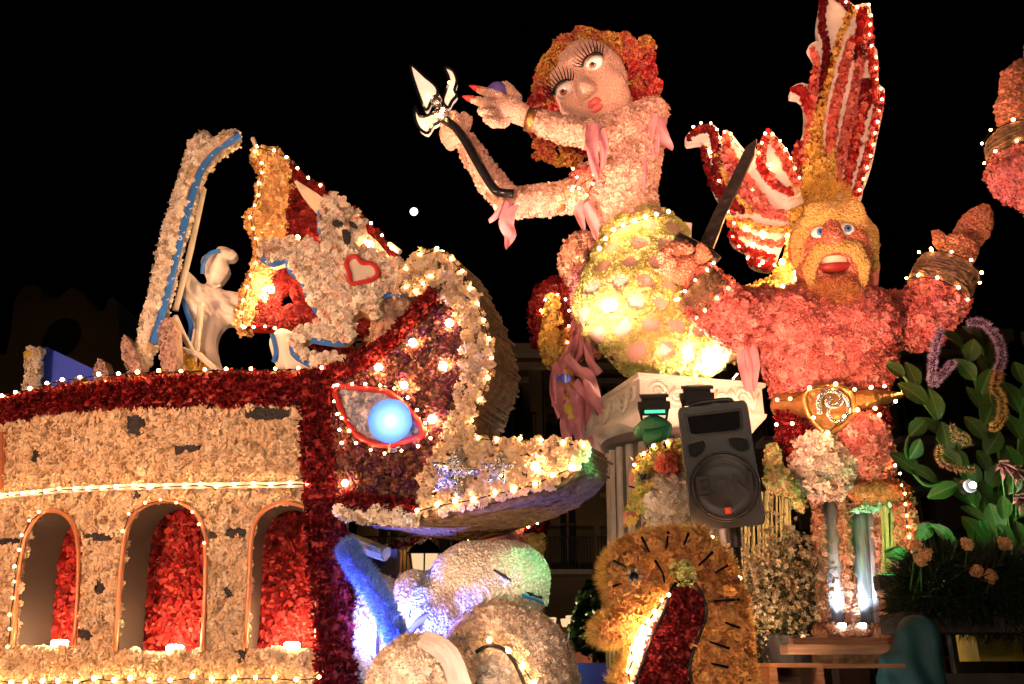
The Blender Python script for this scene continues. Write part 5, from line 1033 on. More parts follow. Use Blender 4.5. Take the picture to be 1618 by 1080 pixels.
build('top_handle', MB().tube(cr([LW(-.28, .49, -.12), LW(-.24, .525, -.12), LW(.24, .525, -.12), LW(.28, .49, -.12)], 4), .014, 8), M['black_plastic'], t, True)
for sx in (-.3, .3): build('foot', MB().lathe(LW(sx, -.5, -.1), [(.018, -.012), (.02, .02)], 10), M['black'], t)
pb = LW(.1, -.47, -.2); build('pole', MB().tube([pb * A([1, 1, 0]) + A([.03, 0, 0]), pb], .02, 10), M['black_metal'], t, True); build('pole_socket', MB().lathe(pb - A([0, 0, .06]), [(.03, -.08), (.034, .06)], 12), M['black_metal'], t)
# ================================================================== seahorses
def seahorse(lb, out, belly_w, belly_r, Y, n, pals, spikes, eye, fuzz, th=.2, parent=None, sz=(.026, .055), furL=.038, furpal=None, protos=MUM):
    t = thing('seahorse', lb, 'seahorse', P(*belly_w[0][:2], Y) if False else P(out[0][0], 1085, Y) * A([1, 1, .95])); pl = Pl(out[0][0], out[0][1], Y, n)
    o, V, T = cutout('body', out, pl, th, M['pink_board'], t, smooth=3, step=.05); uv = lambda p: np.c_[(p - pl.o) @ pl.u, (p - pl.o) @ pl.v]
    bw = A(cr([pl.uv(*p) for p in belly_w], 3, True)); br = A(cr([pl.uv(*p) for p in belly_r], 3, True)) if belly_r else None
    def kp(p): 
        q = uv(p); m = ~inpoly(q, bw)
        return m & ~inpoly(q, br) if br is not None else m
    flowers('body_flowers', V, T, sz[0], sz[1], protos, pals[0], t, kp, out=.005, wob=.5, vary=.15)
    plb = Pl(out[0][0], out[0][1], Y - .012, n); cutout('white_belly', belly_w, plb, .02, M['white_board'], t, smooth=3)
    if belly_r:
        plr = Pl(out[0][0], out[0][1], Y - .024, n); o2, V2, T2 = cutout('red_belly', belly_r, plr, .03, M['red_board'], t, smooth=3, step=.05); flowers('red_flowers', V2, T2, .02, .045, TUFT, pals[1], o2, wob=.5, vary=.3)
        build('belly_piping', MB().tube([plr.w(x, .02) for x in br], .007, 6, True), M['black'], t)
    for a, b in spikes: build('spike', MB().tube([pl.hit(*a, .035), pl.hit(*b, .06)], [.007, .005], 6), M['black'], t)
    ec = pl.hit(*eye, .04); build('eye', MB().ball(ec, .022), M['black'], t, True)
    for q in range(5): a = q * 1.257; build('eye_lash', MB().box(ec + pl.u * .03 * math.cos(a) + pl.v * .03 * math.sin(a), (.016, .01, .016)), M['black'], t)
    if fuzz:
        pts, nn = edge_frame(out, pl, 3, True, 8); zc = pts[:, 2] > P(900, 1079, Y)[2]
        fur('fuzz', np.concatenate([pts[zc] - pl.n * a for a in (0, .04, .09, .15)]), np.concatenate([nn[zc] + pl.n * b for b in (.5, .2, 0, -.2)]), furL, .004, furpal, t, per=9, spread=.35)
    return t, pl
OS = [(946, 1002), (950, 986), (966, 970), (977, 954), (969, 934), (960, 905), (965, 880), (986, 860), (1012, 847), (1050, 838), (1085, 839), (1120, 851), (1148, 880), (1163, 915), (1175, 960), (1181, 1000), (1182, 1040), (1178, 1090), (985, 1090), (990, 1055), (1000, 1025), (1020, 985), (1044, 952), (1036, 944), (1016, 962), (1000, 990), (985, 1010), (962, 1012)]
t, pl = seahorse('large orange flower seahorse with fuzzy glowing edge', OS, [(1000, 1008), (1020, 978), (1045, 945), (1066, 927), (1080, 925), (1060, 960), (1035, 1000), (1018, 1045), (1012, 1092), (985, 1092), (990, 1050)], [(1062, 925), (1088, 920), (1106, 938), (1113, 970), (1104, 1000), (1092, 1030), (1086, 1060), (1086, 1092), (1006, 1092), (1014, 1045), (1028, 1005), (1050, 960)], 4.38, (.1, -1, 0), (ORANGE + [(.5, .2, .07)], DRED + RED),
    [((1014, 848), (1026, 872)), ((1056, 840), (1053, 866)), ((1088, 842), (1081, 860)), ((1126, 872), (1104, 893)), ((1150, 893), (1131, 904)), ((1168, 947), (1128, 949)), ((1169, 992), (1146, 983)), ((1152, 1024), (1122, 1014)), ((1150, 1054), (1124, 1048)), ((969, 885), (990, 897)), ((969, 926), (982, 922)), ((1035, 885), (1048, 906)), ((1048, 906), (1050, 920))], (1002, 911), [(0, 0)], furpal=[(.78, .48, .13), (.80, .56, .18), (.72, .40, .09)])
flowers('cheek_moss', *MB().ball(pl.hit(1078, 905, .02), (.05, .04, .05)).tris(), .018, .035, TUFT, LIME, t)
build('belly_light', MB().tube([pl.hit(x, y, .03) for x, y in cr([(1058, 938), (1038, 962), (1020, 990), (1008, 1020), (1002, 1060)], 3)], .004, 5), M['tape'], t)
string('string of warm bulbs down the white belly of the orange seahorse', [pl.hit(x, y, .05) for x, y in cr([(1058, 938), (1038, 960), (1018, 985), (1004, 1012), (998, 1045), (995, 1080)], 3)], .011, step=.05)
string('string of warm bulbs behind the back of the orange seahorse', [pl.hit(x, y, -.19) for x, y in cr([(1090, 836), (1128, 852), (1158, 890), (1172, 935), (1184, 985), (1186, 1030)], 3)], .012, step=.12)
point('back_light', P(1178, 985, 4.62), 5, (1, .45, .16), .04, t); point('belly_lamp', pl.hit(1012, 1000, .12), 1.6, (1, .6, .3), .02, t)
t = thing('cloth_cover', 'orange cloth hanging behind the back of the orange seahorse', 'cloth', P(1185, 1080, 5.15)); cl = Pl(1180, 1020, 5.15)
cutout('cloth', [(1150, 945), (1172, 960), (1190, 1000), (1198, 1050), (1200, 1095), (1140, 1095), (1145, 1000)], cl, .02, M['orange_cloth'], t); flowers('red_puff', *MB().ball(P(1150, 1082, 4.7), (.09, .05, .05)).tris(), .02, .045, TUFT, RED, t)
YS = [(1003, 735), (1010, 718), (1030, 706), (1055, 698), (1080, 700), (1085, 760), (1084, 840), (1020, 842), (1028, 808), (1036, 782), (1030, 772), (1020, 788), (1010, 815), (998, 828), (990, 820), (994, 796), (1006, 772), (1000, 752)]
t, pl = seahorse('yellow-green flower seahorse half hidden behind the loudspeaker', YS, [(1046, 756), (1078, 755), (1082, 800), (1082, 838), (1022, 840), (1030, 806), (1040, 775)], None, 5.5, (.05, -1, 0), ([(.70, .52, .14), (.5, .52, .12), (.72, .6, .3), (.45, .5, .12)], RED), [((1022, 705), (1030, 716)), ((1050, 697), (1052, 708)), ((1002, 770), (994, 768)), ((1000, 726), (994, 722))], (1016, 753), None, th=.15, sz=(.03, .052), protos=SMUM)
flowers('belly_flowers', *MB().ball(pl.hit(1058, 800, -.0), (.14, .07, .2)).tris(), .03, .055, SMUM, WHITE, t); flowers('red_tuft', *MB().ball(pl.hit(1056, 738, .03), (.06, .04, .06)).tris(), .025, .05, SMUM, CORAL, t)
string('string of warm bulbs round the head of the yellow-green seahorse', [pl.hit(x, y, .04) for x, y in ((1003, 735), (1012, 718), (1030, 706), (1055, 698))], .010, step=.1)
# ================================================================== strongman figure (a generic bearded carnival strongman)
YW = 7.9; w_ = lambda x, y, d=0.0: P(x, y, YW + d)
t = MAN = thing('strongman', 'huge salmon flower strongman with blond moustache and raised arms', 'figure', w_(1330, 800)); s = pxm(w_(1310, 520))
fs = [ell(w_(1310, 520), (106*s, .48, 72*s)), ell(w_(1258, 508, -.26), (56*s, .26, 46*s)), ell(w_(1358, 508, -.26), (54*s, .26, 46*s)), cap(w_(1285, 560), 78*s, w_(1288, 635), 54*s), cap(w_(1330, 560), 76*s, w_(1338, 635), 50*s),
      cap(w_(1215, 500), 40*s, w_(1165, 502, -.2), 38*s), cap(w_(1165, 506, -.15), 40*s, w_(1130, 480, -.3), 35*s), cap(w_(1130, 480, -.3), 36*s, w_(1112, 450, -.35), 28*s),
      cap(w_(1405, 505), 40*s, w_(1450, 504, -.15), 38*s), cap(w_(1450, 506, -.1), 42*s, w_(1478, 475, -.2), 40*s), cap(w_(1478, 475, -.2), 40*s, w_(1492, 440, -.25), 32*s), cap(w_(1315, 470), 55*s, w_(1315, 450, -.05), 48*s)]
V, Q = sculpt(fs, .036, .014); bd = build_np('body', V, Q, M['pink_board'], t, True)
flowers('salmon_flowers', V, q2t(Q), .037, .078, MUM, SALMON + [(.52, .14, .12)], bd, wob=.55, vary=.16)
# head
HC = w_(1318, 405, -.28); hs = pxm(HC); e3 = nrm((-.10, -.96, -.28)); e1 = nrm(np.cross(A([0, .1, 1.]), -e3)); e1 = e1 if e1[0] > 0 else -e1; e2 = np.cross(e3, e1); e2 = e2 if e2[2] > 0 else -e2; HM = np.stack([e1, e2, e3], 1)
L = lambda x, y, z=0.0: HC + HM @ (A([(x - 1318), (405 - y), z]) * hs)     # x, y read off the face in photo pixels, z pixels forward
hfs = [ell(L(1318, 392), A([60, 66, 58]) * hs, HM), ell(L(1316, 425), A([56, 50, 52]) * hs, HM), cap(L(1278, 356, 36), 10*hs, L(1342, 356, 38), 10*hs), cap(L(1302, 362, 58), 9*hs, L(1300, 384, 68), 15*hs), ell(L(1282, 388, 48), A([15, 12, 12]) * hs, HM), ell(L(1338, 386, 48), A([18, 14, 12]) * hs, HM), ell(L(1260, 395, -5), A([9, 18, 14]) * hs, HM), ell(L(1378, 392, -5), A([9, 18, 14]) * hs, HM), ell(L(1308, 456, 28), A([36, 24, 32]) * hs, HM)]
V, Q = sculpt(hfs, .024, .035, cut=[ell(L(1308, 425, 60), A([29, 18, 34]) * hs, HM)]); hd_ = build_np('head', V, Q, M['foam_skin'], t, True)
flowers('skin_florets', V, q2t(Q), .016, .024, BEAD, [(.50, .17, .10), (.44, .13, .08), (.55, .20, .12)], hd_, lambda p: (((p - HC) @ e2) / hs < 56) & ~((((p - HC) @ e2) / hs > -32) & (((p - HC) @ e2) / hs < -8) & (np.abs(((p - HC) @ e1) / hs + 10) < 24) & (((p - HC) @ e3) / hs < 47) & (((p - HC) @ e3) / hs > 10)), vary=.12)
build('mouth_lining', MB().ball(L(1308, 424, 34), A([26, 13, 14]) * hs, HM), M['mouth'], hd_, True)
build('teeth', loft([[L(1308 + 24 * math.sin(a) , 414 - 3, 30 + 22 * math.cos(a) + dz) for a in np.linspace(-1, 1, 9)] for dz in (0,)] + [[L(1308 + 24 * math.sin(a), 421, 30 + 22 * math.cos(a)) for a in np.linspace(-1, 1, 9)]], False), M['teeth'], hd_, True)
def hairy(nm, fs, pal, sp=.014, size=.021, h=.022, k=.03, cut=()):
    V, Q = sculpt(fs, h, k, cut); b = build_np(nm, V, Q, M['yellow_crate'], hd_, True); flowers('florets', V, q2t(Q), sp, size, BEAD, pal, b, vary=.12)
YH = [(.66, .45, .16), (.70, .50, .19), (.58, .38, .13)]
hairy('hair', [ell(L(1318, 387, -6), A([65, 70, 63]) * hs, HM), cap(L(1284, 340, 38), 14*hs, L(1342, 340, 38), 14*hs), cap(L(1272, 354, 38), 9*hs, L(1302, 350, 54), 13*hs), cap(L(1306, 350, 54), 13*hs, L(1350, 352, 40), 9*hs), cap(L(1262, 370, 12), 9*hs, L(1260, 410, 5), 6*hs), cap(L(1374, 370, 12), 9*hs, L(1376, 425, 0), 8*hs)], YH, cut=[ell(L(1312, 420, 60), A([53, 54, 70]) * hs, HM)])
hairy('moustache', [cap(L(1306, 397, 66), 8*hs, L(1280, 403, 60), 9*hs), cap(L(1280, 403, 60), 9*hs, L(1267, 430, 52), 8*hs), cap(L(1267, 430, 52), 8*hs, L(1270, 456, 46), 5*hs), cap(L(1304, 397, 66), 8*hs, L(1334, 402, 60), 9*hs), cap(L(1334, 402, 60), 9*hs, L(1348, 428, 52), 8*hs), cap(L(1348, 428, 52), 8*hs, L(1348, 454, 45), 5*hs)], YH, k=.02)
hairy('beard', [ell(L(1308, 464, 30), A([30, 14, 30]) * hs, HM)], [(.64, .34, .2), (.58, .28, .16)])
for x, y in ((1284, 376), (1325, 373)):
    ec = L(x, y, 54); ew = build('eye', MB().ball(ec, A([12, 11, 10]) * hs, HM, 18, 12), M['eye_white'], hd_, True); build('iris', MB().ball(L(x, y - .5, 62), A([6, 6, 2.8]) * hs, HM, 14, 8), M['iris_blue'], ew, True); build('pupil', MB().ball(L(x, y - .5, 64.5), A([2.4, 2.4, 1.4]) * hs, HM, 10, 6), M['black'], ew, True)
p_, n_ = sample(*[q for q in MB().ball(w_(1310, 478, -.30), (52*s, .25, 22*s)).tris()], .02); fur('neck_fluff', p_, n_, .07, .005, [(.7, .36, .14), (.66, .3, .12)], t, per=6)
# wrist cuffs of bark
def cuff(nm, a, b, r0, r1, lb):
    a, b = A(a), A(b); d = nrm(b - a); mb = MB().tube([a, a + (b - a) * .04, b - (b - a) * .04, b], [r0 * .9, r0, r1, r1 * .9], 22); c = build(nm, mb, M['bark'], t); sm = MB()
    x = nrm(np.cross(d, A([.3, .2, .9]))); y = np.cross(d, x)
    for k in range(70):
        q = random.random() * 6.283; u = random.random() * .8 + .1; r = r0 + (r1 - r0) * u; pc = a + (b - a) * u + (x * math.cos(q) + y * math.sin(q)) * r; tg = -x * math.sin(q) + y * math.cos(q); l = random.uniform(.06, .14)
        sm.tube([pc - tg * l - (x * math.cos(q) + y * math.sin(q)) * l * l / r * .5, pc + (x * math.cos(q) + y * math.sin(q)) * .008, pc + tg * l - (x * math.cos(q) + y * math.sin(q)) * l * l / r * .5], .010, 4)
    build('bark_strips', sm, M['bark'], c, kind='stuff')
    for e, r, nm2 in ((a, r0, 'lower'), (b, r1, 'upper')):
        string(f'string of warm bulbs round the {nm2} rim of the {lb}', [e + (x * math.cos(q) + y * math.sin(q)) * (r + .02) for q in np.linspace(0, 2 * math.pi, 11)], .014)
cuff('wrist_cuff', w_(1128, 474, -.33), w_(1097, 444, -.37), 36*s, 36*s, 'left hand bark cuff'); cuff('wrist_cuff', w_(1480, 462, -.22), w_(1500, 422, -.25), 46*s, 46*s, 'right hand bark cuff')
HAND = [(.64, .27, .17), (.58, .22, .14), (.68, .31, .2)]
q = lambda x, y, d=-.4: w_(x, y, d)
hand(t, q(1098, 440, -.38), q(1082, 425, -.38), [([q(1058, 415), q(1050, 405, -.5), q(1064, 398, -.56)], 9*s), ([q(1066, 404), q(1060, 394, -.5), q(1078, 390, -.58)], 9*s), ([q(1072, 425), q(1055, 425, -.5), q(1062, 412, -.58)], 9*s), ([q(1080, 400), q(1082, 392, -.48), q(1090, 394, -.55)], 8*s), ([q(1100, 415), q(1112, 402, -.5), q(1108, 392, -.58)], 9*s)], 11*s, pal=HAND, fl=(.018, .03), h=.018)
q = lambda x, y, d=-.25: w_(x, y, d)
hand(t, q(1505, 425), q(1515, 395), [([q(1525, 365), q(1545, 340), q(1556, 330)], 10*s), ([q(1518, 372), q(1528, 352), q(1542, 336)], 10*s), ([q(1532, 375), q(1552, 352), q(1560, 338)], 9*s), ([q(1535, 390), q(1552, 370), q(1562, 352)], 8*s), ([q(1498, 395), q(1487, 382), q(1481, 370)], 9*s)], 13*s, pal=HAND, fl=(.018, .03), h=.018)
# belt, buckle
bc = w_(1310, 636, .02)
V, Q = sculpt([cap(w_(1240, 640, -.05), 22*s, w_(1300, 640, -.4), 20*s), cap(w_(1300, 640, -.4), 20*s, w_(1370, 632, -.36), 18*s), cap(w_(1370, 632, -.36), 17*s, w_(1424, 624, -.2), 5*s)], .022, .03); build_np('belt', V, Q, M['gold'], t, True)
pbk = Pl(1310, 640, YW - .52, (-.05, -1, -.1)); BK = [(1272, 622), (1290, 612), (1325, 610), (1345, 624), (1348, 650), (1338, 668), (1312, 682), (1292, 672), (1276, 650)]
cutout('buckle', BK, pbk, .08, M['gold'], t, smooth=3)
def emb(px_, r, m, off=.03): build('buckle_emblem', MB().tube([pbk.hit(x, y, off) for x, y in cr(px_, 5)], r, 8, flat=.8), M[m], t, True)
emb([(1295, 655), (1293, 635), (1300, 620), (1315, 616), (1328, 624), (1326, 638), (1314, 642), (1306, 636), (1312, 628)], .028, 'foil'); emb([(1314, 642), (1308, 652), (1316, 664), (1330, 664), (1340, 652), (1338, 634), (1328, 622)], .022, 'foil', .02)
build('buckle_rim', MB().tube([pbk.hit(x, y, .01) for x, y in cr(BK, 4, True)], .024, 8, True), M['gold'], t, True)
string('string of warm bulbs along the upper edge of the gold belt', [w_(x, y, -.62) for x, y in ((1228, 634), (1247, 628), (1278, 612), (1320, 606), (1350, 614), (1378, 612), (1396, 610))], .017); string('string of warm bulbs along the lower edge of the gold belt', [w_(x, y, -.6) for x, y in ((1228, 670), (1250, 668), (1285, 660), (1308, 682), (1332, 658), (1355, 648), (1384, 646), (1390, 656), (1415, 634))], .017); bulbs(t, [w_(1426, 617, -.25)], .02, 'bulb_big')
# kilt, leg and boot
V, Q = sculpt([cap(w_(1255, 665, -.1), 24*s, w_(1256, 735, -.1), 20*s), cap(w_(1330, 665, -.3), 20*s, w_(1375, 668, -.3), 26*s)], .03, .03); kk = build_np('kilt', V, Q, M['red_board'], t, True); flowers('red_flowers', V, q2t(Q), .032, .06, TUFT, DRED + RED, kk, wob=.5)
V, Q = sculpt([cap(w_(1360, 694, -.38), 34*s, w_(1371, 732, -.35), 34*s)], .03, .03); lg = build_np('leg', V, Q, M['pink_board'], t, True); flowers('salmon_flowers', V, q2t(Q), .034, .07, MUM, SALMON + [(.55, .16, .15)], lg, wob=.55)
bp = [w_(1356, 790, -.45), w_(1428, 790, -.4), w_(1424, 782, .0), w_(1350, 782, -.05)]
V, Q = sculpt([cap(w_(1360, 778, -.45), 14*s, w_(1420, 778, -.45), 14*s), cap(w_(1360, 778, -.2), 14*s, w_(1420, 778, -.2), 14*s), ell(w_(1390, 778, -.32), (40*s, .22, 13*s))], .025, .03); bt = build_np('boot', V, Q, M['cream_board'], t, True); flowers('brown_florets', V, q2t(Q), .024, .04, SMUM, [(.42, .16, .06), (.5, .20, .08)], bt)
mb = MB().box(w_(1392, 797, -.33), (74*s, .36, .06)); build('boot_sole', mb, M['bark'], t); V2, T2 = mb.tris(); flowers('sole_petals', V2, T2, .025, .04, PETAL, [(.25, .5, .3), (.3, .55, .35)], t, lambda p: p[:, 2] < mb.v[0][2] + .004)  # green petals on the underside of the sole only
# white flower cluster at the hip
t2 = thing('flower_cluster', 'fluffy pale flower cluster below the gold belt', 'flowers', w_(1300, 775, -.4)); V, Q = sculpt([ell(w_(1295, 712, -.4), (22*s, .14, 22*s)), ell(w_(1315, 735, -.42), (24*s, .14, 24*s)), ell(w_(1282, 740, -.4), (20*s, .13, 28*s)), ell(w_(1318, 762, -.4), (22*s, .12, 14*s)), ell(w_(1292, 765, -.4), (24*s, .12, 14*s))], .03, .03); build_np('core', V, Q, M['pink_board'], t2, True); flowers('pale_flowers', V, q2t(Q), .04, .085, MUM, [(.76, .58, .5), (.72, .5, .42), (.78, .64, .56)], t2, wob=.6, out=.015)
# sword
sw = thing('sword', 'dark foil sword raised in the left hand of the strongman', 'sword', w_(1090, 450, -.5)); ps = Pl(1150, 310, YW - .5, (-.3, -1, 0))
cutout('blade', [(1107, 380), (1130, 330), (1160, 270), (1178, 232), (1196, 218), (1192, 242), (1172, 285), (1146, 340), (1127, 390)], ps, .05, M['foil_dark'] if 'foil_dark' in M else mat('foil_dark', (.10, .085, .08), .28, .85, bump=.7, bscale=12), sw, smooth=1)
build('guard', MB().tube(cr([ps.hit(1070, 374, .02), ps.hit(1090, 384, .04), ps.hit(1112, 396, .04), ps.hit(1134, 412, .02)], 4), [.05] * 13, 10), M['black_plastic'], sw, True); build('grip', MB().tube([ps.hit(1108, 394, .0), ps.hit(1092, 420, .0), ps.hit(1076, 438, .0)], [.05, .052, .055], 10), M['black_plastic'], sw, True)
# pink ear-like puff and scarf tails behind
t = thing('satin_puff', 'pink satin puff behind the head of the strongman', 'cloth', w_(1374, 465, .1)); V, Q = sculpt([ell(w_(1372, 435, .1), (16*s, .1, 32*s)), ell(w_(1376, 420, .1), (14*s, .1, 20*s))], .025, .03); build_np('puff', V, Q, M['pink_cloth'], t, True)
t = thing('chiffon_tails', 'pink chiffon tails hanging between mermaid tail and strongman', 'cloth', w_(1182, 615, -.1))
for x in (1176, 1186): build('chiffon', ribbon([w_(x, 545, -.1), w_(x + 2, 580, -.12), w_(x + 4, 618, -.1)], (.12, .14, .04), (0, -1, .1), .02), M['pink_cloth'], t, True)
# ================================================================== flame crest behind the head
t = CR = thing('flame_crest', 'towering flame-shaped crest of red, white and yellow flower plumes', 'crest', w_(1300, 470, .45)); pc = Pl(1300, 250, 8.45, (0, -1, .05))
TALL = [(1262, 330), (1254, 280), (1256, 240), (1272, 205), (1272, 165), (1262, 152), (1250, 150), (1252, 136), (1268, 130), (1282, 132), (1290, 100), (1284, 84), (1278, 72), (1290, 64), (1294, 66), (1292, 40), (1296, 10), (1304, -14), (1330, -10), (1350, 8), (1374, 4), (1376, 40), (1372, 62), (1386, 78), (1388, 120), (1384, 130), (1398, 140), (1396, 170), (1388, 210), (1378, 260), (1364, 300), (1350, 325)]
o, V, T = cutout('tall_board', TALL, pc, .10, M['white_board'], t, smooth=2, step=.12)
WING = [(1270, 320), (1258, 270), (1246, 240), (1230, 220), (1214, 203), (1206, 220), (1196, 235), (1180, 240), (1160, 215), (1146, 205), (1140, 222), (1132, 200), (1118, 195), (1098, 200), (1083, 216), (1085, 226), (1100, 224), (1112, 226), (1116, 250), (1124, 290), (1140, 320), (1160, 345), (1152, 365), (1160, 385), (1178, 395), (1185, 415), (1205, 424), (1226, 420), (1240, 380), (1290, 345)]
pw = Pl(1200, 320, 8.35, (-.15, -1, .05)); o2, V2, T2 = cutout('wing_board', WING, pw, .10, M['white_board'], t, smooth=2, step=.12)
def plume(px_, w, pal, plane, off=.04, protos=SMUM, sp=.032, size=.052, nm='plume'):
    pts = A(cr([plane.hit(x, y, off) for x, y in px_], 4)); rr = np.interp(np.linspace(0, 1, len(pts)), np.linspace(0, 1, len(w)), w) * pxm(pts[0]) * .62; mb = MB().tube(pts, list(rr), 8); b = build(nm, mb, M['red_board'], t); V, T = mb.tris(); flowers('florets', V, T, sp, size, protos, pal, b, wob=.4, vary=.15)
for px_, w, pal in (([(1292, 330), (1292, 270), (1292, 210), (1302, 150), (1318, 90), (1334, 40), (1348, 16)], (16, 15, 9, 6, 5, 5, 4), YELLOW), ([(1276, 320), (1276, 260), (1282, 210), (1286, 175)], (12, 10, 7, 4), YELLOW), ([(1312, 330), (1312, 270), (1312, 230)], (14, 12, 5), YELLOW), ([(1268, 260), (1278, 210), (1284, 150), (1290, 100), (1282, 76)], (5, 6, 6, 5, 5), CORAL), ([(1262, 300), (1258, 255), (1262, 225)], (5, 6, 5), CRED + CORAL), ([(1280, 180), (1266, 142), (1256, 143)], (5, 7, 7), CRED), ([(1294, 172), (1300, 130), (1306, 80), (1300, 40), (1300, 5), (1310, -12)], (3, 5, 5, 5, 5, 5), DRED), ([(1346, 22), (1336, 4), (1312, -10)], (4, 5, 5), DRED),
                    ([(1310, 250), (1318, 180), (1334, 110), (1346, 60)], (7, 9, 8, 5), CORAL), ([(1322, 290), (1332, 230), (1348, 160), (1360, 95), (1362, 60)], (6, 8, 8, 7, 8), SALMON + CORAL), ([(1336, 300), (1346, 250), (1360, 190), (1370, 145)], (6, 8, 9, 9), CRED + CORAL), ([(1356, 70), (1362, 40), (1362, 14)], (8, 9, 8), CRED), ([(1366, 165), (1368, 130)], (12, 10), DRED), ([(1360, 95), (1358, 75)], (10, 9), DRED), ([(1348, 318), (1364, 270), (1378, 215), (1388, 170), (1391, 145)], (5, 6, 6, 6, 5), CORAL + CRED), ([(1378, 160), (1380, 110), (1376, 80), (1372, 30)], (5, 6, 5, 5), CORAL + CRED)):
    plume(px_, w, pal, pc)
for px_, w, pal in (([(1086, 220), (1100, 206), (1122, 204), (1130, 225), (1132, 262), (1148, 305), (1172, 335)], (3, 6, 7, 6, 6, 6, 4), DRED), ([(1112, 232), (1118, 262), (1132, 300), (1160, 335)], (4, 5, 5, 4), DRED), ([(1146, 210), (1150, 235), (1165, 262), (1185, 290), (1210, 320)], (3, 6, 7, 6, 5), CORAL), ([(1142, 240), (1156, 280), (1180, 310), (1210, 335), (1240, 345)], (4, 5, 6, 6, 5), SALMON), ([(1214, 208), (1204, 235), (1205, 265), (1225, 290), (1250, 305)], (3, 7, 8, 7, 5), CRED + CORAL), ([(1216, 212), (1230, 235), (1246, 262), (1258, 290)], (3, 6, 7, 5), CORAL), ([(1185, 300), (1200, 320), (1225, 335), (1255, 340)], (5, 7, 7, 6), SALMON), ([(1150, 345), (1180, 352), (1215, 362), (1245, 360)], (4, 5, 5, 5), YELLOW + ORANGE), ([(1154, 368), (1168, 388), (1190, 398), (1220, 404)], (5, 6, 6, 4), CRED), ([(1152, 352), (1180, 372), (1215, 384), (1236, 384)], (4, 4, 4, 4), CORAL), ([(1184, 412), (1205, 420), (1224, 416)], (6, 7, 5), CRED), ([(1130, 240), (1140, 275), (1160, 310), (1190, 335)], (3, 4, 4, 3), YELLOW), ([(1250, 345), (1275, 335), (1305, 330)], (14, 20, 16), YELLOW)):
    plume(px_, w, pal, pw)
string('string of warm bulbs up the right edge of the flame crest', [pc.hit(x, y, .08) for x, y in cr([(1352, 318), (1368, 275), (1382, 215), (1392, 165), (1396, 145), (1386, 125), (1384, 90), (1374, 60), (1376, 20), (1372, 6), (1350, 12), (1336, 4)], 3)], .015, step=.15); string('string of warm bulbs along the curled left tip of the crest', [pw.hit(x, y, .09) for x, y in cr([(1094, 200), (1118, 193), (1132, 203), (1140, 218), (1148, 204), (1160, 222), (1180, 245)], 3)], .014, step=.11)
string('string of warm bulbs up the middle peak of the crest', [pw.hit(x, y, .09) for x, y in cr([(1200, 240), (1212, 205), (1232, 222), (1250, 250), (1262, 280)], 3)], .014, step=.12); string('string of warm bulbs along the lower scallops of the crest', [pw.hit(x, y, .08) for x, y in cr([(1140, 318), (1160, 345), (1155, 368), (1172, 394), (1190, 415), (1224, 420)], 3)], .014, step=.15)
# yellow flower body behind the shoulder
YB = [(1300, 330), (1262, 345), (1246, 370), (1240, 400), (1225, 430), (1195, 448), (1165, 462), (1180, 474), (1225, 472), (1270, 474), (1300, 470)]; py = Pl(1240, 420, 8.2, (-.1, -1, 0)); o, V, T = cutout('yellow_body', YB, py, .15, M['cream_board'], t, smooth=2, step=.08); flowers('yellow_flowers', V, T, .032, .06, SMUM, YELLOW + [(.8, .66, .3)], t); bulbs(t, [py.hit(x, y, .08) for x, y in ((1237, 452), (1236, 412), (1205, 452), (1258, 440), (1244, 372), (1258, 430))], .034, 'bulb_big', 'large_bulb')
p_, n_ = sample(*MB().ball(pc.hit(1290, 312, .06), (.34, .12, .16)).tris(), .03); fur('crest_fluff', p_, n_, .09, .006, YELLOW, t, per=5)
# inner lamps that light the white insets of the wing
for x, y in ((1122, 240), (1136, 285), (1150, 322), (1190, 300), (1215, 260), (1178, 358), (1205, 366), (1190, 386), (1212, 394), (1205, 414)): bulbs(t, [pw.hit(x, y, .06)], .026, 'bulb_big', 'inset_bulb')
# ================================================================== second raised arm at the right edge
t = thing('raised_arm', 'salmon flower arm with bark cuff cut off at the right edge', 'figure', P(1620, 320, 7.0)); f = lambda x, y, d=0: P(x, y, 7.0 + d); sa = pxm(f(1600, 200))
V, Q = sculpt([cap(f(1610, 215), 24*sa, f(1600, 170), 22*sa), cap(f(1600, 175), 20*sa, f(1603, 125), 17*sa), cap(f(1603, 125), 17*sa, f(1612, 105), 10*sa), cap(f(1620, 215), 30*sa, f(1650, 130), 28*sa), cap(f(1645, 150), 16*sa, f(1660, 60), 12*sa), cap(f(1630, 150), 14*sa, f(1636, 70), 12*sa)], .025, .03); hn = build_np('hand', V, Q, M['foam_skin'], t, True); flowers('florets', V, q2t(Q), .022, .04, BEAD, HAND, hn)
V, Q = sculpt([ell(f(1628, 272), (56*sa, .28, 46*sa)), cap(f(1650, 285), 42*sa, f(1730, 390), 46*sa)], .035, .03); fa = build_np('forearm', V, Q, M['pink_board'], t, True); flowers('salmon_flowers', V, q2t(Q), .03, .065, MUM, SALMON, fa)
V, Q = sculpt([cap(f(1720, 380), 46*sa, f(1790, 430, .1), 60*sa), ell(f(1860, 520, .3), (110*sa, .4, 120*sa)), cap(f(1860, 560, .3), 80*sa, f(1860, 900, .3), 60*sa)], .06, .04); bo = build_np('body', V, Q, M['pink_board'], t, True); flowers('salmon_flowers', V, q2t(Q), .05, .10, MUM, SALMON, bo)
_t = t; cuff('wrist_cuff', f(1622, 246), f(1614, 214), 54*sa, 52*sa, 'cut-off arm cuff')
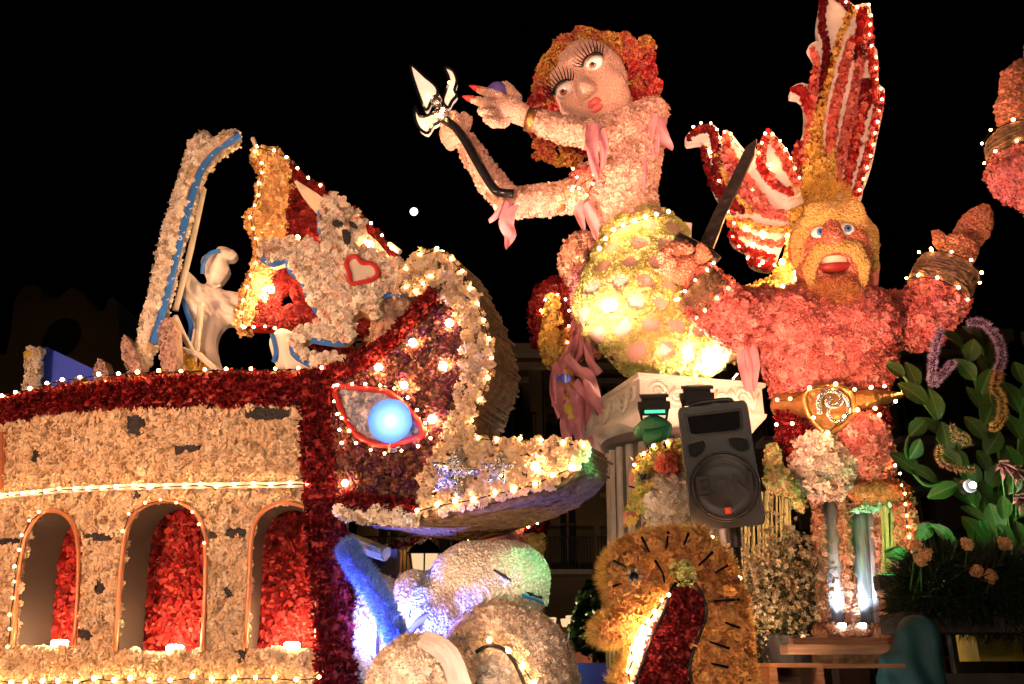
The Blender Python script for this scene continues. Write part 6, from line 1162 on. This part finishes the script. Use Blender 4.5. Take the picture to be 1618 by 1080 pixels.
# ================================================================== pedestal of dark pipes and flower ropes
t = thing('pedestal', 'dark pipe pedestal hung with peach flower ropes, lit from below', 'pedestal', P(1345, 1005, 7.75) * A([1, 1, 0])); f = lambda x, y, d=0: P(x, y, 7.75 + d); sp_ = pxm(f(1340, 900))
for x0, x1 in ((1312, 1322), (1352, 1366), (1376, 1388)):
    build('pipe', MB().tube([f(x0, 770, .12), f(x1, 1002, .12)], 18*sp_, 18), M['pipe_metal'] if 'pipe_metal' in M else mat('pipe_metal', (.25, .26, .28), .35, .35, stretch=(8, 8, .6), var=.4), t, True)
PEACH = [(.52, .26, .15), (.46, .21, .11), (.56, .31, .19)]
for pp in ([(1290, 772), (1294, 860), (1298, 930), (1302, 992)], [(1330, 772), (1336, 850), (1342, 920), (1348, 992)], [(1388, 800), (1392, 860), (1396, 930), (1400, 990)]):
    pts = A(cr([f(x, y) for x, y in pp], 8)); n = len(pts); mb = MB().tube(pts, [(6 + 1.6 * math.sin(i * 1.3)) * sp_ for i in range(n)], 9); b = build('flower_rope', mb, M['pink_board'], t); V, T = mb.tris(); flowers('florets', V, T, .026, .046, MUM, PEACH, b, wob=.5)
for x in range(1296, 1412, 17):
    mb = MB().ball(f(x, 1000 - random.random() * 3, -.05), 9*sp_); b = build('flower_ball', mb, M['pink_board'], t); flowers('florets', *mb.tris(), .026, .05, SMUM, PEACH, b)
build('base', MB().box(f(1350, 1030, .15) + A([0, 0, -.03]), (150*sp_, .5, .16)), M['bark'], t)
for x in (1330, 1362): 
    lp = f(x, 985, -.12); build('uplight', MB().lathe(lp, [(.03, -.03), (.035, 0), (.02, .004)], 12), M['led_white'], t); spot('uplight_lamp', lp + A([0, 0, .02]), f(x - 2, 880, .12), 11, (.75, .87, 1), math.radians(75), .6, .03, t)
build('post_block', MB().box(f(1350, 1060, .2) * A([1, 1, 0]) + A([0, 0, .75]), (.7, .45, 1.5)), M['dark_board'], t)
string('short string of tiny bulbs beside the right pedestal rope', [f(x, y, -.05) for x, y in ((1402, 965), (1408, 975), (1404, 985), (1412, 950))], .008)
# reed screens
def reeds(lb, x0, x1, y0, y1, Y, n=26):
    t = thing('reed_screen', lb, 'reeds', P(x0, y1, Y)); mb = MB()
    for i in range(n):
        x = x0 + (x1 - x0) * (i + random.random()) / n; a = P(x + random.uniform(-3, 3), y0 + random.uniform(-4, 4), Y + random.uniform(-.04, .04)); b = P(x + random.uniform(-3, 3), y1, Y + random.uniform(-.04, .04)); build('reed', MB().tube([b, (a + b) / 2 + rng.normal(size=3) * .01, a], random.uniform(.007, .013), 5), M['reed'], t)
    return t
reeds('upright reed screen between loudspeaker and baby breath', 1165, 1250, 780, 900, 7.5); reeds('short reed screen right of the pedestal', 1392, 1432, 800, 905, 7.45, 16)
t = thing('flower_edging', 'peach flower edging with bulbs right of the reed screen', 'flowers', P(1432, 905, 7.4)); fl_tube('edging', [(1426, 800), (1434, 840), (1436, 880), (1428, 905)], 7.4, [.06, .07, .07, .05], PEACH + CORAL, t, MUM, .03, .06); string('string of tiny bulbs beside the boot and peach edging', [P(x, y, 7.3) for x, y in cr([(1416, 735), (1424, 760), (1432, 800), (1438, 840), (1438, 880)], 3)], .010, step=.08)
# frog-green flower lump left of the pedestal
t = thing('flower_mound', 'green and cream flower mound left of the hip cluster', 'flowers', P(1225, 800, 7.45)); V, Q = sculpt([ell(P(1222, 728, 7.45), (.05, .06, .15)), ell(P(1230, 758, 7.4), (.10, .08, .10)), cap(P(1245, 765, 7.4), .05, P(1266, 800, 7.4), .035)], .025, .03); build_np('core', V, Q, M['cream_board'], t); flowers('flowers', V, q2t(Q), .03, .05, MUM, [(.45, .42, .16), (.45, .32, .15), (.3, .42, .16)], t)
# ================================================================== baby's breath
t = thing('flowering_bush', 'airy bush of tiny cream blossoms below the loudspeaker', 'bush', P(1235, 1010, 6.2)); cB = P(1240, 1005, 6.2); st_ = MB(); ends = []
for i in range(170):
    tip = P(random.gauss(1230, 33), random.gauss(915, 40), 6.2 + random.gauss(0, .18)); mid = cB * .5 + tip * .5 + rng.normal(size=3) * .06; st_.tube([cB + rng.normal(size=3) * .05, mid, tip], [.004, .0025, .0015], 4)
    for k in range(11): e = tip + rng.normal(size=3) * A([.055, .055, .06]); ends.append(e); st_.tube([mid * .35 + tip * .65, e], .0011, 3)
build('stems', st_, M['dark_stem'] if 'dark_stem' in M else mat('dark_stem', (.05, .06, .02), .7), t, kind='stuff'); ends = A(ends); v, tt, cc = instance(ends, rng.normal(size=ends.shape) + 1e-3, .030, SMUM, [(.74, .58, .36), (.7, .52, .3), (.78, .64, .44)], wob=.5); build_np('blossoms', v, tt, M['flower'], t, False, 'stuff', cc)
build('pot', MB().lathe(cB - A([0, 0, .0]), [(.12, -.32), (.17, -.02), (.18, 0), (.15, 0)], 20), M['dark_board'], t); build('stand', MB().tube([cB * A([1, 1, 0]), cB - A([0, 0, .3])], .05, 8), M['dark_board'], t)
# ================================================================== climbing leaves and fluffy plumes on the right
def leafmesh(L_, W_, cup=.25, curl=.25):
    V = []; F = []; n = 6
    for i in range(n + 1):
        u = i / n; w = W_ * math.sin(math.pi * min(1, u * .93 + .04)) ** .8; z = -curl * u * u * L_
        V += [(u * L_, -w / 2, z + cup * w * .5), (u * L_, -w / 4, z + cup * w * .18), (u * L_, 0, z), (u * L_, w / 4, z + cup * w * .18), (u * L_, w / 2, z + cup * w * .5)]
    for i in range(n):
        for k in range(4): F.append((i*5+k, i*5+k+1, (i+1)*5+k+1, (i+1)*5+k))
    m = len(V); V += [(x, y, z - .004) for x, y, z in V]; F += [tuple(q + m for q in f[::-1]) for f in F]
    me = bpy.data.meshes.new('leaf'); me.from_pydata(V, [], F); me.shade_smooth(); return me
LM = [leafmesh(.34, .23), leafmesh(.28, .20, .35, .1), leafmesh(.38, .22, .2, .4)]
_lm = bpy.data.materials.new('vine_leaf'); _nt, _N, _L, _b = nodes(_lm); _tc = _N.new('ShaderNodeTexCoord'); _sx = _N.new('ShaderNodeSeparateXYZ'); _L.new(_tc.outputs['Object'], _sx.inputs[0])
_ab = _N.new('ShaderNodeMath'); _ab.operation = 'ABSOLUTE'; _L.new(_sx.outputs[1], _ab.inputs[0]); _rp = _N.new('ShaderNodeValToRGB'); _rp.color_ramp.elements[0].position = .004; _rp.color_ramp.elements[0].color = (.20, .28, .07, 1); _rp.color_ramp.elements[1].position = .012; _rp.color_ramp.elements[1].color = (.075, .16, .03, 1); _L.new(_ab.outputs[0], _rp.inputs[0])
_wv = _N.new('ShaderNodeTexNoise'); _wv.inputs['Scale'].default_value = 14; _wv.inputs['Detail'].default_value = 6; _mx = _N.new('ShaderNodeMixRGB'); _mx.blend_type = 'MULTIPLY'; _mx.inputs[0].default_value = .85; _w2 = _N.new('ShaderNodeTexWave'); _w2.inputs['Scale'].default_value = 22; _w2.inputs['Distortion'].default_value = 1.5; _L.new(_tc.outputs['Object'], _w2.inputs[0]); _bp = _N.new('ShaderNodeBump'); _bp.inputs['Strength'].default_value = .35; _bp.inputs['Distance'].default_value = .006; _L.new(_w2.outputs['Fac'], _bp.inputs['Height']); _L.new(_bp.outputs[0], _b.inputs['Normal']); _L.new(_rp.outputs[0], _mx.inputs[1]); _L.new(_wv.outputs['Fac'], _mx.inputs[2]); _L.new(_mx.outputs[0], _b.inputs['Base Color']); _b.inputs['Roughness'].default_value = .38
_tr = _N.new('ShaderNodeBsdfTranslucent'); _L.new(_mx.outputs[0], _tr.inputs[0]); _ms = _N.new('ShaderNodeMixShader'); _ms.inputs[0].default_value = .25; _L.new(_b.outputs[0], _ms.inputs[1]); _L.new(_tr.outputs[0], _ms.inputs[2]); _L.new(_ms.outputs[0], _N['Material Output'].inputs[0])
for me in LM: me.materials.append(_lm)
def leaf(parent, p, d, n, sc=1.0, k=None):
    d = nrm(d); n = A(n, float); n = nrm(n - d * np.dot(n, d)); y = np.cross(n, d); o = bpy.data.objects.new('leaf', LM[random.randrange(3) if k is None else k]); SC.collection.objects.link(o)
    o.matrix_basis = Matrix(((d[0]*sc, y[0]*sc, n[0]*sc, p[0]), (d[1]*sc, y[1]*sc, n[1]*sc, p[1]), (d[2]*sc, y[2]*sc, n[2]*sc, p[2]), (0, 0, 0, 1))); par(o, parent)
def vine(lb, px_, Y, step=.13, sc=1.0, side=.6, nm='leafy_vine'):
    pts = A(cr([P(x, y, Y) for x, y in px_], 5)); t = thing(nm, lb, 'vine', pts[np.argmin(pts[:, 2])]); build('stem', MB().tube(pts, .014, 6), M['leaf_green'], t); w = walk(pts, step)
    for i in range(len(w) - 1):
        d = nrm(w[i+1] - w[i]); sd = 1 if i % 2 else -1; pr = A([d[2], 0, -d[0]]); leaf(t, w[i] + rng.normal(size=3) * .01 + A([0, -.03, 0]), d * 1.0 + pr * sd * side * .6 + A([0, -.15 + random.gauss(0, .15), 0]), A([random.gauss(0, .25), -1, .35 + random.gauss(0, .25)]), sc * .70 * random.uniform(.8, 1.15))
    return t
YV = 7.2
vine('arched leafy vine reaching towards the strongman from the right', [(1560, 860), (1530, 760), (1490, 680), (1455, 630), (1425, 590), (1405, 570)], YV, .15)
vine('low leafy vine curling down over the bright lamp', [(1600, 880), (1560, 830), (1510, 765), (1460, 765), (1432, 720), (1440, 685), (1462, 680)], YV - .3, .16, .95)
vine('tall leafy vine climbing beside the orange fluffy plume', [(1560, 900), (1560, 800), (1555, 700), (1545, 620), (1530, 570), (1512, 530)], YV + .1, .13, 1.05, .9)
vine('leafy vine at the right edge of the picture', [(1600, 900), (1605, 780), (1612, 680), (1620, 600), (1630, 540)], YV - .1, .13, 1.1, .9)
vine('second leafy vine behind the purple fluffy plume', [(1570, 880), (1580, 780), (1575, 690), (1565, 620), (1555, 560), (1545, 520)], YV + .25, .15, 1.0, .9)
vine('leafy sprig leaning out below the purple plume', [(1545, 800), (1515, 740), (1495, 715), (1480, 690)], YV - .05, .15, .85)
vine('short leafy sprig hanging by the reed screen', [(1450, 850), (1470, 830), (1500, 845)], YV - .4, .16, .9, .3); vine('single broad leaf sprig before the short reed screen', [(1440, 878), (1420, 866), (1398, 872)], YV - .5, .18, .9, .2)
def plume_boa(lb, px_, Y, r, pal, nm='fluffy_plume', furL=.032):
    pts = A(cr([P(x, y, Y) for x, y in px_], 6)); t = thing(nm, lb, 'plume', pts[np.argmin(pts[:, 2])]); mb = MB().tube(pts, r, 7); build('core', mb, M['dark_board'], t); V, T = mb.tris(); p_, n_ = sample(V, T, .014); fur('fluff', p_, n_, furL, .005, pal, t, per=4); return t
plume_boa('purple fluffy boa arching over the climbing leaves', [(1486, 520), (1476, 560), (1473, 605), (1490, 590), (1505, 572)], 7.05, .02, [(.22, .12, .3), (.5, .4, .55)]); plume_boa('purple fluffy boa down the right of the arch of leaves', [(1530, 508), (1555, 512), (1576, 535), (1583, 565), (1576, 585)], 7.05, .022, [(.22, .12, .3), (.5, .4, .55)]); plume_boa('orange fluffy boa below the purple one, lit from behind', [(1578, 588), (1572, 612), (1582, 630), (1582, 660), (1568, 678)], 7.05, .022, [(.6, .28, .08), (.68, .38, .14)]); plume_boa('orange hooked fluffy boa beneath the leafy arch', [(1504, 672), (1510, 685), (1528, 690), (1528, 700), (1505, 690)], 7.05, .012, [(.6, .28, .08), (.72, .5, .3)], furL=.03); plume_boa('orange curved fluffy boa under the low leaves', [(1484, 705), (1484, 725), (1500, 738), (1538, 742)], 7.0, .012, [(.6, .28, .08), (.72, .5, .3)], furL=.03)
t = thing('floodlight', 'bright white lamp glaring among the green leaves', 'floodlight', P(1537, 780, 6.9)); c = P(1537, 766, 6.5); build('housing', MB().lathe(c + A([0, .1, 0]), [(.03, -.05), (.06, 0), (.05, .06)], 12, basis((0, 0, 1), (0, -1, 0))), M['black_metal'], t); bulbs(t, [c], .032, 'led_white'); point('flood_lamp', c + A([0, -.04, 0]), 5, (1, .92, .75), .03, t)
t = thing('floodlight', 'green floodlight low among the leaves', 'floodlight', P(1490, 905, 6.4)); c = P(1488, 915, 6.35); build('housing', MB().box(c + A([0, 0, -.07]), (.2, .14, .1)), M['black_metal'], t); build('lens', MB().box(c + A([0, 0, -.016]), (.16, .1, .004)), M['led_green'], t); spot('flood_lamp', c + A([0, 0, .02]), P(1490, 740, 7.1), 16, (.10, 1, .25), math.radians(120), .5, .05, t); build('leg', MB().tube([c * A([1, 1, 0]), c - A([0, 0, .1])], .03, 8), M['black_metal'], t)
t = thing('floodlight', 'second green floodlight under the reed screen', 'floodlight', P(1250, 905, 6.9)); c = P(1400, 905, 6.9); build('housing', MB().box(c + A([0, 0, -.07]), (.16, .12, .1)), M['black_metal'], t); build('lens', MB().box(c + A([0, 0, -.016]), (.12, .08, .004)), M['led_green'], t); spot('flood_lamp', c + A([0, 0, .02]), P(1395, 800, 7.5), 5, (.15, 1, .4), math.radians(50), .5, .05, t); build('leg', MB().tube([c * A([1, 1, 0]), c - A([0, 0, .1])], .03, 8), M['black_metal'], t)
# lilies at the right edge
t = thing('lily_spray', 'dusky pink lilies hanging at the right edge', 'flowers', P(1600, 800, 6.6))
for x, y in ((1580, 732), (1600, 740), (1606, 785)):
    c = P(x, y, 6.6); fl = MB()
    for k in range(6): a = k * 1.047; d = A([math.cos(a), -.3, math.sin(a)]); fl.tube([c, c + d * .03 + A([0, -.04, -.02]), c + d * .06 + A([0, -.06, -.05]), c + d * .085 + A([0, -.05, -.07])], [.006, .02, .018, .003], 6, flat=.5)
    build('lily', fl, M['lily'] if 'lily' in M else mat('lily', (.22, .08, .08), .6), t); build('stalk', MB().tube([c, P(1605, 900, 6.7)], .006, 5), M['leaf_green'], t)
for i in range(9): leaf(t, P(1580 + i * 6, 860 - (i % 3) * 40, 6.65), A([random.gauss(0, .6), -.3, 1]), A([0, -1, .3]), .6, 1)
# ---- planters with dark foliage and peach carnations
t = thing('planter', 'dark leafy planter with peach carnations in front right', 'planter', P(1510, 1010, 5.9) * A([1, 1, 1])); cB = P(1500, 960, 5.95)
V, Q = sculpt([ell(P(1490, 930, 5.95), (.26, .25, .19)), ell(P(1560, 930, 5.95), (.32, .25, .20)), ell(P(1455, 950, 5.95), (.12, .2, .13)), ell(P(1620, 940, 5.95), (.25, .2, .2))], .05, .05); p_, n_ = sample(V, q2t(Q), .035); fur('foliage', p_, n_, .14, .012, [(.012, .022, .01), (.02, .03, .012)], t, per=7, spread=.9, mat=M['leafcol'])
for x, y in ((1447, 862), (1462, 876), (1455, 884), (1529, 860), (1588, 858), (1543, 902), (1565, 910)):
    c = P(x, y, 5.65); mb = MB().ball(c, .020); b = build('carnation', mb, M['cream_board'], t); flowers('petals', *mb.tris(), .009, .034, SMUM, [(.72, .40, .2), (.68, .35, .16)], b, wob=.6); build('stalk', MB().tube([c, c + A([random.gauss(0, .03), .15, -.25])], .005, 5), M['leaf_green'], b)
build('box', MB().box(P(1560, 985, 6.0), (1.2, .4, .12)), M['dark_board'], t); build('stand', MB().box(P(1580, 1000, 6.1) * A([1, 1, 0]) + A([0, 0, .8]), (1.1, .2, 1.6)), M['dark_board'], t)
t = thing('crate', 'yellow crate behind the dark planter, right one', 'crate', P(1560, 1030, 6.6)); c = P(1560, 1008, 6.6); build('panel', MB().box(c, (.30, .3, .3)), M['yellow_crate'], t); build('handle', MB().tube(cr([c + A([-.1, -.16, .06]), c + A([-.08, -.2, .02]), c + A([-.1, -.16, -.04])], 4), .012, 6), M['black_metal'], t)
t = thing('crate', 'small yellow crate behind the teal sheet', 'crate', P(1445, 990, 6.7)); c = P(1440, 982, 6.7); build('panel', MB().box(c, (.26, .2, .1)), M['yellow_crate'], t); build('rim', MB().box(c + A([0, 0, .06]), (.28, .22, .02)), M['yellow_crate'], t)
# planks and box
for lb, x0, x1, y0, y1, Y in (('upper plank laid across the trestle below the pedestal', 1252, 1436, 1008, 1018, 5.8), ('lower plank laid across the trestle below the pedestal', 1238, 1454, 1019, 1033, 5.65)):
    a, b = P(x0, (y0 + y1) / 2, Y), P(x1, (y0 + y1) / 2, Y); k = pxm(a); o = build('plank', MB().box((a + b) / 2, (b[0] - a[0], .16, (y1 - y0) * k)), M['wood']); tag(o, lb, 'plank', 'planks below the pedestal')
t = thing('wooden_box', 'reddish open wooden box in the foreground under the planks', 'box', P(1260, 1090, 4.9)); c = P(1245, 1055, 4.9); k = pxm(c)
mb = MB().box(c + A([0, 0, .012]), (80*k, .3, .02)).box(c + A([-36*k, 0, -.1]), (12*k, .3, .2)).box(c + A([36*k, 0, -.1]), (10*k, .3, .2)).box(c + A([0, .14, -.1]), (62*k, .02, .2)); build('frame', mb, M['wood'], t); build('top_board', MB().box(P(1330, 1052, 5.1) + A([0, 0, 0]), (.55, .3, .02)), M['wood'], t)
t = thing('sheet_bundle', 'teal cloth draped over gear in front of the planter', 'cloth', P(1450, 1080, 5.5)); V, Q = sculpt([ell(P(1452, 1010, 5.5), (.12, .12, .14)), cap(P(1450, 1020, 5.5), .13, P(1440, 1085, 5.5), .19), cap(P(1405, 1048, 5.45), .06, P(1430, 1070, 5.45), .1)], .03, .05); V = V + A([0, -1., 0]) * (np.sin(V[:, 0:1] * 38 + V[:, 2:3] * 14 + 2 * np.sin(V[:, 2:3] * 9)) * .022); build_np('cloth', V, Q, M['teal_cloth'], t, True)
t = thing('float_platform', 'dark low float platform at the far right edge', 'platform', (5.9, 7.2, 0)); build('skirt', MB().box((5.6, 7.3, 1.0), (1.2, 1.2, 2.0)), M['dark_board'], t); build('platform_top', MB().box((5.6, 7.3, 2.06), (1.3, 1.3, .12)), M['dark_board'], t)
# ---- float platforms that carry everything on the right (below the frame)
t = thing('float_platform', 'dark low float platform carrying the strongman and pedestal', 'platform', (3.6, 8.0, 0)); build('platform_top', MB().box((3.6, 8.1, 1.35), (5.2, 2.4, .2)), M['dark_board'], t); build('skirt', MB().box((3.6, 8.1, .62), (5.0, 2.2, 1.2)), M['dark_board'], t)
build('strongman_post', MB().box(w_(1300, 700, .25) * A([1, 1, 0]) + A([0, 0, 2.4]), (.25, .2, 2.2)), M['dark_board'], t); build('crest_post', MB().box(w_(1310, 700, .75) * A([1, 1, 0]) + A([0, 0, 3.2]), (.2, .15, 3.6)), M['dark_board'], t)
